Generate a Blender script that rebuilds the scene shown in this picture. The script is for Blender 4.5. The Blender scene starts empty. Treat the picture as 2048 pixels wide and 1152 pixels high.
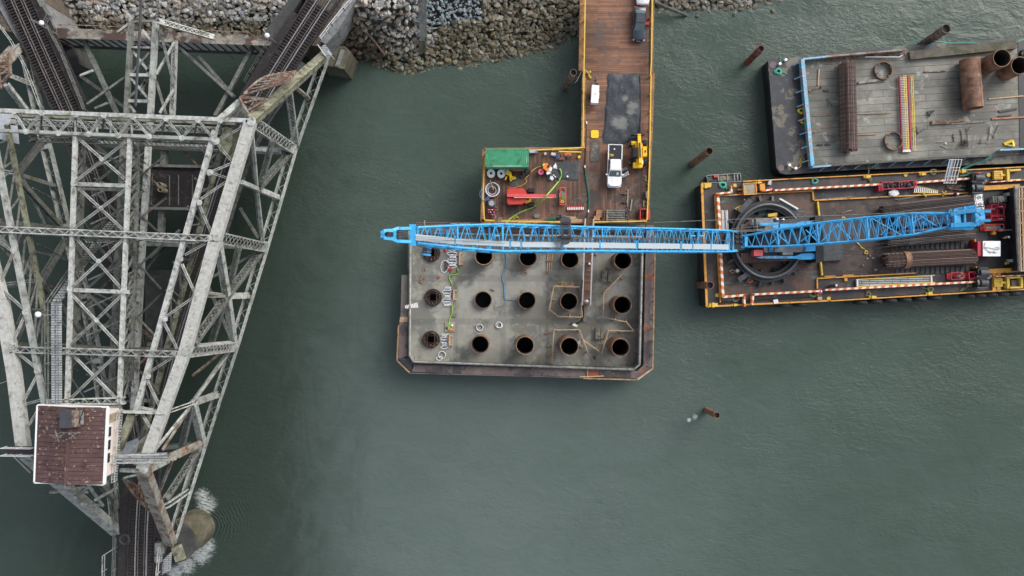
import bpy, bmesh, math, random
from math import sin, cos, pi, radians, atan2, sqrt, hypot
from mathutils import Vector as V, Matrix, noise as mnoise
import numpy as np
random.seed(7)
sc = bpy.context.scene
# ------------------------------------------------------------------ camera
H = 106.0          # camera height above the water (m)
F = 1450.0         # focal length in photo pixels (photo 2048 px wide)
cd = bpy.data.cameras.new('camera'); cam = bpy.data.objects.new('camera', cd)
sc.collection.objects.link(cam); sc.camera = cam
cam.location = (0, 0, H); cam.rotation_euler = (0, 0, 0)
cd.sensor_width = 36; cd.lens = F / 2048 * 36; cd.clip_start = 1; cd.clip_end = 6000
# ------------------------------------------------------------------ sky, sun, exposure
SUN_EL, SUN_AZ = radians(36), radians(48)
w = bpy.data.worlds.new('World'); sc.world = w; w.use_nodes = True
nt = w.node_tree; bg = nt.nodes['Background']
sky = nt.nodes.new('ShaderNodeTexSky'); sky.sky_type = 'NISHITA'; sky.sun_disc = False
sky.sun_elevation = SUN_EL; sky.sun_rotation = SUN_AZ; sky.air_density = 1.0; sky.dust_density = 4.0; sky.ozone_density = 1.0
hs = nt.nodes.new('ShaderNodeHueSaturation'); hs.inputs['Saturation'].default_value = .42
nt.links.new(sky.outputs[0], hs.inputs['Color']); nt.links.new(hs.outputs[0], bg.inputs[0])
bg.inputs[1].default_value = 0.135
sl = bpy.data.lights.new('sun', 'SUN'); sl.energy = 0.95; sl.angle = radians(36); sl.color = (1, .98, .95)
so = bpy.data.objects.new('sun', sl); sc.collection.objects.link(so)
so.rotation_euler = (0, radians(54), radians(42))
sc.view_settings.view_transform = 'Standard'; sc.view_settings.look = 'None'
sc.view_settings.exposure = 0.6; sc.view_settings.gamma = 1
sc.cycles.max_bounces = 6; sc.cycles.caustics_reflective = False; sc.cycles.caustics_refractive = False

def P(x, y, z=0.0):
    """a point at height z that the drone sees at photo pixel (x, y)"""
    k = (H - z) / F
    return V(((x - 1024) * k, (576 - y) * k, z))
def PX(l, z): return [P(x, y, z) for x, y in l]
def S(px, z): return px * (H - z) / F      # photo pixels -> metres at height z

# ------------------------------------------------------------------ materials
def _n(t, typ, **k):
    n = t.nodes.new(typ)
    for a, b in k.items(): setattr(n, a, b)
    return n
def _mix(t, a, b, fac, mode='MIX'):
    m = _n(t, 'ShaderNodeMix', data_type='RGBA', blend_type=mode)
    for s, v in ((m.inputs[0], fac), (m.inputs[6], a), (m.inputs[7], b)):
        if hasattr(v, 'links'): t.links.new(v, s)
        elif isinstance(v, (tuple, list)): s.default_value = (*v[:3], 1)
        else: s.default_value = v
    return m.outputs[2]
def _coord(t, scale=(1, 1, 1), rot=0, obj=False):
    if obj: g = _n(t, 'ShaderNodeTexCoord').outputs['Object']
    else: g = _n(t, 'ShaderNodeNewGeometry').outputs['Position']
    m = _n(t, 'ShaderNodeMapping'); m.inputs['Scale'].default_value = scale
    m.inputs['Rotation'].default_value = (0, 0, rot)
    t.links.new(g, m.inputs['Vector']); return m.outputs[0]
def _noise(t, vec, scale, detail=5, rough=.6, dist=0):
    n = _n(t, 'ShaderNodeTexNoise'); n.inputs['Scale'].default_value = scale
    n.inputs['Detail'].default_value = detail; n.inputs['Roughness'].default_value = rough
    n.inputs['Distortion'].default_value = dist
    t.links.new(vec, n.inputs['Vector']); return n.outputs['Fac']
def _ramp(t, fac, a, b):
    r = _n(t, 'ShaderNodeMapRange', interpolation_type='SMOOTHSTEP'); t.links.new(fac, r.inputs[0])
    r.inputs[1].default_value = a; r.inputs[2].default_value = b; return r.outputs[0]
def _math(t, op, a, b=None):
    m = _n(t, 'ShaderNodeMath', operation=op)
    for i, v in enumerate((a, b)):
        if v is None: continue
        if hasattr(v, 'links'): t.links.new(v, m.inputs[i])
        else: m.inputs[i].default_value = v
    return m.outputs[0]
def _new(name):
    m = bpy.data.materials.new(name); m.use_nodes = True
    return m, m.node_tree, m.node_tree.nodes['Principled BSDF']
def _bump(t, b, h, strength, dist=.05):
    n = _n(t, 'ShaderNodeBump'); n.inputs['Strength'].default_value = strength; n.inputs['Distance'].default_value = dist
    t.links.new(h, n.inputs['Height']); t.links.new(n.outputs[0], b.inputs['Normal'])
def paint(name, col, var=.25, scale=1.2, rough=.6, metal=0, spots=(), bump=0, stretch=(1, 1, 1), alpha=None):
    """base colour with soft and fine variation, plus dirt/rust/moss patches: spots = (colour, scale, lo, hi)"""
    m, t, b = _new(name); v = _coord(t, stretch)
    dk = tuple(c * (1 - var) for c in col[:3]); lt = tuple(min(1, c * (1 + var)) for c in col[:3])
    c = _mix(t, dk, lt, _ramp(t, _noise(t, v, scale, 6, .65), .3, .7))
    for sp in spots:
        sv = v if len(sp) < 5 else _coord(t, sp[4])
        c = _mix(t, c, sp[0], _ramp(t, _noise(t, sv, sp[1], 7, .7), sp[2] - .035, sp[3] - .06))
    t.links.new(c, b.inputs['Base Color']); b.inputs['Roughness'].default_value = rough; b.inputs['Metallic'].default_value = metal
    if bump: _bump(t, b, _noise(t, v, scale * 6, 4), bump)
    return m
def planks(name, c1, c2, width, length, rot=0, gap=.02, rough=.65, gapcol=(.012, .008, .006), spots=(), bump=.6, off=.5):
    m, t, b = _new(name); v = _coord(t, (1, 1, 1), rot)
    br = _n(t, 'ShaderNodeTexBrick'); t.links.new(v, br.inputs['Vector'])
    br.inputs['Scale'].default_value = 1; br.inputs['Brick Width'].default_value = length; br.inputs['Row Height'].default_value = width
    br.inputs['Mortar Size'].default_value = gap; br.inputs['Mortar Smooth'].default_value = .2; br.inputs['Bias'].default_value = 0
    br.offset = off; br.inputs['Color1'].default_value = (*c1, 1); br.inputs['Color2'].default_value = (*c2, 1); br.inputs['Mortar'].default_value = (*gapcol, 1)
    v2 = _coord(t, (.5, 5, 1), rot)
    c = _mix(t, br.outputs['Color'], _mix(t, (.45, .45, .45), (1.5, 1.5, 1.5), _noise(t, v2, 1.6, 6, .7)), 1, 'MULTIPLY')
    c = _mix(t, c, _mix(t, (.6, .6, .6), (1.35, 1.35, 1.35), _ramp(t, _noise(t, _coord(t), .16, 4, .6), .3, .7)), 1, 'MULTIPLY')
    for sp in spots:
        c = _mix(t, c, sp[0], _math(t, 'MULTIPLY', _ramp(t, _noise(t, _coord(t, sp[4] if len(sp) > 4 else (1, 1, 1)), sp[1], 6, .7), sp[2] - .03, sp[3] - .06), .8))
    t.links.new(c, b.inputs['Base Color']); b.inputs['Roughness'].default_value = rough
    _bump(t, b, br.outputs['Fac'], -bump, .03); return m
def stripes(name, c1, c2, period, rot, duty=0, rough=.6, wear=.4):
    m, t, b = _new(name); v = _coord(t, (1, 1, 1), rot)
    s = _n(t, 'ShaderNodeSeparateXYZ'); t.links.new(v, s.inputs[0])
    f = _ramp(t, _math(t, 'SINE', _math(t, 'MULTIPLY', s.outputs[0], 2 * pi / period)), duty - .15, duty + .15)
    c = _mix(t, c1, c2, f)
    c = _mix(t, c, (.08, .06, .05), _math(t, 'MULTIPLY', _ramp(t, _noise(t, _coord(t), 2.2, 7, .75), .55, .75), wear))
    t.links.new(c, b.inputs['Base Color']); b.inputs['Roughness'].default_value = rough; return m
def stone_mat(name):
    m, t, b = _new(name); g = _n(t, 'ShaderNodeNewGeometry'); r = g.outputs['Random Per Island']
    cr = _n(t, 'ShaderNodeValToRGB'); t.links.new(r, cr.inputs[0]); e = cr.color_ramp; e.interpolation = 'CONSTANT'
    cols = [(.22, .215, .20), (.32, .305, .285), (.17, .165, .15), (.40, .40, .385), (.25, .215, .18), (.28, .29, .295), (.48, .48, .47), (.20, .19, .155), (.34, .30, .26)]
    e.elements[0].color = (*cols[0], 1); e.elements[1].position = .98; e.elements[1].color = (.5, .5, .48, 1)
    for i, cc in enumerate(cols[1:]):
        k = e.elements.new((i + 1) / 9.3); k.color = (*cc, 1)
    c = cr.outputs[0]; v = _coord(t)
    c = _mix(t, c, _mix(t, (.6, .6, .6), (1.4, 1.4, 1.4), _noise(t, v, 4, 6, .7)), 1, 'MULTIPLY')
    a = _n(t, 'ShaderNodeAttribute', attribute_name='tone'); sx = _n(t, 'ShaderNodeSeparateColor'); t.links.new(a.outputs['Color'], sx.inputs[0])
    # r = algae/mud wetness, g = blue gravel, b = brown staining
    c = _mix(t, c, _mix(t, c, (.37, .33, .20), 1, 'MULTIPLY'), sx.outputs[0])
    c = _mix(t, c, _mix(t, (.17, .21, .23), (.3, .35, .37), r), sx.outputs[1])
    c = _mix(t, c, _mix(t, c, (.85, .6, .42), 1, 'MULTIPLY'), sx.outputs[2])
    t.links.new(c, b.inputs['Base Color']); b.inputs['Roughness'].default_value = .8
    _bump(t, b, _noise(t, v, 9, 5), .5, .04); return m

M = {}
DIRT = ((.09, .085, .065), 1.6, .5, .78); MOSS = ((.10, .105, .035), .5, .58, .8); RUSTS = ((.17, .065, .03), .8, .6, .72)
M['steel_white'] = paint('weathered_white_steel', (.46, .475, .455), .28, 2.5, .65, 0, (DIRT, MOSS, ((.14, .10, .075), 5, .6, .75)), .3)
M['chord_white'] = paint('chalky_white_chord', (.45, .455, .43), .15, 2.5, .65, 0, (((.22, .21, .17), 1.3, .55, .75), ((.30, .24, .18), 3.5, .6, .72)), .3)
M['steel_white2'] = paint('streaked_steel', (.36, .38, .36), .3, 3, .7, 0, (((.10, .10, .085), 1.5, .5, .72), ((.22, .10, .055), 1.1, .63, .72)), .3)
M['steel_grey'] = paint('weathered_grey_steel', (.17, .18, .168), .25, 2.2, .65, 0, (((.07, .07, .055), 1.2, .5, .72), MOSS), .3)
M['steel_olive'] = paint('mossy_steel', (.22, .225, .16), .3, 1.5, .75, 0, (((.07, .06, .04), 1.2, .5, .7),), .3)
M['girder_web'] = paint('chalk_white_web', (.72, .74, .74), .12, 1.2, .7, 0, (((.22, .23, .18), 1.0, .62, .8),))
M['steel_dark'] = paint('dark_grimy_steel', (.07, .072, .068), .4, 2, .7, 0, (((.14, .14, .13), 1.3, .55, .75),), .3)
M['steel_rust'] = paint('rusty_painted_steel', (.30, .29, .26), .2, 2, .7, 0, (((.15, .09, .055), .8, .5, .66), ((.32, .085, .025), .7, .62, .7)), .3)
M['steel_redrust'] = paint('heavy_rust_steel', (.16, .085, .06), .35, 3, .8, 0, (((.26, .24, .2), 1.5, .5, .65),), .3)
M['girder_top'] = paint('girder_top_plate', (.20, .185, .165), .3, 1.3, .75, 0, (((.33, .30, .24), .9, .5, .62), ((.08, .05, .04), .5, .52, .62)), .3)
M['tie'] = paint('creosote_timber', (.024, .019, .021), .4, 3, .8, 0, (((.08, .07, .065), 1.0, .55, .8),), .3)
M['tie_brown'] = paint('brown_timber', (.030, .023, .024), .35, 2, .8, 0, (((.03, .025, .02), .8, .5, .7),), .3)
M['rail'] = paint('worn_rail', (.46, .46, .48), .1, 3, .3, .6)
M['rail_dull'] = paint('dull_rail', (.20, .18, .17), .3, 3, .5, .4)
M['concrete'] = paint('footing_concrete', (.32, .315, .275), .16, .35, .75, 0, (((.185, .185, .165), .16, .5, .62), ((.36, .36, .33), .7, .6, .78), ((.09, .085, .07), 2.2, .66, .8), ((.24, .215, .15), .25, .58, .75)), .2)
M['old_concrete'] = paint('old_concrete', (.12, .105, .08), .3, .8, .85, 0, (((.06, .065, .03), .6, .5, .65), ((.20, .185, .15), 1.2, .6, .78)), .6)
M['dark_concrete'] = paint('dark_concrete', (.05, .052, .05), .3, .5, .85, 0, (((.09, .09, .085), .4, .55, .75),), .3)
M['pipe_galv'] = paint('grey_rim_pipe', (.27, .28, .265), .2, 1, .5, .2, (DIRT,))
M['walk_plate'] = paint('rusted_walkway_plate', (.165, .125, .118), .2, .6, .7, 0, (((.20, .17, .15), .6, .55, .7), ((.07, .06, .065), .3, .55, .65)), .2)
M['walk_pale'] = paint('greyed_walk_board', (.17, .145, .13), .2, .8, .7, 0, (DIRT,))
M['walk_red'] = paint('orange_primer_plate', (.33, .115, .06), .2, 2, .7, 0, (DIRT,))
M['casing'] = paint('rusted_steel_casing', (.24, .125, .075), .3, .8, .75, 0, (((.12, .06, .045), .7, .5, .68), ((.33, .24, .15), .5, .62, .75)), .2)
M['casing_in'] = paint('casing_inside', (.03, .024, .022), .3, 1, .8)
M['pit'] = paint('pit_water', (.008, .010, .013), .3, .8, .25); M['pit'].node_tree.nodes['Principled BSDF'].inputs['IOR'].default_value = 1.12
M['rebar'] = paint('rebar_rust', (.10, .055, .042), .35, 3, .7, .2, (((.22, .19, .17), 2, .62, .75),))
M['rebar_dark'] = paint('rebar_dark', (.055, .036, .030), .35, 3, .7, .2)
M['timber'] = paint('new_timber', (.50, .34, .21), .2, 2, .7, 0, (((.28, .17, .10), 1.5, .6, .75),))
M['timber_worn'] = paint('worn_timber', (.36, .22, .12), .25, 1.5, .75, 0, (((.20, .12, .08), 1.2, .5, .7),))
M['plywood'] = paint('plywood_orange', (.42, .19, .10), .15, 1, .7, 0, (DIRT,))
M['ply_pale'] = paint('plywood_pale', (.34, .29, .20), .15, 1, .75, 0, (DIRT,))
M['ply_wet'] = paint('wet_board', (.22, .19, .14), .25, 2, .6, 0, (DIRT,))
M['yellow'] = paint('yellow_rail_paint', (.68, .47, .06), .12, 1.5, .55, 0, (((.30, .17, .06), 1.2, .62, .75),))
M['orange'] = paint('barge_orange_paint', (.68, .32, .05), .15, 1.5, .6, 0, (((.20, .09, .04), 1.0, .58, .72),))
M['safety_yellow'] = paint('bright_yellow', (.80, .56, .02), .08, 2, .5)
M['blue'] = paint('crane_blue', (.05, .39, .74), .14, 2, .5, 0, (((.03, .15, .32), .9, .56, .75), ((.10, .09, .08), 3, .66, .76)))
M['blue_dark'] = paint('crane_dark_blue', (.035, .16, .36), .15, 2, .5)  # darker blue paint, for a side panel and the hook block sheaves
M['mesh_grey'] = paint('expanded_mesh', (.36, .42, .46), .06, 8, .6)
M['black'] = paint('black_steel', (.018, .019, .022), .3, 2, .5)
M['dark_grey'] = paint('dark_grey_paint', (.055, .058, .065), .25, 1.4, .55)
M['mid_grey'] = paint('mid_grey_paint', (.20, .205, .21), .2, 1.4, .6, 0, (DIRT,))
M['ring_steel'] = paint('ring_rail_steel', (.125, .128, .135), .15, 1.2, .4, .4)
M['tarp'] = paint('black_geotextile', (.032, .038, .048), .25, .7, .75, 0, (((.12, .125, .12), .30, .56, .76), ((.07, .075, .08), 2.5, .55, .7)), .3)
M['tarp2'] = paint('dark_wet_mat', (.045, .05, .055), .25, 2.2, .6, 0, (((.10, .105, .105), 1.8, .6, .75),), .3)
M['plate'] = paint('steel_road_plate', (.10, .09, .08), .25, 1.2, .45, .3, (((.24, .22, .19), 1.2, .58, .7),))
M['white'] = paint('white_paint', (.82, .82, .82), .03, 2, .35)
M['white_metal'] = paint('white_aluminium', (.68, .69, .70), .08, 3, .4, .2)
M['carwhite'] = paint('car_white', (.86, .86, .86), .02, 2, .2)
M['carblack'] = paint('car_charcoal', (.045, .055, .075), .08, 2, .22)
M['glass'] = paint('car_glass', (.10, .145, .15), .1, 2, .06)
M['glass_dark'] = paint('dark_glass', (.015, .02, .025), .1, 2, .06)
M['rubber'] = paint('rubber', (.018, .018, .018), .2, 3, .8)
M['green'] = paint('container_green', (.065, .36, .19), .15, 1.2, .5, 0, (((.05, .16, .08), .9, .55, .75), ((.15, .30, .18), 3, .64, .72)))
M['green_dark'] = paint('tarp_green', (.01, .10, .05), .2, 2, .6)
M['green_hose'] = paint('lime_hose', (.24, .50, .07), .08, 2, .45)
M['hose_green'] = paint('green_hose', (.02, .13, .08), .15, 2, .5)
M['rope_green'] = paint('green_rope', (.08, .42, .30), .2, 4, .8)
M['rope_olive'] = paint('olive_rope', (.22, .25, .13), .2, 4, .8)
M['rope_yellow'] = paint('yellow_rope', (.62, .44, .05), .2, 4, .8)
M['rope_white'] = paint('white_hose', (.74, .76, .78), .08, 4, .5)
M['rope_blue'] = paint('blue_hose', (.10, .28, .55), .1, 4, .5)
M['red'] = paint('red_paint', (.55, .045, .035), .12, 1.6, .45)
M['pinkred'] = paint('faded_red_panel', (.62, .09, .10), .06, 1.6, .4)
M['crimson'] = paint('crimson_rack', (.42, .02, .045), .15, 1.6, .5)
M['pink'] = paint('pink_reel', (.68, .13, .22), .08, 2, .5)
M['orange_mach'] = paint('machine_orange', (.78, .22, .04), .08, 2, .5)
M['telehandler'] = paint('machine_yellow', (.85, .50, .01), .06, 2, .4)
M['roof'] = paint('brown_roof_sheet', (.092, .050, .047), .15, 1.2, .7, 0, (((.055, .025, .025), .8, .5, .75), ((.38, .30, .23), 2.6, .63, .69), ((.20, .10, .025), .35, .66, .75)), .2)
M['siding'] = stripes('cream_siding', (.62, .52, .47), (.70, .61, .56), .22, pi / 2, -.8, .6, .2)
M['grating'] = planks('steel_grating', (.30, .32, .34), (.38, .40, .42), .28, 1.4, 0, .04, .6, (.08, .09, .09))
M['grating_v'] = planks('stair_grating', (.26, .28, .29), (.33, .35, .36), .3, 2.2, 0, .06, .6, (.05, .06, .06))
M['blue_rail'] = paint('chipped_blue_rail', (.13, .46, .66), .15, 2, .6, 0, (((.40, .28, .28), 2.2, .54, .6), ((.5, .55, .6), 4, .6, .66)))
M['bargedeck_black'] = paint('black_barge_deck', (.026, .029, .037), .3, .8, .5, 0, (((.14, .13, .10), .30, .56, .64), ((.09, .05, .045), .5, .6, .7), ((.2, .2, .2), 3.5, .7, .74)), .1)
M['craneside'] = paint('crane_barge_deck', (.038, .036, .040), .3, .6, .6, 0, (((.085, .06, .05), .4, .52, .68), ((.10, .11, .115), .35, .6, .75)), .1)
M['rustdeck'] = paint('rusty_steel_deck', (.09, .062, .05), .3, .7, .7, 0, (((.13, .075, .055), .4, .52, .66), ((.05, .045, .045), .3, .5, .66), ((.10, .28, .30), .32, .57, .72, (.45, 2.2, 1)), ((.13, .14, .14), .9, .64, .75)), .1)
M['welldeck'] = planks('brown_deck_sections', (.085, .060, .052), (.062, .048, .044), 2.4, 6, radians(2.9), .03, .72, (.02, .016, .014), (((.035, .03, .03), .35, .52, .66), ((.13, .085, .065), .8, .6, .7)), .2)
M['matdeck'] = planks('worn_barge_timber', (.225, .22, .19), (.17, .168, .145), 1.0, 12, radians(-3.3), .035, .7, (.045, .04, .035), (((.13, .125, .105), .22, .52, .66), ((.34, .35, .33), .7, .6, .72), ((.24, .12, .075), .5, .67, .72, (.25, 2.5, 1)), ((.15, .145, .10), .12, .6, .75)), .4)
M['dock_h'] = planks('dock_planks_across', (.26, .13, .078), (.14, .072, .048), .30, 6.0, 0, .012, .8, (.04, .022, .016), (((.27, .15, .09), .8, .6, .75, (.3, 2, 1)), ((.095, .075, .07), .35, .54, .7)))
M['dock_v'] = planks('dock_planks_along', (.20, .10, .066), (.095, .055, .042), .31, 5.0, pi / 2, .012, .8, (.035, .022, .018), (((.15, .12, .10), .22, .56, .70), ((.05, .045, .045), .3, .58, .66)))
M['fascia'] = planks('dock_edge_timber', (.42, .20, .075), (.30, .13, .055), .5, 2.8, 0, .012, .65, (.04, .02, .01), (((.15, .09, .05), .9, .5, .66),))
M['hazard_h'] = stripes('hazard_across', (.70, .17, .05), (.78, .70, .58), .95, radians(25), 0)
M['hazard_v'] = stripes('hazard_along', (.72, .20, .05), (.80, .72, .60), .95, radians(115), 0)
M['ladder_w'] = paint('ladder_rungs', (.75, .73, .74), .1, 3, .4)
M['hivis'] = paint('hivis_jacket', (.55, .75, .10), .1, 6, .7, 0, (((.7, .7, .66), 5, .6, .62),))
M['darkcloth'] = paint('dark_workwear', (.02, .022, .03), .3, 6, .8)
M['redcloth'] = paint('red_workwear', (.30, .06, .05), .2, 6, .8)
M['skin'] = paint('skin', (.42, .24, .17), .08, 5, .5)
M['soil'] = paint('bank_soil', (.05, .045, .035), .3, .8, .9, 0, (((.09, .08, .065), .3, .5, .7),), .5)
M['ballast'] = paint('brown_ballast', (.10, .075, .055), .4, 7, .9, 0, (((.22, .19, .16), 6, .58, .66), ((.05, .035, .03), .5, .5, .7)), .8)
M['stone'] = stone_mat('riprap_stone')
def bar_mat(name, a, b_):
    m, t, b = _new(name); g = _n(t, 'ShaderNodeNewGeometry'); c = _mix(t, a, b_, _math(t, 'POWER', g.outputs['Random Per Island'], 2.5))
    c = _mix(t, c, _mix(t, (.5, .5, .5), (1.6, 1.6, 1.6), _noise(t, _coord(t), 1.2, 5, .6)), 1, 'MULTIPLY'); t.links.new(c, b.inputs['Base Color']); b.inputs['Roughness'].default_value = .6; return m
M['rebar'] = bar_mat('rebar_bars', (.05, .026, .02), (.25, .16, .13)); M['rebar_dark'] = bar_mat('rebar_bars_dark', (.03, .02, .018), (.17, .13, .12))
M['bluegrey'] = paint('pale_blue_grey', (.42, .45, .50), .1, 2, .4)
M['lamp'] = paint('white_globe', (.85, .86, .87), .02, 2, .3)

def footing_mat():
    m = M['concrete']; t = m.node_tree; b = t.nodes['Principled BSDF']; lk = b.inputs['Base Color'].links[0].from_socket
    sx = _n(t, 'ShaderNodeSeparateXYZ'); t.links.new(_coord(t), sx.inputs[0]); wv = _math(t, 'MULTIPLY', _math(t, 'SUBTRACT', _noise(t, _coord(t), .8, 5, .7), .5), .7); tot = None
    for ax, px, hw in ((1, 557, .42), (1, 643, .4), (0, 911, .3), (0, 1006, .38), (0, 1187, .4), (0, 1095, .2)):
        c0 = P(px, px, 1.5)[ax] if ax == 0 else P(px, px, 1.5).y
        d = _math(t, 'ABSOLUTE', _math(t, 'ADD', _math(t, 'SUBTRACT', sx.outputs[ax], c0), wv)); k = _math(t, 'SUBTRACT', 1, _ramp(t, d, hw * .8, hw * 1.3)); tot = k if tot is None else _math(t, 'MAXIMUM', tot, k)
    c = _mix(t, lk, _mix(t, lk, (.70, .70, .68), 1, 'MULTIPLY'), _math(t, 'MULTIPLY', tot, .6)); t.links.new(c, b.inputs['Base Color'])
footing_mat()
def chalk_mat():
    m = M['tarp']; t = m.node_tree; b = t.nodes['Principled BSDF']; lk = b.inputs['Base Color'].links[0].from_socket; v = _coord(t); fo = None
    for px, py, r in ((1243, 246, 1.9), (1232, 244, 1.4), (1266, 212, 1.5), (1262, 222, 1.1), (1250, 196, .9)):
        d = _n(t, 'ShaderNodeVectorMath', operation='DISTANCE'); t.links.new(v, d.inputs[0]); d.inputs[1].default_value = P(px, py, 4.6)
        k = _math(t, 'SUBTRACT', 1, _ramp(t, d.outputs['Value'], 0, r)); fo = k if fo is None else _math(t, 'MAXIMUM', fo, k)
    f = _ramp(t, _math(t, 'ADD', _math(t, 'MULTIPLY', fo, .5), _noise(t, _coord(t, (1, 2, 1)), 1.4, 8, .75)), .62, .95)
    t.links.new(_mix(t, lk, (.17, .175, .165), f), b.inputs['Base Color'])
chalk_mat()
# ------------------------------------------------------------------ mesh builder
class MB:
    def __init__(s): s.v = []; s.f = []
    def add(s, vs, fs):
        n = len(s.v); s.v += [tuple(p) for p in vs]; s.f += [tuple(i + n for i in f) for f in fs]; return s
    def box(s, c, d, rz=0, rx=0, ry=0):
        m = Matrix.Rotation(rz, 3, 'Z') @ Matrix.Rotation(ry, 3, 'Y') @ Matrix.Rotation(rx, 3, 'X'); c = V(c)
        vs = [c + m @ V((x * d[0] / 2, y * d[1] / 2, z * d[2] / 2)) for x in (-1, 1) for y in (-1, 1) for z in (-1, 1)]
        return s.add(vs, [(0, 1, 3, 2), (4, 6, 7, 5), (0, 4, 5, 1), (2, 3, 7, 6), (0, 2, 6, 4), (1, 5, 7, 3)])
    def beam(s, a, b, wd, ht, side=None):
        a = V(a); b = V(b); ax = (b - a)
        if ax.length < 1e-6: return s
        ax.normalize()
        if side is None:
            side = V((0, 0, 1)).cross(ax)
            if side.length < .05: side = V((1, 0, 0))
        side = (side - ax * side.dot(ax)).normalized(); n = ax.cross(side)
        vs = [p + side * (x * wd / 2) + n * (y * ht / 2) for p in (a, b) for x, y in ((-1, -1), (1, -1), (1, 1), (-1, 1))]
        return s.add(vs, [(3, 2, 1, 0), (4, 5, 6, 7), (0, 1, 5, 4), (1, 2, 6, 5), (2, 3, 7, 6), (3, 0, 4, 7)])
    def prism(s, pts, z0, z1, top=1.0):
        n = len(pts); cx = sum(p[0] for p in pts) / n; cy = sum(p[1] for p in pts) / n
        vs = [(p[0], p[1], z0) for p in pts] + [(cx + (p[0] - cx) * top, cy + (p[1] - cy) * top, z1) for p in pts]
        ar = sum(pts[i][0] * pts[(i + 1) % n][1] - pts[(i + 1) % n][0] * pts[i][1] for i in range(n))
        fs = [tuple(range(n))[::-1], tuple(range(n, 2 * n))] + [(i, (i + 1) % n, (i + 1) % n + n, i + n) for i in range(n)]
        if ar < 0: fs = [f[::-1] for f in fs]
        return s.add(vs, fs)
    def loft(s, loops, caps=True):
        n = len(loops[0]); base = len(s.v)
        for l in loops: s.v += [tuple(p) for p in l]
        for k in range(len(loops) - 1):
            for i in range(n):
                j = (i + 1) % n; a = base + k * n
                s.f.append((a + i, a + j, a + n + j, a + n + i))
        if caps: s.f.append(tuple(base + i for i in range(n))[::-1]); s.f.append(tuple(base + (len(loops) - 1) * n + i for i in range(n)))
        return s
    def cyl(s, a, b, r0, r1=None, n=12, caps=True):
        r1 = r0 if r1 is None else r1; a = V(a); b = V(b); ax = (b - a).normalized()
        u = ax.orthogonal().normalized(); w_ = ax.cross(u)
        return s.loft([[p + (u * cos(2 * pi * i / n) + w_ * sin(2 * pi * i / n)) * r for i in range(n)] for p, r in ((a, r0), (b, r1))], caps)
    def tube(s, pts, r, n=6, closed=False):
        pts = [V(p) for p in pts]; m = len(pts); loops = []; u = None
        for i, p in enumerate(pts):
            a = pts[(i - 1) % m] if (closed or i > 0) else p; b = pts[(i + 1) % m] if (closed or i < m - 1) else p
            t = (b - a); t = t.normalized() if t.length > 1e-9 else V((1, 0, 0))
            if u is None: u = V((0, 0, 1)).cross(t); u = u if u.length > .05 else V((1, 0, 0))
            u = (u - t * u.dot(t)).normalized(); w_ = t.cross(u)
            loops.append([p + (u * cos(2 * pi * k / n) + w_ * sin(2 * pi * k / n)) * r for k in range(n)])
        if closed: loops.append(loops[0])
        return s.loft(loops, not closed)
    def ring(s, c, r, rt, seg=20, n=6, ry=None):
        c = V(c); return s.tube([c + V((r * cos(2 * pi * i / seg), (ry or r) * sin(2 * pi * i / seg), 0)) for i in range(seg)], rt, n, True)
    def pipe(s, a, b, ro, ri, n=28):
        a = V(a); b = V(b); ax = (b - a).normalized(); u = ax.orthogonal().normalized(); w_ = ax.cross(u)
        L = [[p + (u * cos(2 * pi * i / n) + w_ * sin(2 * pi * i / n)) * r for i in range(n)] for p, r in ((a, ri), (a, ro), (b, ro), (b, ri))]
        return s.loft(L + [L[0]], False)
    def strip(s, pts, wd, z0, z1):
        """a ribbon of rectangular section along a level polyline; z0,z1 heights above the points' own z"""
        pts = [V(p) for p in pts]; loops = []
        for i, p in enumerate(pts):
            t = pts[min(i + 1, len(pts) - 1)] - pts[max(i - 1, 0)]; q = V((-t.y, t.x, 0)).normalized() * wd / 2
            loops.append([p - q + V((0, 0, z0)), p + q + V((0, 0, z0)), p + q + V((0, 0, z1)), p - q + V((0, 0, z1))])
        return s.loft(loops)
    def blob(s, c, r, sq=(1, 1, 1), seed=0, amp=.25, lv=1):
        vs, fs = ICO[lv]; c = V(c)
        out = []
        for p in vs:
            p = V(p); k = 1 + amp * mnoise.noise(p * 1.6 + V((seed * 3.1, seed * 1.7, seed)))*2
            out.append(c + V((p.x * r * sq[0], p.y * r * sq[1], p.z * r * sq[2])) * k)
        return s.add(out, fs)
    def build(s, name, mat, parent=None, smooth=False, **tags):
        me = bpy.data.meshes.new(name); n0 = len(s.v)
        root = parent
        while root is not None and root.parent: root = root.parent
        if parent is None or not root.get('_local'):
            if parent is None:
                a = np.array(s.v); lo = a.min(0); hi = a.max(0); o0 = V(((lo[0] + hi[0]) / 2, (lo[1] + hi[1]) / 2, lo[2])); mi = Matrix.Translation(-o0)
            else:
                mw = parent.matrix_basis.copy(); q = parent.parent
                while q: mw = q.matrix_basis @ mw; q = q.parent
                mi = mw.inverted()
            vs = [tuple(mi @ V(p)) for p in s.v]
        else: vs = s.v
        me.from_pydata(vs, [], s.f); me.update()
        mt = M[mat] if isinstance(mat, str) else mat; me.materials.append(mt)
        if smooth: me.polygons.foreach_set('use_smooth', [True] * len(me.polygons))
        ob = bpy.data.objects.new(name, me); sc.collection.objects.link(ob)
        if parent is None: ob.location = o0
        else: ob.parent = parent
        for k, v_ in tags.items(): ob[k] = v_
        return ob
def _ico(l):
    b = bmesh.new(); bmesh.ops.create_icosphere(b, subdivisions=l, radius=1); b.verts.ensure_lookup_table()
    r = ([tuple(v.co) for v in b.verts], [tuple(v.index for v in f.verts) for f in b.faces]); b.free(); return r
ICO = {1: _ico(1), 2: _ico(2), 3: _ico(3)}
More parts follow.
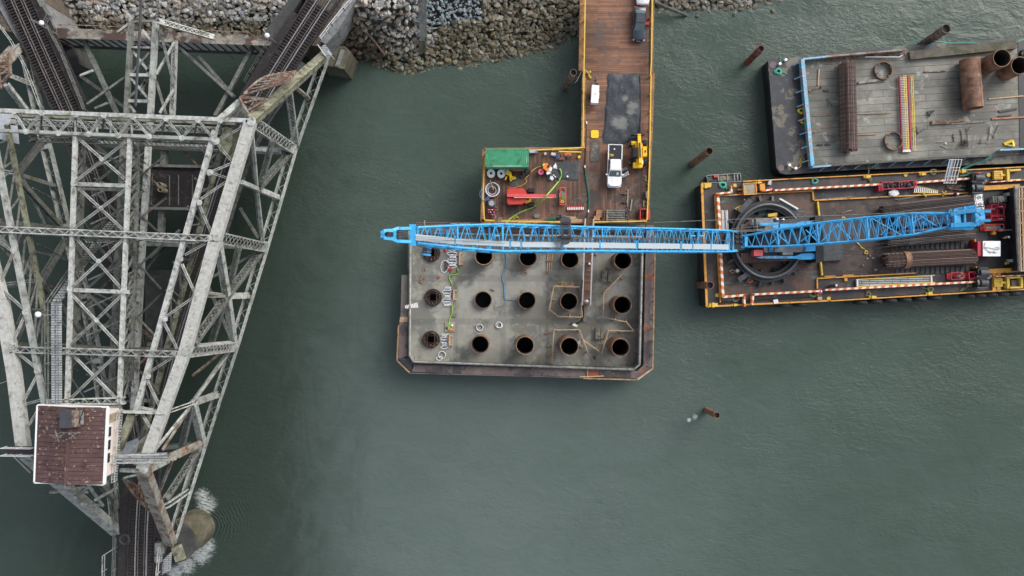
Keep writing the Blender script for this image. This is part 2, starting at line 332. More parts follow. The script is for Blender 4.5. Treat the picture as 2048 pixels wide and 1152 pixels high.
def top(name, label, cat, loc=(0, 0, 0), rz=0, group=None, local=False, s=1):
    o = bpy.data.objects.new(name, None); sc.collection.objects.link(o); o.location = loc; o.rotation_euler = (0, 0, rz); o.scale = (s, s, s)
    o.empty_display_size = .2
    o.matrix_basis = Matrix.LocRotScale(V(loc), Matrix.Rotation(rz, 3, 'Z').to_quaternion(), V((s, s, s)))
    o['label'] = label; o['category'] = cat
    if group: o['group'] = group
    if local: o['_local'] = 1
    return o
def thing(m, name, mat, label, cat, group=None, **k):
    t = dict(label=label, category=cat)
    if group: t['group'] = group
    return m.build(name, mat, None, label=label, category=cat, **({'group': group} if group else {}), **k)
def copy_tree(o, loc, rz=None, label=None, group=None):
    c = o.copy(); sc.collection.objects.link(c); c.location = loc
    if rz is not None: c.rotation_euler = (0, 0, rz)
    if label: c['label'] = label
    if group: c['group'] = group
    def rec(a, b):
        for ch in list(a.children):
            d = ch.copy(); sc.collection.objects.link(d); d.parent = b; rec(ch, d)
    rec(o, c); return c
def smoothline(pts, step):
    """Catmull-Rom through points, resampled at an even step"""
    pts = [V(p) for p in pts]; q = [pts[0] * 2 - pts[1]] + pts + [pts[-1] * 2 - pts[-2]]; out = []
    for i in range(1, len(q) - 2):
        a, b, c, d = q[i - 1:i + 3]
        for k in range(24):
            t = k / 24; out.append(.5 * ((2 * b) + (c - a) * t + (2 * a - 5 * b + 4 * c - d) * t * t + (3 * b - a - 3 * c + d) * t ** 3))
    out.append(pts[-1]); res = [out[0]]; acc = 0
    for i in range(1, len(out)):
        L = (out[i] - out[i - 1]).length; p = 0
        while acc + (L - p) >= step:
            p += step - acc; acc = 0; res.append(out[i - 1].lerp(out[i], p / L))
        acc += L - p
    return res
def rr(cx, cy, lx, ly, r, n=4):
    """rounded rectangle outline, counter-clockwise"""
    o = []
    for sx, sy, a0 in ((1, 1, 0), (-1, 1, pi / 2), (-1, -1, pi), (1, -1, 3 * pi / 2)):
        for k in range(n + 1):
            a = a0 + pi / 2 * k / n; o.append((cx + sx * (lx / 2 - r) + r * cos(a), cy + sy * (ly / 2 - r) + r * sin(a)))
    return o
# ================================================================== SETTING
def water():
    m, t, b = _new('river_water'); v = _coord(t)
    # silt clouds drifting in the river (real differences of the water itself)
    n1 = _ramp(t, _noise(t, _coord(t, (.03, .05, 1), .5), 1, 4, .55, 1.2), .35, .68)
    n3 = _ramp(t, _noise(t, _coord(t, (.10, .22, 1), .5), 1, 8, .68, .9), .38, .64)
    c = _mix(t, (.052, .078, .062), (.068, .098, .082), _math(t, 'ADD', _math(t, 'MULTIPLY', n1, .6), _math(t, 'MULTIPLY', n3, .3)))
    # soft sheen on the lower middle reach, painted in as paler water colour
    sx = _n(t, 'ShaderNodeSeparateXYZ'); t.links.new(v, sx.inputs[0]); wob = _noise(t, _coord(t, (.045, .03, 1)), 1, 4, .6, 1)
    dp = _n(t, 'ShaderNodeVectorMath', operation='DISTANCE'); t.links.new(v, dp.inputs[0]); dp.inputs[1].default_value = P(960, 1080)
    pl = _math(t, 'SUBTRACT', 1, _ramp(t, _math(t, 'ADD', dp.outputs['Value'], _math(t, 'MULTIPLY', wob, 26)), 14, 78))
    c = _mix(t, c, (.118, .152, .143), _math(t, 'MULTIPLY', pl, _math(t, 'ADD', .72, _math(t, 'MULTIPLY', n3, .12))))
    # bridge shade and reflection on the water, painted in as a darker colour
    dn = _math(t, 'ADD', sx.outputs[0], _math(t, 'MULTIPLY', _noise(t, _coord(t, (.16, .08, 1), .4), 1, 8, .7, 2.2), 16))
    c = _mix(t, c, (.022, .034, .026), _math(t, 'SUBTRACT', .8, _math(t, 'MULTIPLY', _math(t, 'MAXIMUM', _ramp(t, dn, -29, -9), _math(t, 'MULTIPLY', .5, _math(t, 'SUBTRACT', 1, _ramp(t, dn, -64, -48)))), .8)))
    # foam where the current breaks on the round pier
    fo = None
    for (px, py, r) in ((413, 1008, 2.6), (405, 992, 2.0), (400, 1106, 3.0), (414, 1092, 2.2), (372, 1130, 2.6), (350, 1145, 2), (1390, 834, .75), (1378, 840, .6)):
        p = P(px, py); d = _n(t, 'ShaderNodeVectorMath', operation='DISTANCE'); t.links.new(v, d.inputs[0]); d.inputs[1].default_value = p
        k = _math(t, 'SUBTRACT', 1, _ramp(t, d.outputs['Value'], r * .2, r)); fo = k if fo is None else _math(t, 'MAXIMUM', fo, k)
    fm = _math(t, 'MULTIPLY', _ramp(t, _math(t, 'ADD', _math(t, 'MULTIPLY', fo, .55), _math(t, 'MULTIPLY', _noise(t, _coord(t, (1, 2.6, 1), -.7), 1.5, 10, .8, 1.2), 2.0)), 1.22, 1.72), .7)
    fm = _math(t, 'MULTIPLY', fm, _ramp(t, fo, .02, .3))
    c = _mix(t, c, (.62, .66, .66), fm)
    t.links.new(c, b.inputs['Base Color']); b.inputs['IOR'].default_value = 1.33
    b.inputs['Roughness'].default_value = .07
    # ripples: wind chop, gusts that leave slicks, and bow rings upstream of the pier
    a1 = _noise(t, _coord(t, (1.0, 1.9, 1), .45), 1.25, 7, .68, .6); a2 = _noise(t, _coord(t, (1, 1.5, 1), -.3), .28, 4, .6, .6)
    mask = _ramp(t, _noise(t, _coord(t, (.05, .08, 1), .3), 1, 3, .5, .5), .35, .65)
    h = _math(t, 'ADD', _math(t, 'MULTIPLY', a1, _math(t, 'ADD', .25, _math(t, 'MULTIPLY', mask, .8))), _math(t, 'MULTIPLY', a2, 1.3))
    p = P(395, 1055); d = _n(t, 'ShaderNodeVectorMath', operation='DISTANCE'); t.links.new(v, d.inputs[0]); d.inputs[1].default_value = p
    dd = _math(t, 'ADD', d.outputs['Value'], _math(t, 'MULTIPLY', _noise(t, v, .3, 4), 2.2))
    rings = _math(t, 'MULTIPLY', _math(t, 'SINE', _math(t, 'MULTIPLY', dd, 13)), _math(t, 'MULTIPLY', _math(t, 'MULTIPLY', _math(t, 'SUBTRACT', 1, _ramp(t, d.outputs['Value'], 3, 11)), _ramp(t, _noise(t, v, .22, 3), .35, .6)), .26))
    h = _math(t, 'ADD', h, rings)
    _bump(t, b, h, .75, .15)
    return m
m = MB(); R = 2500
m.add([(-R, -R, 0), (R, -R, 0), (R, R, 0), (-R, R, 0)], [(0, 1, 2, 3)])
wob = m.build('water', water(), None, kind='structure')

SH = [(-900, 40), (-300, 50), (30, 58), (110, 74), (300, 74), (550, 80), (640, 92), (680, 118), (740, 124), (825, 142), (860, 124), (940, 121), (1010, 108), (1080, 92), (1165, 64), (1240, 40), (1310, 12), (1400, 13), (1470, 9), (1560, -10), (1700, -34), (2300, -70), (3200, -90)]
SHW = [(P(x, y).x, P(x, y).y) for x, y in SH]
def shoreY(x): return float(np.interp(x, [p[0] for p in SHW], [p[1] for p in SHW]))
def bankz(x, y):
    d = y - shoreY(x) + .5 * mnoise.noise(V((x * .3, y * .3, 0)))
    k = max(math.exp(-((x + 19 - (y - 38) * .72) / 4.5) ** 2), math.exp(-((x + 68) / 6) ** 2))
    return max(-2.0, min(6.2 + 2.2 * k, d * (.42 + 1.3 * k))) if d < 25 else 6.2 + 2.2 * k
# the bank: one sheet from under the water to the horizon
m = MB(); xs = [-2500, -400, -150] + [x for x in np.arange(-100, 100, 2.0)] + [150, 400, 2500]
rows = [-4, -2, -1, 0, 1, 2, 3.5, 5, 7, 9, 12, 16, 22, 30, 60, 200, 900, 2400]
vs = []
for x in xs:
    for r in rows:
        y = shoreY(x) + r; z = bankz(x, y) - .5 if r > -3 else -3
        vs.append((x, y, z))
n = len(rows)
m.add(vs, [(i * n + j, (i + 1) * n + j, (i + 1) * n + j + 1, i * n + j + 1) for i in range(len(xs) - 1) for j in range(n - 1)])
m.build('river_bank', 'soil', None, smooth=True, kind='structure')

# riprap: thousands of angular stones, one mass
def hullrock(seed):
    rnd = random.Random(seed); b = bmesh.new()
    for _ in range(15):
        p = V((rnd.gauss(0, 1), rnd.gauss(0, 1), rnd.gauss(0, 1))).normalized() * rnd.uniform(.75, 1.05)
        b.verts.new((p.x * 1.05, p.y * .82, p.z * .7))
    bmesh.ops.convex_hull(b, input=b.verts); b.verts.ensure_lookup_table()
    loose = [v for v in b.verts if not v.link_faces]; bmesh.ops.delete(b, geom=loose, context='VERTS')
    b.verts.index_update(); r = (np.array([v.co[:] for v in b.verts]), np.array([[v.index for v in f.verts] for f in b.faces])); b.free(); return r
ROCK = [hullrock(i) for i in range(14)]
def riprap():
    rnd = random.Random(3); VV = []; FF = []; TT = []; off = 0
    pts = []
    for layer in range(2):
        X = -78.0
        while X < 40:
            ys = shoreY(X)
            Y = ys - .9
            while Y < min(ys + 22, 56):
                x = X + rnd.uniform(-.32, .32); y = Y + rnd.uniform(-.32, .32)
                pts.append((x, y, layer)); Y += .5 if layer == 0 else .72
            X += .5 if layer == 0 else .72
    for x, y, layer in pts:
        z = bankz(x, y)
        if z < -.55: continue
        px = 1024 + x * F / (H - z); py = 576 - y * F / (H - z)
        if py < -120 or px > 1720 or px < -140: continue
        if px < 100 and py > 20 and px > 40: pass
        tn = mnoise.noise(V((x * .12, y * .12, 1)))
        blue = 1.0 if (848 < px < 965 + 8 * tn and py < 62 - (px - 850) * .25 + 14 * tn) else 0.0
        s = rnd.choice((.28, .34, .41, .48, .57, .66)) * (1.0 if not blue else .62)
        if blue and rnd.random() < .12: s = .5
        if layer: s *= .9
        k = rnd.randrange(len(ROCK)); vv, ff = ROCK[k]
        a = rnd.uniform(0, 6.28); ca, sa = cos(a), sin(a); e = rnd.uniform(.8, 1.25)
        tl = rnd.uniform(-.4, .4)
        q = vv * np.array([s * e, s / e, s]); q = q @ np.array([[1, 0, 0], [0, cos(tl), sin(tl)], [0, -sin(tl), cos(tl)]])
        q = q @ np.array([[ca, sa, 0], [-sa, ca, 0], [0, 0, 1]])
        VV.append(q + np.array([x, y, z + (.18 if layer else 0) + rnd.uniform(-.1, .12)])); FF.append(ff + off); off += len(vv)
        d = y - shoreY(x)
        east = 1 if px > 870 else 0
        wet = max(0, min(1, 1.25 - d / (4.2 + 2.5 * tn + (11 if east else 0)))) if py > 40 or east else max(0, min(1, .9 - d / 3.5))
        if px > 1170: wet = .7
        brown = max(0, min(1, (1 if (650 < px < 740) else 0) * (.8 - abs(px - 695) / 90) + .35 * mnoise.noise(V((x * .3, y * .3, 7)))))
        TT.append(np.tile([wet * rnd.uniform(.7, 1), blue, brown, 1], (len(vv), 1)))
    a = np.concatenate(VV); f = np.concatenate(FF); tt = np.concatenate(TT)
    me = bpy.data.meshes.new('riprap'); me.from_pydata(a.tolist(), [], f.tolist()); me.update()
    at = me.color_attributes.new('tone', 'FLOAT_COLOR', 'POINT'); at.data.foreach_set('color', tt.ravel())
    me.materials.append(M['stone']); ob = bpy.data.objects.new('riprap', me); sc.collection.objects.link(ob)
    ob['kind'] = 'stuff'; ob['label'] = 'grey and brown riprap stones covering the river bank'; ob['category'] = 'riprap'
riprap()
# loose stones standing out of the shallow water, right of the dock
for i, (px, py, r) in enumerate(((1395, 32, .35), (1378, 20, .45), (1482, 18, .45), (1468, 30, .3), (1545, 22, .45), (1440, 14, .4))):
    m = MB(); vv, ff = ROCK[i]; c = P(px, py, .05); m.add([(c.x + p[0] * r, c.y + p[1] * r, c.z + p[2] * r) for p in vv], [tuple(int(q) for q in f) for f in ff])
    ob = thing(m, 'stone', 'old_concrete', ('dark stone in the shallows just right of the dock, under the bank', 'dark stone nearest the fallen pole by the dock', 'paired stone upstream in the shallows, the upper of two', 'small dark stone in the shallows, the lower of two', 'dark stone farthest right in the shallows', 'dark stone at the water edge between the dock and the two paired stones')[i], 'stone', 'stones in the shallows')
# ================================================================== SWING BRIDGE (left)
ZT, ZU, ZM, ZB = 24.0, 20.6, 16.0, 8.0
bridge = top('truss_bridge', 'weathered white steel truss railway bridge spanning the left of the river', 'bridge', P(300, 600, 8))
def lace(m, p0, p1, wd, ht, side=None, style='z', pitch=None, bar=.075):
    """two side channels joined by lacing bars on both faces"""
    p0 = V(p0); p1 = V(p1); ax = p1 - p0; L = ax.length; ax.normalize()
    if side is None:
        side = V((0, 0, 1)).cross(ax)
        if side.length < .05: side = V((1, 0, 0))
    side = (side - ax * side.dot(ax)).normalized(); n = ax.cross(side)
    fl = min(.12, wd * .16)
    for s in (-1, 1):
        o = side * (s * (wd / 2 - fl / 2)); m.beam(p0 + o, p1 + o, fl, ht, side)
    pitch = pitch or wd * .8; k = max(2, round(L / pitch)); e = wd / 2 - fl
    for f in (-1, 1):
        if style == 'plate' and f == 1: m.beam(p0 + n * (ht / 2 - .03), p1 + n * (ht / 2 - .03), wd - fl * 2, .04, side); continue
        for i in range(k):
            a = p0 + ax * (L * i / k) + n * (f * (ht / 2 - .03)); b = p0 + ax * (L * (i + 1) / k) + n * (f * (ht / 2 - .03))
            s = 1 if i % 2 else -1
            m.beam(a + side * (s * e), b - side * (s * e), bar, .025, side)
            if style == 'x': m.beam(a - side * (s * e) + n * .03 * f, b + side * (s * e) + n * .03 * f, bar, .025, side)
        if f == -1 and style == 'one': break
    for q in (p0 + ax * min(.5, L * .1), p1 - ax * min(.5, L * .1)):
        m.beam(q - ax * .28, q + ax * .28, wd * .98, ht * .9 + .04, side)
RND = random.Random(11)
def member(name, a, b, w_, h_, mat='steel_white', style='box', side=None, parent=None, **k):
    a = P(*a); b = P(*b); m = MB()
    if mat == 'steel_white' and RND.random() < .5: mat = 'steel_white2'
    if name in ('floor_lateral', 'side_strut', 'centre_strut', 'bottom_lateral', 'panel_strut', 'cross_brace', 'top_lateral', 'portal_web', 'diagonal_brace', 'centre_brace'): w_ *= .78
    if style == 'box': m.beam(a, b, w_, h_, side)
    elif style == 'box2':   # box chord with cover plate edges
        m.beam(a, b, w_, h_, side)
        ax = (b - a).normalized(); s = V((0, 0, 1)).cross(ax).normalized(); n = ax.cross(s)
        for q in (-1, 1): m.beam(a + s * q * (w_ / 2 + .03) + n * (h_ / 2), b + s * q * (w_ / 2 + .03) + n * (h_ / 2), .2, .05)
        L = (b - a).length; kk = int(L / 2.6)
        for i in range(1, kk): c = a.lerp(b, i / kk) + n * (h_ / 2 + .015); m.beam(c - ax * .05, c + ax * .05, w_ * 1.0, .05, s)
    elif style == 'rod2':
        ax = (b - a).normalized(); s = V((0, 0, 1)).cross(ax).normalized()
        for q in (-1, 1): m.beam(a + s * q * w_ * .35, b + s * q * w_ * .35, w_ * .28, h_)
    else: lace(m, a, b, w_, h_, side, style)
    return m.build(name, mat, parent or bridge, **k)
def gusset(c, r, z, mat='steel_white'):
    m = MB(); q = P(c[0], c[1], z); r *= .5; m.prism([(q.x + r * a, q.y + r * b) for a, b in ((-1, -.5), (-.5, -1), (.5, -1), (1, -.5), (1, .5), (.5, 1), (-.5, 1), (-1, .5))], z - .02, z + .03)
    return m.build('gusset_plate', mat, bridge)
# ---- right truss nodes (photo pixels at their own heights)
RB = [(652, 108), (585, 298), (528, 494), (468, 692), (405, 886), (342, 1085)]
RT = [(503, 243), (434, 474), (372, 703), (287, 938)]
RM = [(515, 378), (454, 592), (386, 806)]
RBm = [(557, 395), (500, 591), (437, 790), (375, 985)]
chd = (P(*RT[3], ZT) - P(*RT[0], ZT)).normalized()
for i in range(3): member('top_chord', (*RT[i], ZT), (*RT[i + 1], ZT), 1.02, 1.0, 'chord_white', 'box2')
member('end_post', (*RT[0], ZT), (650, 112, ZB + .5), .85, 1.0, 'steel_olive', 'box2')
m_ = member('end_post', (*RT[3], ZT), (*RB[5], ZB + .6), 1.1, 1.1, 'steel_rust', 'box2', label='end post streaked with orange rust')
for i in range(5): member('bottom_chord', (*RB[i], ZB), (*RB[i + 1], ZB), 1.15, .9, 'steel_white', 'one')
for i in (0, 1, 2):
    member('vertical_post', (*RT[i], ZT - .6), (*RB[i + 1], ZB + .5), 1.3, .9, 'steel_white', 'x', side=chd)
member('vertical_post', (*RT[3], ZT - .6), (405, 886, ZB + .5), .8, .7, 'steel_rust', 'rod2')
for i in range(3):
    member('hanger_post', (*RM[i], ZM), (*RBm[i], ZB), .5, .5, 'steel_white', 'rod2')
# diagonals
member('diagonal_brace', (*RT[0], ZT - .5), (*RM[0], ZM), .34, .3); member('diagonal_brace', (*RM[0], ZM), (*RB[2], ZB), .34, .3)
member('diagonal_brace', (501, 286, ZU), (520, 473, ZB + 1), .3, .3, 'steel_grey')
member('diagonal_brace', (*RB[1], ZB), (*RM[0], ZM), 1.0, .6, 'steel_grey', 'x')
member('diagonal_brace', (546, 280, 19), (521, 370, ZM), .8, .5, 'steel_grey', 'x')
member('diagonal_brace', (*RT[1], ZT - .5), (*RM[1], ZM), 1.05, .7, 'steel_white', 'x'); member('diagonal_brace', (*RM[1], ZM), (*RB[3], ZB), 1.05, .7, 'steel_white', 'x')
member('diagonal_brace', (*RB[2], ZB), (*RM[1], ZM), 1.15, .6, 'steel_grey', 'x'); member('diagonal_brace', (*RM[1], ZM), (386, 688, ZU + 2), 1.15, .6, 'steel_grey', 'x')
member('diagonal_brace', (478, 492, 19), (457, 585, ZM), .8, .5, 'steel_grey', 'x'); member('diagonal_brace', (448, 603, ZM), (422, 690, 11), .9, .5, 'steel_grey', 'x')
member('diagonal_brace', (*RB[3], ZB), (*RM[2], ZM), .34, .3); member('diagonal_brace', (453, 697, ZB), (385, 752, 10), .4, .4, 'steel_redrust', label='rusty lateral brace')
member('diagonal_brace', (460, 697, ZB + 1), (378, 812, ZM), .3, .3, 'steel_grey'); member('diagonal_brace', (*RM[2], ZM), (310, 900, ZT - 2), .34, .3)
member('diagonal_brace', (*RM[2], ZM), (*RB[4], ZB), 1.1, .7, 'steel_white', 'x'); member('diagonal_brace', (383, 812, ZM), (362, 900, 11), .9, .5, 'steel_grey', 'x')
member('diagonal_brace', (380, 815, ZM), (325, 900, ZU), .3, .3, 'steel_rust')
member('diagonal_brace', (*RB[4], ZB), (331, 1000, 14), 1.0, .6, 'steel_grey', 'x')
member('hanger_post', (375, 983, ZB), (333, 1012, 15.5), .7, .6, 'steel_white', 'rod2')
member('hanger_post', (345, 920, 20), (312, 1000, 12), .3, .3, 'steel_rust')
member('side_strut', (*RM[0], ZM), (*RBm[0], ZB), .6, .6, 'steel_white'); member('side_strut', (482, 364, ZT - 3), (*RM[0], ZM), .6, .5)
member('side_strut', (404, 592, ZT - 3), (*RM[1], ZM), .5, .5, 'steel_olive'); member('side_strut', (398, 583, ZT), (450, 590, ZM), .25, .3)
member('side_strut', (340, 822, ZT - 3), (*RM[2], ZM), .6, .6, 'steel_white', 'rod2'); member('side_strut', (*RM[2], ZM), (437, 788, ZB), .6, .6, 'steel_white', 'rod2')
member('side_strut', (300, 940, ZT - 1), (350, 915, 17), .5, .5, 'steel_white'); member('side_strut', (407, 884, ZB + .4), (356, 912, 16), .5, .5, 'steel_rust')
member('hanger_post', (577, 178, 16.5), (592, 292, ZB), .85, .5, 'steel_white', 'x', side=V((1, 0, 0)))
member('side_strut', (588, 172, 15.8), (618, 197, ZB), .55, .5, 'steel_rust'); member('side_strut', (618, 126, ZB), (612, 160, ZB), .4, .3, 'steel_grey')
member('side_strut', (570, 195, 16), (518, 270, ZB + 2), .4, .4, 'steel_grey', 'rod2')
# floor beams seen between the trusses
for a, b in (((305, 292), (583, 300)), ((282, 488), (526, 496)), ((300, 688), (466, 692)), ((236, 905), (404, 886)), ((205, 470), (282, 488))):
    member('floor_beam', (*a, ZB - .2), (*b, ZB - .2), .5, 1.6, 'steel_grey')
for a, b in (((480, 416), (517, 476)), ((523, 500), (410, 562)), ((411, 560), (468, 690)), ((355, 91), (467, 193)), ((325, 1110), (403, 890)), ((300, 515), (360, 460)), ((282, 1000), (345, 1060))):
    member('bottom_lateral', (*a, ZB - .4), (*b, ZB - .4), .45, .3, 'steel_grey')
# ---- left truss
LB = [(48, 88), (91, 288), (133, 460), (172, 600), (196, 730), (213, 868), (234, 1062)]
LT = [(-91, 232), (-40, 431), (5, 600), (30, 745), (50, 905)]
for i in range(4): member('top_chord', (*LT[i], ZT), (*LT[i + 1], ZT), 1.05, 1.0, 'chord_white', 'box2')
member('end_post', (*LT[0], ZT), (34, 96, ZB + .5), 1.3, 1.0, 'steel_rust', 'box2'); member('end_post', (*LT[4], ZT), (*LB[6], ZB + .5), 1.0, 1.1, 'steel_white', 'box2')
for i in range(6): member('bottom_chord', (*LB[i], ZB), (*LB[i + 1], ZB), 1.2, .9, 'steel_white', 'one')
member('diagonal_brace', (86, 281, ZB), (30, 353, ZM), .9, .6, 'steel_dark', 'x'); member('side_strut', (30, 347, ZM), (111, 372, ZB), .6, .5, 'steel_grey')
member('diagonal_brace', (32, 355, ZM), (124, 456, ZB), .9, .6, 'steel_grey', 'rod2'); member('side_strut', (-30, 340, ZT - 4), (30, 347, ZM), .6, .5, 'steel_white', 'rod2')
member('diagonal_brace', (131, 480, ZB), (80, 566, ZM), 1.0, .6, 'steel_grey', 'x'); member('diagonal_brace', (-20, 460, ZT - 2), (80, 564, ZM), 1.05, .6, 'steel_white', 'x')
member('diagonal_brace', (82, 568, ZM), (168, 672, ZB), 1.1, .6, 'steel_grey', 'x'); member('diagonal_brace', (78, 566, ZM), (24, 690, ZT - 1), 1.0, .6, 'steel_grey', 'x')
member('side_strut', (0, 572, ZT - 2), (78, 562, ZM), .6, .5, 'steel_white', 'rod2'); member('side_strut', (86, 572, ZM), (158, 572, ZB), .6, .4, 'steel_dark')
member('vertical_post', (24, 694, ZT - 1), (185, 698, ZB), 1.2, .8, 'steel_grey', 'x'); member('vertical_post', (-40, 440, ZT - 1), (133, 461, ZB), 1.2, .8, 'steel_grey', 'x')
member('side_strut', (18, 150, 12), (68, 170, ZB), .7, .5, 'steel_white', 'x'); member('diagonal_brace', (12, 168, 12), (54, 222, ZB), .9, .5, 'steel_white', 'x')
member('diagonal_brace', (240, 1015, ZB), (150, 905, ZT - 6), .8, .6, 'steel_grey', 'x'); member('diagonal_brace', (104, 968, ZT - 3), (150, 905, ZT - 6), .3, .3)
for a, b in (((130, 975), (175, 985)), ((150, 995), (165, 1010)), ((163, 1008), (200, 1010)), ((150, 995), (176, 975)), ((190, 1000), (234, 975)), ((100, 985), (170, 975)), ((176, 970), (206, 1012))):
    member('side_strut', (*a, 19), (*b, 14), .3, .3, 'steel_white')
# ---- inner chords of the top frame, each a shallow lattice girder
def framegirder(pu, pl, nodes, wd, panels, name='top_frame_girder'):
    for i in range(len(pu) - 1):
        member(name, (*pu[i], ZT), (*pu[i + 1], ZT), wd, .5, 'steel_white', 'box'); 
    for i in range(len(pl) - 1):
        member(name, (*pl[i], ZU), (*pl[i + 1], ZU), wd * .85, .45, 'steel_olive' if nodes else 'steel_grey', 'box')
    a0, a1, b0, b1 = P(*pu[0], ZT), P(*pu[-1], ZT), P(*pl[0], ZU), P(*pl[-1], ZU)
    if len(pu) > 2: return
    m = MB()
    for k in range(panels):
        t0, t1 = k / panels, (k + 1) / panels
        m.beam(a0.lerp(a1, t0), b0.lerp(b1, (t0 + t1) / 2), .18, .14); m.beam(b0.lerp(b1, (t0 + t1) / 2), a0.lerp(a1, t1), .18, .14)
    m.build('lattice_web', 'steel_grey', bridge)
framegirder([(430, 262), (270, 830)], [(452, 262), (272, 930)], 1, .52, 9)
framegirder([(-10, 290), (94, 832)], [(14, 250), (104, 700)], 1, .54, 8)
framegirder([(151, 272), (134, 830)], [(168, 280), (156, 640)], 0, .38, 12)
framegirder([(260, 276), (238, 830)], [(277, 282), (263, 760)], 0, .38, 12)
member('top_frame_girder', (268, 820, ZT), (235, 905, ZT), .85, .5, 'steel_olive')
# lateral zigzag between inner and outer chords
def zig(pairs, z, w_=.26, mat='steel_white', name='top_lateral', st='rod2'):
    for a, b in pairs: member(name, (*a, z), (*b, z), w_, .22, mat, st)
zr = [((431, 283), (498, 248)), ((437, 290), (468, 327)), ((468, 325), (420, 345)), ((420, 345), (458, 357)), ((402, 398), (455, 362)), ((399, 410), (426, 474)),
      ((370, 510), (420, 482)), ((364, 528), (388, 582)), ((334, 632), (385, 596)), ((328, 645), (355, 698)), ((298, 745), (350, 712)), ((294, 760), (322, 818)), ((280, 815), (320, 822)), ((278, 818), (306, 862)), ((260, 900), (302, 868))]
zig(zr, ZT + .1, .34)
zl = [((0, 484), (26, 502)), ((29, 502), (0, 567)), ((0, 575), (50, 620)), ((50, 632), (24, 688)), ((25, 697), (74, 737)), ((76, 748), (47, 803)), ((0, 323), (23, 455)), ((52, 808), (88, 798)), ((58, 850), (80, 815)), ((22, 455), (0, 480))]
zig(zl, ZT + .1, .34)
for a, b in (((0, 340), (22, 325)), ((55, 466), (30, 500)), ((0, 462), (55, 466)), ((96, 620), (52, 618))): member('sway_brace', (*a, ZT), (*b, ZU), .22, .2, 'steel_grey')
# central panels: crossed bracing on two levels and panel struts
xs = [((156, 276), (250, 358)), ((255, 281), (150, 364)), ((153, 372), (247, 460)), ((256, 376), (147, 458)), ((147, 470), (244, 578)), ((250, 476), (145, 574)), ((143, 588), (240, 692)), ((246, 588), (141, 690)), ((140, 704), (236, 800)), ((243, 700), (138, 800))]
for k, (a, b) in enumerate(xs):
    member('cross_brace', (*a, ZT + (.12 if k % 2 else -.12)), (*b, ZT + (.12 if k % 2 else -.12)), .36, .22, 'steel_white', 'rod2')
for k, (a, b) in enumerate(xs[:8]):
    f = lambda p: (1024 - (1024 - p[0]) * .962, 576 - (576 - p[1]) * .962)
    member('cross_brace', (*f(a), ZU + (.1 if k % 2 else -.1)), (*f(b), ZU + (.1 if k % 2 else -.1)), .3, .2, 'steel_grey', 'rod2')
for y, z in ((369, ZT), (581, ZT)): member('panel_strut', (149, y - 1, z), (258, y + 3, z), .55, .4, 'steel_white')
for y, z in ((378, ZU), (580, ZU), (478, ZU)): member('panel_strut', (163, y, z), (272, y + 3, z), .4, .35, 'steel_grey')
# side lattice webs of the centre girders (seen obliquely)
for (a, b, c, d) in ((( 151, 272), (134, 830), (168, 280), (156, 640)),): pass
# transverse portal and cross frames
def cross_frame(yl, yr, xl, xr, gap, style, name='cross_frame', lower=True):
    member(name, (xl, yl, ZT + .25), (xr, yr, ZT + .25), .75, .5, 'steel_white', style)
    if lower:
        f = lambda x, y: (1024 - (1024 - x) * .965, 576 - (576 - y) * .965)
        member(name, (*f(xl, yl), ZU + .2), (*f(xr, yr), ZU + .2), .7, .45, 'steel_grey', 'x')
        m = MB(); a, b, c, d = P(xl, yl, ZT), P(xr, yr, ZT), P(*f(xl, yl), ZU), P(*f(xr, yr), ZU); k = 14
        for i in range(k): m.beam(a.lerp(b, i / k), c.lerp(d, (i + .5) / k), .14, .14); m.beam(c.lerp(d, (i + .5) / k), a.lerp(b, (i + 1) / k), .14, .14)
        m.build('lattice_web', 'steel_grey', bridge)
member('portal_beam', (-90, 218, ZT + .2), (500, 242, ZT + .2), .46, .6, 'steel_white'); member('portal_beam', (-60, 259, ZT + .2), (432, 279, ZT + .2), .36, .5, 'steel_white')
tp = [(28, 223), (84, 226), (152, 229), (208, 231), (266, 234), (332, 237), (396, 240), (440, 241)]; bt = [(52, 263), (117, 266), (178, 268), (237, 271), (298, 273), (364, 276), (428, 279)]
for i in range(7):
    member('portal_web', (*tp[i], ZT + .3), (*bt[i], ZT + .3), .3, .2, 'steel_white', 'rod2'); member('portal_web', (*bt[i], ZT + .3), (*tp[i + 1], ZT + .3), .3, .2, 'steel_white', 'rod2')
for x, y0, y1 in ((151, 230, 272), (194, 233, 267), (222, 234, 266), (264, 236, 276)): member('portal_web', (x, y0, ZT), (x, y1, ZT), .2, .2, 'steel_white')
for x, y in tp + bt: gusset((x, y), .62, ZT + .46)
member('portal_beam', (20, 243, ZU), (455, 262, ZU), .8, .4, 'steel_white', 'x'); member('portal_beam', (60, 278, ZU - .2), (440, 292, ZU - .2), .7, .4, 'steel_grey', 'x')
member('portal_beam', (30, 231, ZT - 1.8), (470, 248, ZT - 1.8), .3, .4, 'steel_olive'); member('portal_beam', (80, 268, ZT - 1.8), (440, 282, ZT - 1.8), .3, .4, 'steel_olive')
member('portal_beam', (204, 288, 13), (560, 303, 11), .5, 2.0, 'steel_white')
for i in range(7):
    f = lambda p: (1024 - (1024 - p[0]) * .97, 576 - (576 - p[1]) * .97)
    member('portal_web', (*tp[i], ZT), (*f(bt[i]), ZU), .16, .16, 'steel_grey'); member('portal_web', (*f(bt[i]), ZU), (*tp[i + 1], ZT), .16, .16, 'steel_grey')
cross_frame(457, 477, -40, 430, 12, 'z'); cross_frame(699, 708, 22, 358, 12, 'z')
member('cross_frame', (275, 476, ZT - 1.5), (405, 484, ZT - 1.5), .6, .4, 'steel_white', 'x')
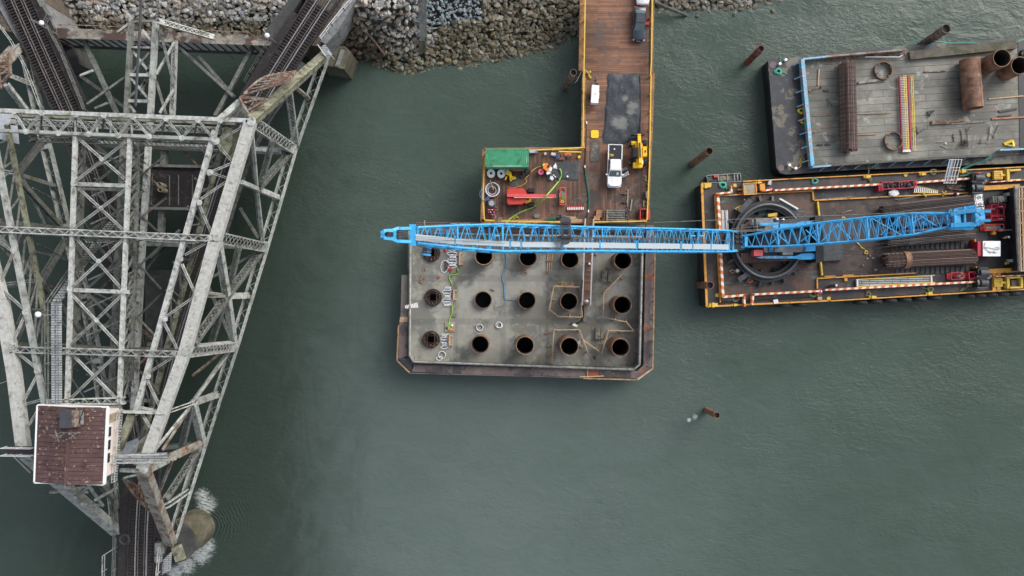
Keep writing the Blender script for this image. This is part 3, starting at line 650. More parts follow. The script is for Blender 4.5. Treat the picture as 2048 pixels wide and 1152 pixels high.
member('cross_frame', (92, 806, ZT), (250, 801, ZT), .8, .5, 'steel_white', 'z'); member('cross_frame', (240, 823, ZT + .5), (332, 826, ZT + .5), .3, .3, 'steel_white')
member('cross_frame', (282, 800, ZT - 4), (345, 806, ZT - 5), .35, .3, 'steel_white'); member('cross_frame', (275, 817, ZT), (320, 824, ZT), .4, .4, 'steel_white', 'rod2')
for c, r, z in ((RT[0], .95, ZT + .6), (RT[1], .9, ZT + .6), (RT[2], .9, ZT + .6), (RT[3], 1.0, ZT + .6), ((420, 345), .7, ZT + .32), ((399, 405), .6, ZT + .32), ((361, 518), .6, ZT + .32), ((330, 638), .6, ZT + .32), ((296, 752), .65, ZT + .32), ((51, 625), .7, ZT + .32), ((27, 500), .7, ZT + .32), ((75, 742), .75, ZT + .32), ((24, 692), .7, ZT + .6), ((147, 367), .6, ZT + .3), ((256, 372), .6, ZT + .3), ((139, 578), .6, ZT + .3), ((247, 582), .65, ZT + .3), ((203, 318), .5, ZT + .3), ((203, 416), .5, ZT + .3), ((197, 522), .5, ZT + .3), ((193, 640), .5, ZT + .3), ((432, 282), .8, ZT + .32)): gusset(c, r, z)
# rusty portal lattices hanging inside the end posts
def portal_lattice(a, b, c, z0, z1, mat, n=7):
    A, B, C = P(*a, z0), P(*b, z1), P(*c, z1); m = MB(); m.tube(smoothline([A, A.lerp(B, .5) + V((-.5, .6, .4)), B], .6), .17)
    m.beam(A, C, .35, .3)
    for i in range(n):
        t = (i + .5) / n; p = A.lerp(B, t) + V((-.5, .6, .4)) * sin(pi * t); q = A.lerp(C, t); q2 = A.lerp(C, min(1, t + .12)); m.beam(p, q, .14, .1); m.beam(p, q2, .14, .1)
        m.beam(A.lerp(B, t) , q2 , .1, .1)
    m.build('portal_lattice', mat, bridge)
portal_lattice((590, 143), (483, 193), (575, 165), 17, 22, 'steel_redrust', 10)
portal_lattice((484, 194), (500, 232), (535, 200), 22, 23.5, 'steel_redrust', 4)
portal_lattice((247, 958), (318, 1040), (300, 985), 22, 13, 'steel_redrust', 9)
member('portal_web', (250, 955, ZT - 1), (290, 945, ZT), .3, .3, 'steel_white'); member('portal_web', (242, 940, ZT - 1), (285, 942, ZT), .5, .4, 'steel_white')
portal_lattice((18, 105), (2, 178), (20, 150), 13, 22, 'steel_redrust', 6)
member('end_post', (-20, 152, 17), (22, 118, 11), .5, .5, 'steel_redrust')
# big curved gusset / shelf plates at the corner
m = MB(); a = [P(*q, ZT - .7) for q in ((450, 252), (466, 258), (463, 290), (452, 312), (438, 302), (436, 280))]
m.prism([(p.x, p.y) for p in a], ZT - 3.2, ZT - .8); m.build('corner_plate', 'steel_olive', bridge)
m = MB(); a = [P(*q, 22) for q in ((478, 201), (450, 230), (452, 238), (470, 240), (479, 222))]; m.prism([(p.x, p.y) for p in a], 19.5, 22); m.build('corner_plate', 'pipe_galv', bridge)
m = MB(); a = [P(*q, 19) for q in ((253, 885), (272, 878), (262, 905), (246, 930), (245, 900))]; m.prism([(p.x, p.y) for p in a], 16, 19); m.build('corner_plate', 'bluegrey', bridge)
m = MB(); a = [P(*q, 20) for q in ((-60, 222), (10, 222), (14, 262), (16, 282), (-60, 262))]; m.prism([(p.x, p.y) for p in a], 18, 20); m.build('corner_plate', 'bluegrey', bridge)
member('top_lateral', (438, 242, ZT), (480, 205, ZT - 2), .9, .6, 'steel_white')
# ---- long centre chords, lower
for pts, w_ in (([(263, 44), (253, 229), (246, 300), (237, 480), (224, 750), (220, 830)], .46), ([(312, 44), (301, 232), (297, 290), (286, 475), (272, 745), (266, 830)], .56)):
    for i in range(len(pts) - 1): member('centre_chord', (*pts[i], 14), (*pts[i + 1], 14), w_, .7, 'steel_white' if w_ > .5 else 'steel_grey', 'box')
member('centre_chord', (350, 82, 13), (345, 232, 13), .6, .5, 'steel_white', 'x'); member('centre_chord', (315, 42, 16), (428, 75, 10), .7, .5, 'steel_white', 'x')
ys = [(150, .5), (202, .5), (95, .3)]
for y, w_ in ys: member('centre_strut', (258, y, 14), (303, y + 1, 14), w_, .4, 'steel_white')
cz = [((262, 97), (303, 150)), ((300, 105), (262, 148)), ((259, 153), (299, 200)), ((300, 157), (258, 196)), ((256, 205), (270, 225)), ((320, 60), (348, 170)), ((349, 85), (313, 148)), ((313, 163), (332, 228)), ((348, 178), (320, 226)), ((251, 154), (175, 208)), ((187, 141), (161, 151)), ((216, 206), (190, 217)), ((262, 45), (235, 65)), ((312, 42), (262, 44)), ((285, 60), (310, 90)), ((283, 190), (300, 130))]
for k, (a, b) in enumerate(cz): member('centre_brace', (*a, 13.6 + .12 * (k % 3)), (*b, 13.6 + .12 * (k % 3)), .35, .25, 'steel_grey' if k % 2 else 'steel_white')
yy = 300
while yy < 800:
    x0 = 262 - (yy - 300) * .045; x1 = 297 - (yy - 300) * .054; x0b, x1b = x0 - 20, x1 - 3
    member('centre_brace', (x0b + 8, yy, 13.7), (x1b, yy + 38, 13.7), .22, .2, 'steel_grey'); member('centre_brace', (x1b, yy, 13.9), (x0b + 8, yy + 38, 13.9), .22, .2, 'steel_grey')
    member('centre_strut', (x0b + 8, yy + 40, 13.8), (x1b, yy + 41, 13.8), .25, .25, 'steel_grey'); yy += 42
for x0, x1, z in ((258, 275, ZT - 1.5),):
    yy = 290
    while yy < 740:
        k = (yy - 280) / 500; member('sway_brace', (x0 - 16 * k, yy, ZT), (x1 - 14 * k, yy + 26, ZU), .2, .2, 'steel_grey'); member('sway_brace', (x1 - 14 * k, yy + 26, ZU), (x0 - 17 * k, yy + 50, ZT), .2, .2, 'steel_grey')
        member('sway_brace', (151 - 12 * k, yy, ZT), (167 - 12 * k, yy + 26, ZU), .2, .2, 'steel_grey'); member('sway_brace', (167 - 12 * k, yy + 26, ZU), (150 - 13 * k, yy + 50, ZT), .2, .2, 'steel_grey'); yy += 50
# bottom laterals in the open bay
member('bottom_chord', (167, 78, 7), (234, 227, 7), .55, .5, 'steel_grey'); member('bottom_chord', (506, 94, 7), (431, 232, 7), .5, .5, 'steel_grey')
member('bottom_chord', (234, 227, 7), (262, 300, 7), .55, .5, 'steel_grey'); member('bottom_chord', (330, 290, 7), (322, 480, 7), .75, .7, 'steel_grey')
member('bottom_lateral', (398, 113, 6.8), (470, 195, 6.8), .5, .4, 'steel_grey'); member('bottom_lateral', (355, 290, 6.8), (400, 335, 6.8), .3, .3, 'steel_redrust')
member('bottom_lateral', (160, 151, 6.8), (300, 250, 6.8), .5, .4, 'steel_dark'); member('bottom_lateral', (278, 655, 6.8), (320, 690, 6.8), .4, .3, 'steel_redrust')
member('bottom_lateral', (330, 490, 6.8), (290, 545, 6.8), .4, .3, 'steel_dark')
# deeper layer: sway frames and floor laterals seen through the top frame
f2 = lambda p, k: (1024 - (1024 - p[0]) * k, 576 - (576 - p[1]) * k)
for q, (a, b) in enumerate(xs):
    member('floor_lateral', (*f2(a, .90), 14.5), (*f2(b, .90), 14.5), .24, .2, 'steel_grey' if q % 3 else 'steel_rust', 'rod2')
for i, y in enumerate(range(300, 800, 56)):
    u = (y - 300) / 500
    member('sway_frame', (190 - 20 * u, y, 17), (262 - 20 * u, y + 34, 17), .16, .14, 'steel_grey'); member('sway_frame', (262 - 20 * u, y + 2, 17.2), (186 - 20 * u, y + 36, 17.2), .16, .14, 'steel_white2')
    member('sway_frame', (236 - 24 * u, y + 12, 18.6), (286 - 26 * u, y + 40, 18.6), .14, .12, 'steel_grey'); member('sway_frame', (150 - 14 * u, y, ZT), (182 - 16 * u, y + 46, 16), .14, .12, 'steel_white2'); member('sway_frame', (262 - 20 * u, y, ZT), (292 - 26 * u, y + 28, 15), .14, .12, 'steel_grey')
    member('sway_frame', (60 + 46 * u, y + 20, ZU), (118 + 50 * u, y + 50, 12), .14, .12, 'steel_grey') if i % 2 else None
    member('sway_frame', (404 - 128 * u, y, ZT), (436 - 132 * u, y + 40, ZU), .16, .14, 'steel_grey')
for a, b in (((20, 300), (100, 470)), ((60, 500), (140, 520)), ((100, 620), (170, 690)), ((70, 640), (130, 760)), ((130, 560), (230, 620)), ((140, 640), (220, 560)), ((160, 700), (240, 790)), ((150, 790), (230, 710))): member('bottom_lateral', (*a, 9), (*b, 9), .3, .25, 'steel_grey', 'rod2')
# operator gangway platform rows near the bottom: walkway across
def railing(m, pts, h=1.05, step=2.0, r=.03, mids=(.5,)):
    pts = [V(p) for p in pts]
    for hh in (h,) + tuple(h * q for q in mids):
        for i in range(len(pts) - 1): m.beam(pts[i] + V((0, 0, hh)), pts[i + 1] + V((0, 0, hh)), r * 2, r * 2)
    for i in range(len(pts) - 1):
        L = (pts[i + 1] - pts[i]).length; k = max(1, round(L / step))
        for j in range(k + 1): p = pts[i].lerp(pts[i + 1], j / k); m.beam(p, p + V((0, 0, h)), r * 2, r * 2)
    return m
def gangway(label, segs, wd, mat, rails=(-1, 1), railmat='steel_grey', h=1.1, r=.035):
    t = top('gangway', label, 'walkway', segs[0]); m = MB(); m.strip(segs, wd, -.12, 0) if abs(segs[0].z - segs[-1].z) < .1 else [m.beam(segs[i], segs[i + 1], wd, .12) for i in range(len(segs) - 1)]
    m.build('deck', mat, t)
    for s in rails:
        off = []
        for i, p in enumerate(segs):
            d = segs[min(i + 1, len(segs) - 1)] - segs[max(i - 1, 0)]; q = V((-d.y, d.x, 0)).normalized() * wd / 2 * s; off.append(p + q)
        railing(MB(), off) ; m = MB(); railing(m, off, h, 2.2, r); m.build('handrail', railmat, t)
    return t
gangway('grey grated gangway running straight down to the red roofed cabin', [P(112, 604, 24.8), P(113, 806, 24.8)], S(20, 24.8), 'grating')
gangway('sloping stair of grey grating between the landing box and the gangway bend', [P(224, 445, 15), P(170, 520, 19.5), P(113, 604, 24.7)], S(17, 20), 'grating_v')
t = top('landing', 'small brown landing box on the cross frame at the stair head', 'platform', P(203, 478, 15)); m = MB(); a = P(182, 470, 15); b = P(224, 485, 15); m.box(((a.x + b.x) / 2, (a.y + b.y) / 2, 14.9), (abs(b.x - a.x), abs(b.y - a.y), .15)); m.build('deck', 'tie_brown', t)
m = MB(); railing(m, [P(182, 470, 15), P(224, 470, 15), P(224, 485, 15), P(182, 485, 15), P(182, 470, 15)], 1.1, 1.0, .04); m.build('handrail', 'white_metal', t)
gangway('railed walkway bridging from the cabin to the right truss', [P(232, 915, 25), P(334, 913, 25)], S(15, 25), 'grating', (-1, 1), 'steel_white')
gangway('railed platform sticking out left of the cabin over the water', [P(14, 900, 24.68), P(74, 901, 24.68)], S(15, 24.5), 'tie_brown', (-1, 1), 'white_metal')
gangway('narrow railed walkway along the right wall of the cabin', [P(238, 818, 24.6), P(226, 960, 24.6)], S(15, 24.6), 'grating_v', (1,), 'steel_white')
gangway('walkway above the cabin running along its upper wall', [P(118, 812, 24.4), P(240, 812, 24.4)], S(13, 24.4), 'grating_v', (1,), 'steel_white')
for a, b in (((20, 906), (60, 945)), ((36, 906), (66, 940)), ((46, 906), (70, 930)), ((50, 915), (72, 935))): member('side_strut', (*a, 24), (*b, 19), .12, .12, 'white_metal')
# black power cable over the upper bay
m = MB(); m.tube(smoothline([P(283, -40, 27), P(281, 30, 26.2), P(276, 120, 25.6), P(270, 228, 25)], 1.5), .16); m.build('power_conduit', 'dark_grey', bridge)
m = MB(); m.tube([P(-40, 775, 22), P(0, 767, 22), P(30, 757, 22)], .03); thing(m, 'overhead_wire', 'bluegrey', 'thin wire leaving the left platform, upper of two', 'wire', 'wires left of the cabin')
m = MB(); m.tube([P(-40, 800, 21), P(50, 772, 22)], .03)
# small white bracket structures on the right
t = top('railed_platform', 'small grey slatted platform at the top end of the right truss', 'platform', P(652, 100, 10)); m = MB(); m.beam(P(645, 92, 10), P(660, 112, 10), .9, .12); m.build('deck', 'grating', t)
m = MB(); railing(m, [P(640, 95, 10), P(655, 117, 10)], 1.1, .8, .04); railing(m, [P(660, 108, 10), P(668, 118, 10)], 1.1, .8, .04); m.build('handrail', 'white_metal', t)

# ------------------------------------------------------------------ tracks
def track(label, pts, z, ties, matt, w_tie, i0=0):
    t = top('railway_track', label, 'railway track', P(*pts[0], z)); line = smoothline([P(x, y, z) for x, y in pts], .42); lm = None
    line = [p for p in line]; rnd = random.Random(len(pts)); stuff = MB(); cnt = 0
    base = MB(); base.box((0, 0, -.11), (w_tie, .25, .22)); tie0 = None
    for i in range(1, len(line) - 1):
        p = line[i]; d = line[i + 1] - line[i - 1]; a = atan2(d.y, d.x) + pi / 2
        px = 1024 + p.x * F / (H - z); py = 576 - p.y * F / (H - z)
        if py < -20 or py > 1175 or not ties(px, py): continue
        if cnt < 100 and py < 1152:
            if tie0 is None:
                me = bpy.data.meshes.new('sleeper'); me.from_pydata(base.v, [], base.f); me.materials.append(M[matt]); tie0 = bpy.data.objects.new('sleeper', me)
                ob = tie0
            else: ob = tie0.copy()
            sc.collection.objects.link(ob); ob.parent = t; ob.location = p - t.location; ob.rotation_euler = (0, 0, a + rnd.uniform(-.015, .015)); ob.scale = (rnd.uniform(.97, 1.05), rnd.uniform(.85, 1.1), 1); cnt += 1
        else: stuff.box((p.x, p.y, p.z - .11), (w_tie, .24, .22), a)
    if stuff.v: stuff.build('sleepers', matt, t, kind='stuff')
    for off, mt, ww in ((-.75, 'rail' if w_tie < 3.6 else 'rail_dull', .11), (.75, 'rail' if w_tie < 3.6 else 'rail_dull', .11), (-.42, 'rail_dull', .06), (.42, 'rail_dull', .06), (-1.75, 'tie', .2), (1.75, 'tie', .2)):
        pl = []
        for i in range(0, len(line), 3):
            d = line[min(i + 1, len(line) - 1)] - line[max(i - 1, 0)]; q = V((-d.y, d.x, 0)).normalized(); pl.append(line[i] + q * off)
        m = MB(); m.strip(pl, ww, .0, .17); m.build('rail' if abs(off) == .75 else ('guard_rail' if abs(off) < 1 else 'guard_timber'), mt, t)
    return t, line
RTR = [(672, -34), (648, 0), (600, 74), (552, 150), (510, 222), (476, 290), (448, 365), (424, 440), (402, 510), (372, 596), (343, 690), (320, 780), (302, 866), (292, 945), (286, 1020), (283, 1090), (281, 1180)]
LTR = [(17, -40), (35, 0), (85, 112), (134, 221), (168, 305), (200, 395), (226, 480), (243, 560), (254, 650), (264, 740), (276, 830), (287, 905)]
tr, rline = track('right hand railway track curving down through the truss', RTR, 9.0, lambda x, y: y > 12, 'tie_brown', 3.5)
tl, lline = track('left hand railway track with dark sleepers, from the top left corner', LTR, 9.0, lambda x, y: y < 835, 'tie', 3.7)
# stringers carrying the ties, side planks and walkways
def side_strip(line, off, wd, z0, z1, y0, y1, z=9.0):
    pl = []
    for i in range(0, len(line), 3):
        p = line[i]; py = 576 - p.y * F / (H - z)
        if not (y0 <= py <= y1): continue
        d = line[min(i + 1, len(line) - 1)] - line[max(i - 1, 0)]; q = V((-d.y, d.x, 0)).normalized(); pl.append(p + q * off)
    return pl, MB().strip(pl, wd, z0, z1)
for line, y1 in ((rline, 1200), (lline, 900)):
    for off in (-1.1, 1.1): side_strip(line, off, .5, -1.4, -.22, -60, y1)[1].build('stringer', 'steel_dark', bridge)
for nm, line, off, wd, z0, z1, y0, y1, mt in (('plank_walk', lline, 2.35, 1.0, -.2, -.02, 20, 230, 'tie'), ('plank_walk', rline, -2.3, 1.0, -.2, -.02, 30, 240, 'tie'), ('plank_walk', rline, 2.15, .8, -.2, -.04, 100, 470, 'dark_grey'), ('plank_walk', rline, -2.5, 1.1, -.2, -.02, 960, 1200, 'tie'), ('plank_walk', rline, 2.3, .9, -.2, -.02, 960, 1200, 'tie')):
    side_strip(line, off, wd, z0, z1, y0, y1)[1].build(nm, mt, bridge)
def fence(label, pts, mat, h=1.1, step=2, r=.035, cat='railing', mids=(.5,)):
    m = MB(); railing(m, pts, h, step, r, mids); return thing(m, 'railing', mat, label, cat)
fence('white railing along the left side of the left hand track', PX([(-12, 30), (30, 85), (60, 140), (88, 215)], 9.0), 'steel_white')
fence('grey railing along the right side of the left hand track, top left', PX([(76, -20), (104, 36), (97, 48), (130, 110), (175, 222)], 9.0), 'steel_grey', mids=(.33, .66))
fence('grey handrail beside the right hand track under the truss', side_strip(rline, 2.6, .1, 0, 0, 200, 470)[0], 'steel_grey', mids=(.33, .66))
fence('handrail left of the right hand track in the upper bay', side_strip(rline, -2.85, .1, 0, 0, 80, 190)[0], 'steel_dark')
fence('white railing on the land side of the right hand track', PX([(722, -14), (690, 22), (665, 52), (644, 80)], 9.4), 'white_metal', 1.2, 1.1, .05)
fence('railing along the left edge of the track at the bottom end', PX([(238, 985), (235, 1070), (232, 1170)], 9), 'steel_grey', mids=(.33, .66))
fence('white railing at the bottom left corner of the bridge end', PX([(213, 1170), (214, 1106), (236, 1092)], 8), 'steel_white', r=.05)
fence('thin railing right of the track at the bottom end', PX([(324, 1090), (318, 1170)], 9), 'steel_white', r=.05)
# abutments, ballast beds
def slabpoly(name, pts, z0, z1, mat, label=None, cat=None, **k):
    m = MB(); q = [P(x, y, z1) for x, y in pts]; m.prism([(p.x, p.y) for p in q], z0, z1)
    if k.get('parent'): return m.build(name, mat, k['parent'])
    if label: return thing(m, name, mat, label, cat, k.get('group'))
    return m.build(name, mat, None, kind='structure')
slabpoly('track_bed', [(608, -40), (780, -40), (708, 0), (672, 55), (636, 92), (594, 88), (570, 70), (612, 0)], 2, 8.65, 'ballast')
slabpoly('track_bed', [(-60, -60), (78, -60), (96, 30), (100, 70), (62, 62), (35, 66), (0, 60)], 2, 8.6, 'ballast')
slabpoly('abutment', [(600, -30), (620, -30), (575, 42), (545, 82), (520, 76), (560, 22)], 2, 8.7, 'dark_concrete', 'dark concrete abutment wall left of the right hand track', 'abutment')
slabpoly('abutment', [(728, -30), (708, -30), (640, 82), (652, 88), (676, 62)], 5, 8.75, 'mid_grey', 'pale concrete kerb wall right of the right hand track', 'abutment')
slabpoly('abutment', [(-30, -10), (0, 20), (28, 68), (50, 98), (40, 62), (12, 12), (-20, -30)], 2, 8.8, 'mid_grey', 'pale grey abutment wall left of the left hand track', 'abutment')
slabpoly('abutment', [(76, -20), (100, 28), (112, 58), (100, 62), (84, 20), (62, -20)], 2, 8.85, 'mid_grey', 'pale grey abutment wall right of the left hand track', 'abutment')
# plate girder carrying the edge of the upper bay
g = top('plate_girder', 'long white plate girder with rusty top flange along the stony bank', 'girder', P(330, 75, 5)); 
a, b = P(112, 66, 8.6), P(548, 82, 8.6); m = MB(); m.beam(a, b, 1.35, .12); m.build('top_flange', 'girder_top', g)
m = MB(); dz = V((0, -.3, -2.05)); m.beam(a + dz, b + dz, .06, 4); k = 26
m.build('web_plate', 'girder_web', g); m = MB()
for i in range(k + 1): p = a.lerp(b, i / k) + V((0, -.42, 0)); m.beam(p + V((0, 0, -.1)), p + V((0, 0, -4)), .08, .22, V((1, 0, 0)))
m.build('stiffener', 'steel_dark', g); m = MB(); m.beam(a + V((0, -.3, -4.05)), b + V((0, -.3, -4.05)), .8, .1); m.build('bottom_flange', 'steel_dark', g)
m = MB(); railing(m, [a + V((1, .8, 0)), a.lerp(b, .33) + V((0, .8, 0))], 1.0, 4, .05, ()); railing(m, [a.lerp(b, .52) + V((0, .8, 0)), b + V((-3, .8, 0))], 1.0, 4, .05, ()); m.build('handrail', 'steel_redrust', g)
# timber operating house deck below, with two pipes
d = top('timber_platform', 'dark planked platform low between the trusses', 'platform', P(345, 370, 7.5)); m = MB(); c0, c1 = P(300, 332, 7.6), P(425, 415, 7.6)
m.box(((c0.x + c1.x) / 2, (c0.y + c1.y) / 2, 7.4), (c1.x - c0.x, c0.y - c1.y, .35)); m.build('deck', 'tie', d)
m = MB()
for y in (331, 416): m.beam(P(296, y, 7.8), P(426, y + 3, 7.8), .35, .35)
for x in (339, 357, 385): m.beam(P(x, 350, 7.7), P(x, 410, 7.7), .12, .12)
m.build('edge_beam', 'steel_grey', d); m = MB(); railing(m, [P(309, 350, 7.6), P(307, 410, 7.6)], 1.1, 1.5, .04); m.build('handrail', 'steel_grey', d)
for i, (x, y) in enumerate(((318, 369), (320, 379))):
    m = MB(); c = P(x, y, 9.2); m.pipe(c - V((0, 0, 1.6)), c, .33, .26, 16); thing(m, 'vent_pipe', 'ply_pale', ('upper', 'lower')[i] + ' of two round pale pipes standing on the dark timber platform', 'pipe', 'vent pipes')
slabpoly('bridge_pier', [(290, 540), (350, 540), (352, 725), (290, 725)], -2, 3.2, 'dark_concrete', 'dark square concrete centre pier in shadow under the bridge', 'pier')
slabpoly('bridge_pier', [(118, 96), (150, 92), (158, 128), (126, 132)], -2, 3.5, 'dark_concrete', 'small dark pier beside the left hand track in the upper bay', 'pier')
# end block pier by the right abutment
t = top('bridge_pier', 'mossy concrete block pier at the stony bank under the truss end', 'pier', P(672, 122, 0)); m = MB(); q = [P(x, y, 5.2) for x, y in ((650, 92), (690, 92), (702, 104), (688, 138), (640, 128))]; m.prism([(p.x, p.y) for p in q], -2, 5.2); m.build('pier_block', 'old_concrete', t)
m = MB(); m.beam(P(686, 100, 5.3), P(674, 134, 5.3), .5, .4); m.build('kerb', 'mid_grey', t)
# round river pier with its ring nosing
t = top('bridge_pier', 'round mossy concrete pier at the lower end, white water around it', 'pier', P(395, 1055, 0)); c = P(352, 1086, 6.5); m = MB(); m.cyl((c.x, c.y, -2), (c.x, c.y, 6.1), 2.75, 2.5, 32); m.build('pier_shaft', 'old_concrete', t, smooth=False)
m = MB(); m.cyl((c.x, c.y, 6.1), (c.x, c.y, 6.5), 2.7, 2.7, 32); m.build('pier_cap', 'dark_concrete', t)
m = MB(); m.beam(P(352, 1092, 7), P(362, 1120, 7), 1.2, .8); thing(m, 'bearing_block', 'steel_olive', 'mossy yellow green bearing block on the round pier', 'bearing')
# approach pieces at bottom right of the track
m = MB(); a = [P(*q, 8.5) for q in ((326, 1120), (342, 1104), (340, 1140), (322, 1152))]; m.prism([(p.x, p.y) for p in a], 8.2, 8.5); thing(m, 'end_platform', 'grating', 'grey slatted corner platform right of the track at the bottom edge', 'platform')
m = MB(); m.box(P(319, 1096, 9.4), (.85, 1.6, .9)); thing(m, 'equipment_cabinet', 'pipe_galv', 'pale grey cabinet standing right of the track near the bottom edge', 'cabinet')
m = MB(); m.box(P(317, 1117, 9.2), (.8, .9, .6)); thing(m, 'equipment_cabinet', 'mid_grey', 'darker grey low box just below the pale cabinet beside the track', 'cabinet')
m = MB(); [m.ring(P(249, 1079, 9.15 + .08 * i), .5 + .1 * (i % 3), .05, 20, 5) for i in range(3)]; thing(m, 'cable_coil', 'dark_grey', 'dark coil of cable lying left of the track near the bottom edge', 'cable coil')
# street lamps
for i, (gx, gy, bx, by, zb) in enumerate(((83, 46, 113, 68, 9), (534, 71, 552, 86, 9), (76, 629, 112, 629, 25))):
    zz = zb + 5.5 if i < 2 else zb + 3; b = P(bx, by, zb); g_ = P(gx, gy, zz)
    t = top('street_lamp', ('white globe lamp on an arm over the left hand track', 'white globe lamp at the right end of the plate girder', 'white globe lamp sticking out left of the gangway')[i], 'lamp', b, group='globe lamps on the bridge')
    m = MB(); m.tube([b, V((b.x, b.y, zz - .4)) if i < 2 else b + V((0, 0, 2)), g_ + V((0, 0, -.2))], .07, 6); m.build('pole', 'pipe_galv', t); m = MB(); m.blob(g_, .33, (1, 1, .8), i, 0, 2); m.build('lamp_globe', 'lamp', t, smooth=True)
# ------------------------------------------------------------------ operator cabin
cb = top('bridge_cabin', 'bridge operator cabin with brown corrugated roof and cream walls', 'cabin', P(150, 890, 24.5))
z1 = 27.6; q = [P(x, y, z1) for x, y in ((77, 812), (214, 816), (207, 967), (71, 963))]; qc = sum(q, V()) / 4
wl = [qc + (p - qc) * .88 + V((0.15, 0, 0)) for p in q]
WA = atan2((wl[1] - wl[2]).y, (wl[1] - wl[2]).x) - pi / 2
m = MB(); m.prism([(p.x, p.y) for p in wl], 24.6, z1 - .02); m.build('wall', 'siding', cb)
e = 1.02; qq = [qc + (p - qc) * e for p in q]; mid0 = (qq[0] + qq[1]) / 2 + V((0, 0, .55)); mid1 = (qq[2] + qq[3]) / 2 + V((0, 0, .55))
m = MB(); th = V((0, 0, .1)); N = 17
def roofside(A, B, C, D):   # A-B outer eave, D-C ridge
    for i in range(N):
        a, b_, c, d_ = A.lerp(B, i / N), A.lerp(B, (i + .9) / N), D.lerp(C, (i + .9) / N), D.lerp(C, i / N)
        m.add([a, b_, c, d_, a + th, b_ + th, c + th, d_ + th], [(3, 2, 1, 0), (4, 5, 6, 7), (0, 1, 5, 4), (1, 2, 6, 5), (2, 3, 7, 6), (3, 0, 4, 7)])
        if i < N: 
            b2 = A.lerp(B, (i + 1) / N); c2 = D.lerp(C, (i + 1) / N); m.add([b_ + th * .3, b2 + th * .3, c2 + th * .3, c + th * .3], [(0, 1, 2, 3)])
roofside(qq[0], qq[3], mid1, mid0); roofside(qq[2], qq[1], mid0, mid1); rf = m.build('roof', 'roof', cb)
m = MB(); m.beam(mid0 + V((0, -1.6, .12)), mid1 + V((0, -.1, .12)), .42, .06); m.build('ridge_cap', 'roof', rf)
m = MB()
for i in range(4): m.beam(qq[i] + V((0, 0, -.05)), qq[(i + 1) % 4] + V((0, 0, -.05)), .2, .34)
m.build('roof_trim', 'white', rf)
for j, (u, ln) in enumerate(((.32, 1.0), (.52, 1.0), (.72, 1.0))):
    a = wl[1].lerp(wl[2], u); m = MB(); m.box((a.x + .02, a.y, 26.6), (.1, 1.25, 1.0), WA); f = m.build('window', 'white', cb); m = MB(); m.box((a.x + .07, a.y, 26.6), (.08, 1.05, .8), WA); m.build('pane', 'glass_dark', f)
for j, u in enumerate((.3, .65)):
    a = wl[3].lerp(wl[2], u); m = MB(); m.box((a.x, a.y - .02, 26.5), (1.4, .1, 1.1)); f = m.build('window', 'white', cb); m = MB(); m.box((a.x, a.y - .07, 26.5), (1.2, .08, .9)); m.build('pane', 'glass_dark', f)
a = wl[1].lerp(wl[2], .12); m = MB(); m.box((a.x + .02, a.y, 25.8), (.1, .9, 2.0)); m.build('door', 'ply_pale', cb)
# roof plant
t = top('roof_vent_unit', 'dark flat vent box with rusty side on the cabin roof', 'vent unit', P(138, 838, 28)); m = MB(); c = P(129, 839, 29); m.box((c.x, c.y, 28.85), (1.35, 1.85, .12), 0, 0, radians(-6)); m.build('lid', 'dark_grey', t)
m = MB(); m.box((c.x + .5, c.y, 28.3), (1.7, 1.7, .9)); m.build('housing', 'steel_redrust', t); m = MB(); m.cyl((c.x + 1.55, c.y - .6, 28.5), (c.x + 1.55, c.y + .9, 28.5), .2, n=10); m.build('duct', 'steel_grey', t)
m = MB(); m.beam((c.x + 1.1, c.y - 1.1, 28.7), (c.x + 1.9, c.y + 1.1, 28.7), .08, .08); m.beam((c.x - 1.0, c.y, 28.8), (c.x - .6, c.y + .1, 28.8), .2, .1); m.beam((c.x + 1.0, c.y + 1.1, 28.7), (c.x, c.y + 1.2, 28.7), .1, .1); m.build('frame_bar', 'black', t)
t = top('antenna', 'white television antenna lying over the cabin roof ridge', 'antenna', P(130, 870, 28.3)); m = MB(); a = P(106, 874, 29.2); b = P(140, 865, 29.2); [m.beam(P(*q0, 29.2), P(*q1, 29.2), .045, .04) for q0, q1 in (((106, 876), (140, 864)), ((105, 872), (124, 864)), ((124, 865), (152, 866)), ((138, 877), (155, 865)), ((140, 866), (152, 878)), ((110, 884), (124, 870)))]; m.beam(P(110, 860, 29.2), P(118, 884, 29.2), .07, .05); m.build('boom_and_elements', 'pipe_galv', t); m = MB(); m.cyl(P(138, 868, 28.1), P(138.4, 868, 29.2), .04, n=6); m.build('mast', 'white_metal', t)
# ================================================================== TIMBER DOCK
ZD = 4.5
dock = top('timber_dock', 'timber work dock with yellow railings running down from the bank', 'dock', P(1235, 300, 0))
def decksheet(pts, z0, z1, mat, name='deck'):
    m = MB(); q = [P(x, y, z1) for x, y in pts]; m.prism([(p.x, p.y) for p in q], z0, z1); return m.build(name, mat, dock)
decksheet([(1172, -30), (1303, -30), (1302, 148), (1166, 142)], ZD - .4, ZD, 'dock_h')
decksheet([(1170, 142.2), (1302, 148.2), (1301, 318), (1166, 300)], ZD - .4, ZD - .03, 'dock_h')
decksheet([(966, 299), (1166, 299.5), (1301, 318.2), (1295, 443), (965, 443)], ZD - .4, ZD - .04, 'dock_v')
# edge timbers
for a, b, w_ in (((1165, -30), (1162, 142), 10), ((1168, 143), (1166, 297), 8), ((1305, -30), (1303, 148), 6), ((1306, 146), (1300, 320), 6), ((1300, 320), (1295, 443), 5), ((968, 299), (1166, 298), 6), ((969, 299), (965, 443), 8), ((963, 443), (1170, 443), 8), ((1186, 443), (1297, 442), 8)):
    m = MB(); m.beam(P(*a, ZD - .02), P(*b, ZD - .02), S(w_, ZD), .4); m.build('edge_timber', 'fascia', dock)
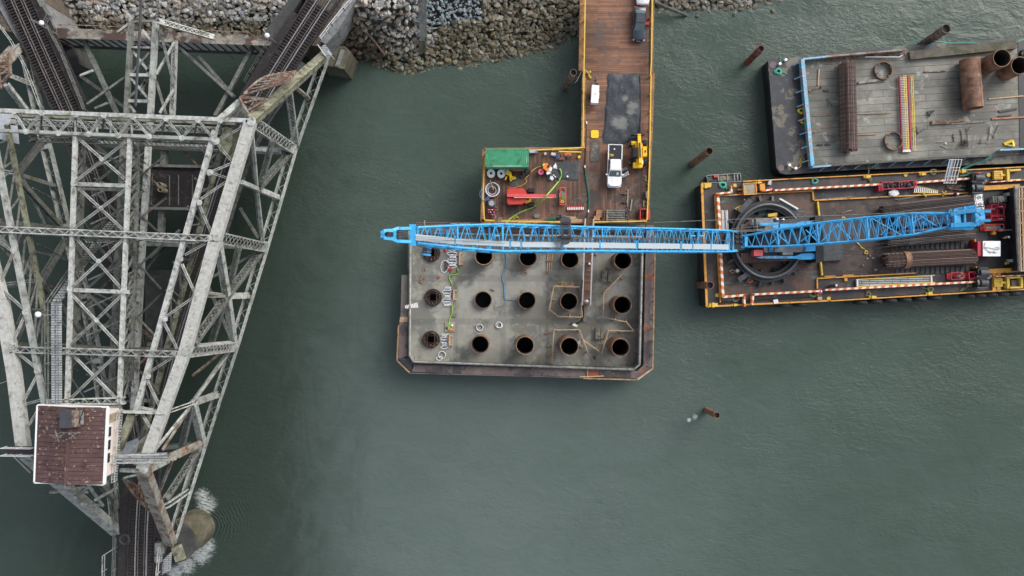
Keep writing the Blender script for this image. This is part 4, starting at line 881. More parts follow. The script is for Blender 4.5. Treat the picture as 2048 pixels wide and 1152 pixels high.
# yellow rails: heavy top rail on posts
for a, b in (((1171, -30), (1168, 141)), ((1168, 141), (1166, 292)), ((1305, -30), (1303, 120)), ((1303, 120), (1301, 150)), ((1302, 150), (1299, 330)), ((1299, 330), (1294, 440)), ((1166, 295), (1075, 300)), ((1118, 303), (1162, 304)), ((969, 316), (966, 400)), ((966, 400), (969, 440)), ((969, 440), (988, 441)), ((1003, 442), (1130, 444)), ((1186, 444), (1293, 442))):
    A, B = P(*a, ZD + 1.0), P(*b, ZD + 1.0); m = MB(); m.beam(A, B, .16, .14); L = (B - A).length; k = max(1, round(L / 2.4))
    for i in range(k + 1): p = A.lerp(B, i / k); m.beam(p, p - V((0, 0, 1.0)), .14, .14)
    m.build('railing', 'yellow', dock)
for i in range(7):
    for x in (1180, 1290):
        p = P(x, -10 + i * 70, 4); m = MB(); m.cyl((p.x, p.y, -4), (p.x, p.y, 4.1), .35, n=12); m.build('support_pile', 'casing', dock)
for x in (985, 1040, 1100):
    for y in (315, 425): p = P(x, y, 4); m = MB(); m.cyl((p.x, p.y, -4), (p.x, p.y, 4.1), .35, n=12); m.build('support_pile', 'casing', dock)
def px_box(m, x, y, lx, ly, z0, z1, rz=0):
    p = P(x, y, z1); m.box((p.x, p.y, (z0 + z1) / 2), (S(lx, z1), S(ly, z1), z1 - z0), radians(rz)); return m
def simple(name, mat, label, cat, x, y, lx, ly, h, rz=0, z=ZD, group=None):
    return thing(px_box(MB(), x, y, lx, ly, z, z + h, rz), name, mat, label, cat, group)
# timber pole fallen from the bank, leaning sheet-pile post
m = MB(); m.cyl(P(1308, 4, 2.4), P(1374, 31, .2), .28, .2, 8); thing(m, 'fallen_pole', 'steel_dark', 'dark timber pole lying from the bank into the water right of the dock', 'pole')
t = top('timber_ramp', 'weathered timber chute with pale foot lying on the riprap', 'ramp', P(848, 60, 3)); m = MB()
for x0, x1 in ((836, 844), (842, 847), (849, 851)): m.beam(P(x0, -30, 6.8), P(x1, 82, 2.4), .45, .3)
m.build('beam', 'steel_grey', t); m = MB(); m.beam(P(844, 80, 2.6), P(846, 104, 1.3), 1.0, .35); m.build('foot', 'old_concrete', t)
t = top('steel_skid', 'rusty and pale steel skid leaning on the riprap top edge', 'frame', P(862, 10, 5)); m = MB(); m.beam(P(866, -30, 7.2), P(846, 26, 4.3), .3, .3); m.build('side_rail', 'steel_white', t); m = MB(); m.beam(P(846, -30, 7.0), P(844, 24, 4.2), .3, .3)
for i in range(7): m.beam(P(846, -20 + 6 * i, 6.4 - .3 * i), P(864 - 2.4 * i, -20 + 6 * i, 6.4 - .3 * i), .14, .1)
m.build('rungs', 'steel_redrust', t)
m = MB(); m.tube(smoothline([P(690, 0, 6.9), P(712, 40, 5.6), P(745, 78, 4), P(774, 116, 1.6)], 1), .16, 6); thing(m, 'rusty_pipe', 'steel_redrust', 'thin dark rusty pipe lying down the riprap below the white railing', 'pipe')
m = MB(); m.tube([P(752, 26, 6.5), P(818, 29, 6.5)], .09, 6); thing(m, 'rusty_bar', 'steel_redrust', 'short rusty bar lying level across the riprap left of the chute', 'bar')

# ------------------------------------------------------------------ vehicles
def outline(L, W, front=.25, rear=.2, n=7):
    """plan outline of a car, x forward"""
    pts = []
    for sx, r in ((1, front), (-1, rear)):
        for k in range(n):
            a = (-pi / 2 + pi * k / (n - 1)); cx = sx * (L / 2 - r * W); pts.append((cx + sx * r * W * max(0, cos(a)) ** .8, sx * (W / 2) * (abs(sin(a)) ** .55) * (1 if sin(a) > 0 else -1)))
    return pts
def carbody(m, L, W, zs):
    """zs: list of (z, lengthwise scale, width scale, xshift)"""
    o = outline(L, W); m.loft([[(x * sl_ + dx, y * sw, z) for x, y in o] for z, sl_, sw, dx in zs]); return m
def wheels(t, xs, y, r=.34, w_=.24, name='wheel'):
    for x in xs:
        for s in (-1, 1):
            m = MB(); m.cyl((x, s * y - w_ / 2, r), (x, s * y + w_ / 2, r), r, n=18); wo = m.build(name, 'rubber', t, smooth=False)
            m = MB(); m.cyl((x, s * y - w_ / 2 - .01, r), (x, s * y + w_ / 2 + .01, r), r * .55, n=12); m.build('rim', 'mid_grey', wo)
def sedan(label, x, y, rz, paintm, z=ZD):
    t = top('parked_car', label, 'car', P(x, y, z), rz, 'cars parked on the dock', True)
    m = MB(); carbody(m, 4.75, 1.84, [(.22, .95, .9, 0), (.45, 1, 1, 0), (.68, .995, 1, 0), (.86, .97, .94, 0), (.93, .93, .87, 0)]); m.build('body', paintm, t, smooth=True)
    m = MB(); m.loft([[(-1.75, .8, .88), (.95, .8, .9), (.95, -.8, .9), (-1.75, -.8, .88)], [(-1.15, .6, 1.36), (.15, .62, 1.4), (.15, -.62, 1.4), (-1.15, -.6, 1.36)]]); m.build('cabin_pillars', paintm, t)
    m = MB(); m.loft([[(-1.1, .62, 1.33), (.14, .64, 1.37), (.14, -.64, 1.37), (-1.1, -.62, 1.33)], [(-1.05, .52, 1.425), (.02, .54, 1.45), (.02, -.54, 1.45), (-1.05, -.52, 1.425)]]); m.build('roof', paintm, t, smooth=False)
    m = MB(); m.add([(.99, -.72, .93), (.99, .72, .93), (.2, .58, 1.4), (.2, -.58, 1.4)], [(0, 1, 2, 3)]); m.build('windscreen', 'glass', t)
    m = MB(); m.add([(-1.8, .66, .93), (-1.8, -.66, .93), (-1.2, -.54, 1.37), (-1.2, .54, 1.37)], [(0, 1, 2, 3)]); m.build('rear_window', 'glass', t)
    for s in (-1, 1):
        m = MB(); m.add([(-1.45, s * .795, .95), (.8, s * .795, .95), (.16, s * .635, 1.36), (-1.1, s * .615, 1.34)], [(0, 1, 2, 3) if s < 0 else (3, 2, 1, 0)]); m.build('side_window', 'glass_dark', t)
        m = MB(); m.box((.62, s * 1.0, .95), (.16, .2, .13)); m.build('mirror', paintm, t)
        m = MB(); m.box((2.2, s * .62, .68), (.22, .36, .14), s * -.3); m.build('headlight', 'white_metal', t)
        m = MB(); m.box((-2.27, s * .6, .72), (.14, .4, .14)); m.build('tail_light', 'red', t)
    m = MB(); m.box((2.36, 0, .5), (.04, .5, .12)); m.build('number_plate', 'white', t)
    m = MB(); m.beam((2.0, -.6, .925), (1.0, -.66, .945), .02, .02); m.beam((2.0, .6, .925), (1.0, .66, .945), .02, .02); m.build('bonnet_crease', 'black', t)
    wheels(t, (-1.4, 1.42), .8); return t
sedan('dark charcoal saloon car parked at the right edge of the dock', 1277, 51, radians(-92.5), 'carblack')
sedan('white car at the top of the dock, cut off by the picture edge', 1284, -20, radians(-90), 'carwhite')
def pickup():
    t = top('pickup_truck', 'white crew cab pickup truck with open black bed on the dock', 'pickup truck', P(1227.5, 334, ZD), radians(-91.5), None, True)
    m = MB(); carbody(m, 5.85, 2.0, [(.4, .96, .92, 0), (.6, 1, 1, 0), (.95, .995, 1, 0), (1.05, .985, .98, 0)]); 
    m.build('body', 'carwhite', t, smooth=True)
    m = MB(); o = [(1.05, .93), (1.6, .95), (2.5, .9), (2.78, .62), (2.86, .2), (2.86, -.2), (2.78, -.62), (2.5, -.9), (1.6, -.95), (1.05, -.93)]; m.prism(o, 1.0, 1.2, .97); m.build('bonnet', 'carwhite', t)
    m = MB(); m.loft([[(-.85, .93, 1.05), (1.6, .93, 1.08), (1.6, -.93, 1.08), (-.85, -.93, 1.05)], [(-.75, .74, 1.78), (.75, .76, 1.8), (.75, -.76, 1.8), (-.75, -.74, 1.78)]]); m.build('cabin', 'carwhite', t)
    m = MB(); m.prism(rr(-.03, 0, 1.5, 1.42, .2), 1.79, 1.87, .93); m.build('roof', 'carwhite', t)
    m = MB(); m.add([(1.63, -.84, 1.12), (1.63, .84, 1.12), (.8, .7, 1.79), (.8, -.7, 1.79)], [(0, 1, 2, 3)]); m.build('windscreen', 'glass', t)
    m = MB(); m.add([(1.34, .2, 1.37), (1.34, .5, 1.37), (1.0, .48, 1.66), (1.0, .2, 1.66)], [(0, 1, 2, 3)]); m.build('paper', 'white', t)
    for s in (-1, 1):
        m = MB(); m.add([(-.7, s * .925, 1.15), (1.4, s * .925, 1.17), (.78, s * .78, 1.74), (-.68, s * .76, 1.73)], [(0, 1, 2, 3) if s < 0 else (3, 2, 1, 0)]); m.build('side_window', 'glass_dark', t)
        m = MB(); m.box((1.25, s * 1.1, 1.2), (.2, .26, .2)); m.build('mirror', 'carwhite', t)
        m = MB(); m.box((-1.9, s * .93, 1.12), (2.0, .12, .16)); m.build('bed_side', 'carwhite', t)
        m = MB(); m.box((2.78, s * .75, .82), (.16, .34, .2), s * -.4); m.build('headlight', 'white_metal', t)
    m = MB(); m.box((-1.88, 0, 1.07), (2.0, 1.72, .06)); 
    for i in range(8): m.box((-1.88, -.7 + i * .2, 1.105), (1.9, .08, .02))
    m.build('bed_liner', 'black', t)
    m = MB(); m.box((-2.9, 0, 1.1), (.1, 1.9, .22)); m.build('tailgate', 'carwhite', t)
    m = MB(); m.box((2.93, 0, .62), (.12, 1.5, .25)); m.build('bumper', 'white_metal', t)
    m = MB(); m.beam((2.7, -.3, 1.19), (1.7, -.42, 1.21), .05, .03); m.beam((2.7, .3, 1.19), (1.7, .42, 1.21), .05, .03); m.build('bonnet_crease', 'white_metal', t)
    wheels(t, (-1.85, 1.95), .88, .4, .28)
    return t
pickup()
m = MB(); px_box(m, 1225, 310, 4, 4, ZD + 1.15, ZD + 1.4); thing(m, 'cardboard_box', 'timber', 'small tan box in the bed of the white pickup', 'box')
m = MB(); p = P(1222, 311, ZD + 1.2); m.ring(p, .16, .05, 12, 5); m.blob(p + V((-.1, .1, 0)), .13, (1, 1, .6), 3); thing(m, 'rope_heap', 'rope_yellow', 'small heap of ochre rope beside the tan box in the pickup bed', 'rope')
m = MB(); px_box(m, 1229, 298, 2.6, 2.6, ZD + 1.12, ZD + 1.25); thing(m, 'white_cup', 'white', 'tiny white cup in the rear of the pickup bed', 'cup')
def telehandler():
    t = top('telehandler', 'yellow telehandler with black cab parked beside the white pickup', 'telehandler', P(1274, 308, ZD), radians(91), None, True)
    m = MB(); m.prism([(-2.1, -.5), (-2.1, .35), (1.1, .4), (1.3, .1), (1.3, -.5), (.9, -.6), (-1.6, -.62)], .6, 1.25); m.prism(rr(-1.75, .15, .8, 1.3, .15), .7, 1.35, .95); m.build('chassis', 'telehandler', t)
    m = MB(); m.loft([[(-.95, .2, 1.1), (.75, .2, 1.1), (.75, .98, 1.1), (-.95, .98, 1.1)], [(-.75, .26, 2.3), (.45, .26, 2.3), (.45, .92, 2.3), (-.75, .92, 2.3)]]); m.build('cab', 'black', t)
    m = MB(); m.box((-.12, .59, 2.33), (.95, .5, .05)); m.build('roof_window', 'glass_dark', t)
    m = MB(); m.beam((-1.7, -.12, 1.9), (2.35, -.12, 1.15), .42, .5, V((0, 1, 0))); m.build('boom', 'telehandler', t); m = MB(); m.beam((-.9, -.12, 1.85), (1.2, -.12, 1.47), .14, .6, V((0, 1, 0))); m.build('hose_track', 'black', t)
    m = MB(); m.box((.05, -.82, 1.25), (1.35, .55, .75)); m.build('engine_cover', 'telehandler', t); m = MB(); m.box((.05, -.85, 1.64), (.3, .2, .05)); m.build('grille', 'black', t)
    for x in (-1.25, 1.35):
        for s in (-1, 1):
            m = MB(); m.cyl((x, s * .98 - .2, .52), (x, s * .98 + .2, .52), .52, n=20); wh = m.build('wheel', 'rubber', t); m = MB(); m.cyl((x, s * .98 - .21, .52), (x, s * .98 + .21, .52), .25, n=12); m.build('rim', 'telehandler', wh)
    m = MB(); m.box((1.35, .45, 1.0), (.5, 1.0, .18)); m.box((1.35, .45, 1.1), (.2, .8, .2)); m.build('front_axle', 'telehandler', t)
    m = MB(); m.box((2.5, 0, .8), (.18, 1.7, .9)); m.box((2.5, 0, 1.3), (.3, 1.3, .12))
    m.build('carriage', 'black', t)
    for s in (-1, 1): m = MB(); m.box((3.1, s * .5, .42), (1.1, .12, .05)); m.build('fork', 'black', t)
    m = MB(); m.box((2.42, -.1, 1.42), (.14, .5, .1)); m.build('hose_guard', 'telehandler', t)
    m = MB(); m.box((-1.5, -.35, 2.0), (.5, .25, .12)); m.build('tail_box', 'white', t); return t
telehandler()
def tower_trailer():
    t = top('generator_trailer', 'long white box generator trailer near the left dock rail', 'trailer', P(1188, 191, ZD), radians(87), None, True)
    m = MB(); m.prism(rr(-.2, 0, 2.5, 1.05, .08), .55, 1.55, .985); m.build('housing', 'white', t)
    m = MB(); m.box((-.2, 0, 1.57), (.12, .12, .05)); m.box((1.05, .3, 1.4), (.2, .3, .25)); m.build('vent_cap', 'mid_grey', t)
    m = MB(); m.box((1.18, -.15, 1.2), (.3, .45, .5)); m.build('control_panel', 'black', t)
    m = MB(); m.beam((1.0, .3, .5), (2.1, 0, .5), .09, .1); m.beam((1.0, -.3, .5), (2.1, 0, .5), .09, .1); m.beam((2.1, 0, .5), (2.5, 0, .5), .1, .1); m.beam((1.9, .3, .5), (1.9, -.3, .5), .07, .1); m.build('drawbar', 'black', t)
    wheels(t, (-.4,), .62, .32, .2); m = MB(); m.box((-.3, -.56, .9), (.8, .1, .5)); m.build('side_door', 'white_metal', t); return t
tower_trailer()
# things on the upper dock
def sheetpoly(name, mat, label, cat, pts, z, th=.03, group=None, wr=.0):
    q = [P(x, y, z) for x, y in pts]; m = MB(); m.prism([(p.x, p.y) for p in q], z, z + th); return thing(m, name, mat, label, cat, group)
def wrinkled(name, mat, label, cat, c4, z, amp, seed, nx=26, ny=34, wav=.8):
    A, B, C, D = [P(x, y, z) for x, y in c4]; m = MB(); vs = []
    for j in range(ny + 1):
        for i in range(nx + 1):
            u, v_ = i / nx, j / ny; p = A.lerp(B, u).lerp(D.lerp(C, u), v_); e = min(u, 1 - u, v_, 1 - v_)
            k = mnoise.noise(V((p.x * wav, p.y * wav, seed))) + .5 * mnoise.noise(V((p.x * wav * 3, p.y * wav * 3, seed)))
            ed = .25 * mnoise.noise(V((p.x * .9, p.y * .9, seed + 5)))
            p = p + V((ed if i in (0, nx) else 0, ed if j in (0, ny) else 0, .05 + amp * max(0, k + .35) if e > 0 else .01)); vs.append(p)
    fs = [(j * (nx + 1) + i, (j + 1) * (nx + 1) + i, (j + 1) * (nx + 1) + i + 1, j * (nx + 1) + i + 1) for j in range(ny) for i in range(nx)]
    m.add(vs, fs); return thing(m, name, mat, label, cat, smooth=True)
wrinkled('geotextile_sheet', 'tarp', 'large black geotextile sheet with a chalky grey patch on the upper dock', 'sheet', ((1216, 148), (1281, 147), (1282, 289), (1205, 287)), ZD, .10, 3)
m = MB(); m.tube(smoothline([P(1280, 150, ZD + .1), P(1281, 190, ZD + .15), P(1281, 235, ZD + .2), P(1277, 285, ZD + .15)], .5), .05); thing(m, 'rope', 'black', 'thin black rope lying along the right edge of the black sheet', 'rope')
m = MB(); m.prism([(p[0] + P(1189.5, 268.5, ZD).x, p[1] + P(1189.5, 268.5, ZD).y) for p in rr(0, 0, 1.1, 1.1, .22)], ZD, ZD + .12); o = thing(m, 'yellow_mat', 'safety_yellow', 'bright yellow rounded square mat on the dock', 'mat')
simple('steel_plate', 'plate', 'grey and rust stained steel plate lying under the yellow mat', 'plate', 1190, 302, 19, 42, .04)
simple('red_stand', 'red', 'red extinguisher box at the dock rail beside the charcoal car', 'box', 1295, 47, 6, 5, .5); 
m = MB(); p = P(1297, 39, ZD); m.cyl(p, p + V((0, 0, .7)), .14, n=12); m.cyl(p + V((0, 0, .7)), p + V((0, 0, .85)), .05, n=8); thing(m, 'fire_extinguisher', 'red', 'red fire extinguisher against the right dock rail', 'fire extinguisher')
m = MB(); [m.blob(P(x, y, ZD + .15), .18, (1, 1, .6), i) for i, (x, y) in enumerate(((1176, 146), (1180, 144), (1178, 151), (1181, 155)))]; m.tube(smoothline([P(1168, 139, ZD + .9), P(1178, 146, ZD + .3), P(1177, 153, ZD + .1), P(1181, 156, ZD + .1)], .3), .06); thing(m, 'rope_heap', 'rope_yellow', 'tangle of yellow rope at the left rail above the white trailer', 'rope')
m = MB(); m.tube(smoothline([P(1172, 244, ZD + .1), P(1172, 280, ZD + .1), P(1170, 331, ZD + .1)], .6), .08); m2 = MB()
thing(m, 'black_hose', 'black', 'black hose lying straight down the dock from the left rail', 'hose')
m = MB(); m.tube(smoothline([P(1170, 333, ZD + .1), P(1173, 360, ZD + .1), P(1178, 395, ZD + .1), P(1177, 420, ZD + .1)], .6), .11); thing(m, 'green_hose', 'hose_green', 'dark green hose snaking down the lower dock', 'hose')
m = MB(); m.tube(smoothline([P(1177, 422, ZD + .1), P(1173, 436, ZD + .1), P(1172, 450, ZD)], .5), .07); thing(m, 'black_hose', 'black', 'short black hose end running off the dock at the gangway', 'hose')
for i, (x, y) in enumerate(((1173.5, 245), (1170, 333), (1177, 422))): simple('hose_coupling', 'white', ('upper white coupling on the black hose by the left rail', 'white coupling joining the black hose to the dark green hose', 'white coupling at the foot of the dark green hose')[i], 'coupling', x, y, 2.2, 5, .2, 0, ZD, 'hose couplings')
# bundle of pipes leaning by the pickup
t = top('pipe_bundle', 'white and black tubes fanned out beside the pickup door', 'pipes', P(1250, 346, ZD));
for i, (a, b) in enumerate((((1243, 352), (1256, 344)), ((1244, 355), (1257, 348)), ((1241, 350), (1252, 341)))):
    m = MB(); m.tube([P(*a, ZD + .2), P(*b, ZD + .9)], .11, 8); m.build('tube', 'white_metal' if i < 2 else 'black', t)
m = MB(); [m.blob(P(1246 + i * 2, 340 - (i % 2) * 2, ZD + .3), .26, (1, 1, .7), i) for i in range(4)]; thing(m, 'tool_heap', 'mid_grey', 'grey heap of tools right beside the pickup', 'tools')
for i, (x, y, lx, ly, rz, lb) in enumerate(((1255.5, 396, 2.4, 35, -2, 'longest pale timber board on the dock below the pickup'), (1262.5, 410, 2.2, 23, -8, 'middle pale timber board, slightly tilted, below the pickup'), (1287.5, 407, 2.4, 12, 0, 'short pale board near the right dock rail above the red bin'))): simple('timber_board', 'ply_pale', lb, 'board', x, y, lx, ly, .12, rz, ZD, 'pale boards on the dock')
for i, (x, y) in enumerate(((1250, 387), (1249, 404))):
    m = MB(); px_box(m, x, y, 9, 1.6, ZD, ZD + .3); px_box(m, x, y, 1.6, 5, ZD, ZD + .25); thing(m, 'sawhorse', 'walk_plate', ('upper', 'lower')[i] + ' of two small brown trestles left of the long pale board', 'trestle', 'brown trestles')
t = top('waste_skip', 'red open steel bin in the lower right corner of the dock', 'bin', P(1286, 430, ZD)); m = MB(); a = P(1286, 430, ZD)
for dx, dy, lx, ly in ((-.55, 0, .12, 1.5), (.55, 0, .5, 1.5), (0, .72, 1.2, .1), (0, -.72, 1.2, .1)): m.box((a.x + dx, a.y + dy, ZD + .5), (lx, ly, 1.0))
m.box((a.x, a.y, ZD + .15), (1.1, 1.5, .1)); m.build('shell', 'red', t); m = MB(); m.blob((a.x - .1, a.y, ZD + .4), .42, (1, 1.4, .5), 2); m.build('contents', 'black', t)
simple('grey_hatch', 'ply_wet', 'small grey brown box against the right dock rail', 'box', 1294, 389, 4.5, 14, .5)
m = MB(); [m.blob(P(1290 + (i % 2) * 2, 352 + i * 3, ZD + .1), .13, (1, 1, .5), i) for i in range(4)]; thing(m, 'debris_heap', 'steel_olive', 'small heap of olive debris at the right rail beside the pickup bonnet', 'debris')
# formwork rack
t = top('formwork_rack', 'dark rack of stacked steel bars near the lower dock edge', 'rack', P(1228, 430, ZD))
for i in range(5):
    m = MB(); m.beam(P(1207, 421 + i * 4.6, ZD + .6), P(1250, 421 + i * 4.6, ZD + .6), .2, .18); m.build('bar', 'steel_grey', t)
m = MB()
for i in range(7): m.beam(P(1209 + i * 6.4, 419, ZD + .35), P(1209 + i * 6.4, 441, ZD + .35), .12, .2)
m.build('cross_bars', 'black', t); simple('timber_post', 'timber_worn', 'upright tan timber lying across the dark bar rack', 'timber', 1214.5, 430, 3, 22, .9)
m = MB(); px_box(m, 1199, 427, 13, 14, ZD, ZD + .35, -6); px_box(m, 1194, 436, 12, 8, ZD, ZD + .42, -4); px_box(m, 1208, 437, 7, 6, ZD, ZD + .3, 25); thing(m, 'plywood_stack', 'plywood', 'stack of orange plywood panels left of the dark bar rack', 'plywood')
m = MB(); [m.blob(P(x, y, ZD + .2), .2, (1, 1, .7), i) for i, (x, y) in enumerate(((1254, 424), (1257, 421), (1253, 432), (1251, 440), (1256, 438)))]; thing(m, 'chain_heap', 'dark_grey', 'dark heap of chain right of the bar rack', 'chain')
# ladder on the lower dock
def ladder(label, a, b, wd, z, n, mrail, mrung, za=.15, zb=.15, name='ladder', cat='ladder', wd2=None, grp=None):
    A, B = P(*a, z + za), P(*b, z + zb); t = top(name, label, cat, A, group=grp); ax = (B - A).normalized(); s = V((0, 0, 1)).cross(ax).normalized(); w2 = wd2 or wd
    for k in (-1, 1): m = MB(); m.beam(A + s * k * wd / 2, B + s * k * w2 / 2, .09, .12); m.build('side_rail', mrail, t)
    for i in range(n): p = A.lerp(B, (i + .5) / n); ww = (wd + (w2 - wd) * (i + .5) / n) / 2; m = MB(); m.beam(p - s * ww, p + s * ww, .14, .05); m.build('rung', mrung, t)
    return t
ladder('white ladder with red sides lying on the lower dock', (1134, 417), (1168, 416.5), .45, ZD, 10, 'red', 'white')
m = MB(); m.ring(P(1154, 413, ZD + .05), 1.05, .016, 28, 4); m.ring(P(1156, 410, ZD + .07), .95, .016, 28, 4); thing(m, 'wire_loop', 'rope_olive', 'thin loop of wire lying under the white and red ladder', 'wire')
# ------------------------------------------------------------------ container
t = top('shipping_container', 'green corrugated shipping container in the dock corner', 'container', P(1013, 317, ZD)); zt = ZD + 2.55
a, b = P(971, 297.5, zt), P(1057, 334, zt); cx, cy, lx, ly = (a.x + b.x) / 2, (a.y + b.y) / 2, b.x - a.x, a.y - b.y
m = MB(); m.box((cx, cy, ZD + 1.27), (lx - .1, ly - .1, 2.5)); m.build('wall', 'green', t)
m = MB(); N = 21
for i in range(N): m.box((cx - lx / 2 + .2 + (lx - .4) * (i + .5) / N, cy, zt - .0), ((lx - .4) / N * .5, ly - .25, .14))
m.build('roof', 'green', t); m = MB()
for s in (-1, 1): m.box((cx, cy + s * (ly / 2 - .05), zt - .02), (lx, .12, .14)); m.box((cx + s * (lx / 2 - .05), cy, zt - .02), (.12, ly, .14))
m.build('top_rail', 'green', t)
for sx in (-1, 1):
    for sy in (-1, 1): m = MB(); m.box((cx + sx * (lx / 2 - .08), cy + sy * (ly / 2 - .08), zt), (.2, .2, .16)); m.build('corner_casting', 'steel_redrust', t)
m = MB(); m.box((cx - lx / 2 + .28, cy + .15, zt + .045), (.07, .75, .012)); m.box((cx + lx / 2 - .28, cy - .3, zt + .045), (.1, .8, .012)); m.box((cx, cy - ly / 2 + .14, zt + .06), (3.9, .1, .02)); m.build('markings', 'white_metal', t)
simple('long_toolbox', 'bluegrey', 'long pale grey box against the yellow rail right of the container', 'box', 1067, 302.5, 16, 6, .5)
simple('timber_bench', 'plywood', 'orange timber beam lying below the green container', 'timber', 1036, 339.5, 46, 5, .4)
def spool(name, label, x, y, R, matf, matc, z=ZD, h=.7, cat='reel', grp=None):
    t = top(name, label, cat, P(x, y, z), group=grp); c = P(x, y, z + h)
    m = MB(); m.pipe((c.x, c.y, z + .02), (c.x, c.y, z + .08), R, R * .3, 28); m.pipe((c.x, c.y, z + h - .06), (c.x, c.y, z + h), R, R * .32, 28); m.build('flange', matf, t)
    m = MB(); m.pipe((c.x, c.y, z + .08), (c.x, c.y, z + h - .06), R * .55, R * .3, 24); m.build('core', matc, t); m = MB(); m.cyl((c.x, c.y, z), (c.x, c.y, z + .1), R * .3, n=16); m.build('hub', 'black', t); return t
spool('cable_reel', 'left of two large white cable reels below the container', 982, 346.5, .57, 'white', 'mid_grey', grp='white cable reels'); spool('cable_reel', 'right of two large white cable reels below the container', 1002.5, 347, .57, 'white', 'mid_grey', grp='white cable reels')
spool('cable_reel', 'pink reel beside the orange compressor', 1082, 343.5, .38, 'pink', 'pink')
simple('reel_stand', 'black', 'black frame between the two white reels', 'frame', 992, 343, 11, 10, .4); 
m = MB(); m.blob(P(1011, 342, ZD + .5), .5, (1, 1, .6), 5, .5, 2); thing(m, 'plastic_sheet', 'bluegrey', 'crumpled translucent plastic sheet right of the white reels', 'plastic')
t = top('small_loader', 'small yellow machine with open arms right of the white reels', 'machine', P(1019, 350, ZD)); m = MB()
px_box(m, 1017, 346, 10, 8, ZD + .2, ZD + 1.0, -35); px_box(m, 1021, 350, 5, 9, ZD + .3, ZD + 1.1, 20); m.build('body', 'safety_yellow', t)
for x, y, lx, ly, rz in ((1012, 356, 3, 7, -20), (1021, 358, 3, 8, 15), (1026, 354, 9, 2, 20), (1025, 358, 9, 2, 20), (1030, 355, 2, 6, 15)): m = MB(); px_box(m, x, y, lx, ly, ZD + .2, ZD + .8, rz); m.build('arm', 'safety_yellow', t)
simple('engine_block', 'steel_dark', 'brown black dirt stained box between the yellow machine and red lift', 'box', 1030, 364, 24, 22, .06)
m = MB(); [px_box(m, 1050 + dx, 346 + dy, lx, ly, ZD, ZD + h, 25) for dx, dy, lx, ly, h in ((0, 0, 12, 8, .5), (6, -5, 10, 6, .7), (-5, 6, 9, 6, .4))]; t = thing(m, 'dark_machine', 'black', 'black machine parts heap right of the yellow machine', 'machine')
m = MB(); m.tube(smoothline([P(1062, 344, ZD + .5), P(1075, 334, ZD + .1), P(1086, 334, ZD + .1)], .4), .04); m.tube(smoothline([P(1058, 350, ZD + .1), P(1050, 358, ZD + .1), P(1054, 362, ZD + .1), P(1042, 372, ZD + .1), P(1020, 376, ZD + .1), P(1012, 370, ZD + .1)], .4), .04); thing(m, 'looped_line', 'rope_yellow', 'thin yellow cord winding past the black machine parts', 'cord')
# hose coil pallet, pump, bottles
t = top('hose_coil', 'big coil of grey and pale hose at the left dock rail', 'hose coil', P(985, 379, ZD)); 
for k in range(5): m = MB(); m.ring(P(985 + (k % 3) - 1, 379 + (k % 2) * 2, ZD + .12 + .1 * k), .95 - .13 * (k % 4), .07, 30, 6); m.build('loop', ('bluegrey', 'rope_white', 'mid_grey')[k % 3], t)
m = MB(); m.tube(smoothline([P(980, 360, ZD + .5), P(984, 372, ZD + .8), P(988, 382, ZD + .5)], .3), .09); m.build('hose_end', 'ply_pale', t)
m = MB(); m.ring(P(968, 388, ZD + .4), .6, .05, 24, 5, .75); m.ring(P(971, 392, ZD + .5), .5, .05, 20, 5, .6); thing(m, 'blue_cable', 'rope_blue', 'blue cable looped over the left dock rail', 'cable')
simple('red_crate', 'red', 'red crate under the big grey hose coil', 'crate', 982, 391, 14, 8, .3)
t = top('pump_unit', 'square grey framed fan unit below the hose coil', 'fan unit', P(983.5, 406, ZD)); c = P(983.5, 406, ZD + .9); m = MB(); m.pipe((c.x, c.y, ZD + .75), (c.x, c.y, ZD + .9), .46, .4, 24)
m.box((c.x, c.y, ZD + .4), (1.05, 1.1, .7)); m.build('housing', 'mid_grey', t); m = MB(); [m.beam((c.x, c.y, ZD + .83), (c.x + .42 * cos(a_), c.y + .42 * sin(a_), ZD + .83), .1, .02) for a_ in [i * pi / 5 for i in range(10)]]; m.build('fan_blades', 'white_metal', t); m = MB(); m.box((c.x, c.y, ZD + .76), (.98, 1.02, .02)); m.build('grille', 'black', t)
t = top('gas_bottle_rack', 'crate of gas bottles with red and violet caps in the dock corner', 'gas bottles', P(983, 427, ZD)); c = P(983, 427, ZD); m = MB(); 
for s in (-1, 0, 1): m.box((c.x, c.y + s * .55, ZD + .6), (1.05, .07, .08))
for s in (-1, 1): m.box((c.x + s * .5, c.y, ZD + .6), (.07, 1.2, .08))
m.build('frame', 'crimson', t)
for i in range(4):
    for j in range(3):
        if (i + j * 2) % 5 == 4: continue
        m = MB(); p = (c.x - .36 + i * .24, c.y + .42 - j * .34); m.cyl((p[0], p[1], ZD + .05), (p[0], p[1], ZD + 1.0), .1, n=10); m.cyl((p[0], p[1], ZD + 1.0), (p[0], p[1], ZD + 1.15), .1, .03, 10); m.build('gas_bottle', ('bluegrey', 'pink', 'white_metal', 'crimson')[(i + j) % 4], t)
m = MB(); m.ring(P(992, 417, ZD + .15), .22, .07, 16, 5); thing(m, 'rope_ring', 'ply_pale', 'small pale rope ring right of the gas bottles', 'rope'); m = MB(); [m.ring(P(988, 434, ZD + .1 + i * .06), .3 - .05 * i, .04, 18, 5) for i in range(4)]; thing(m, 'cable_coil', 'rope_olive', 'olive coil beside the lower end of the gas bottles', 'cable coil')
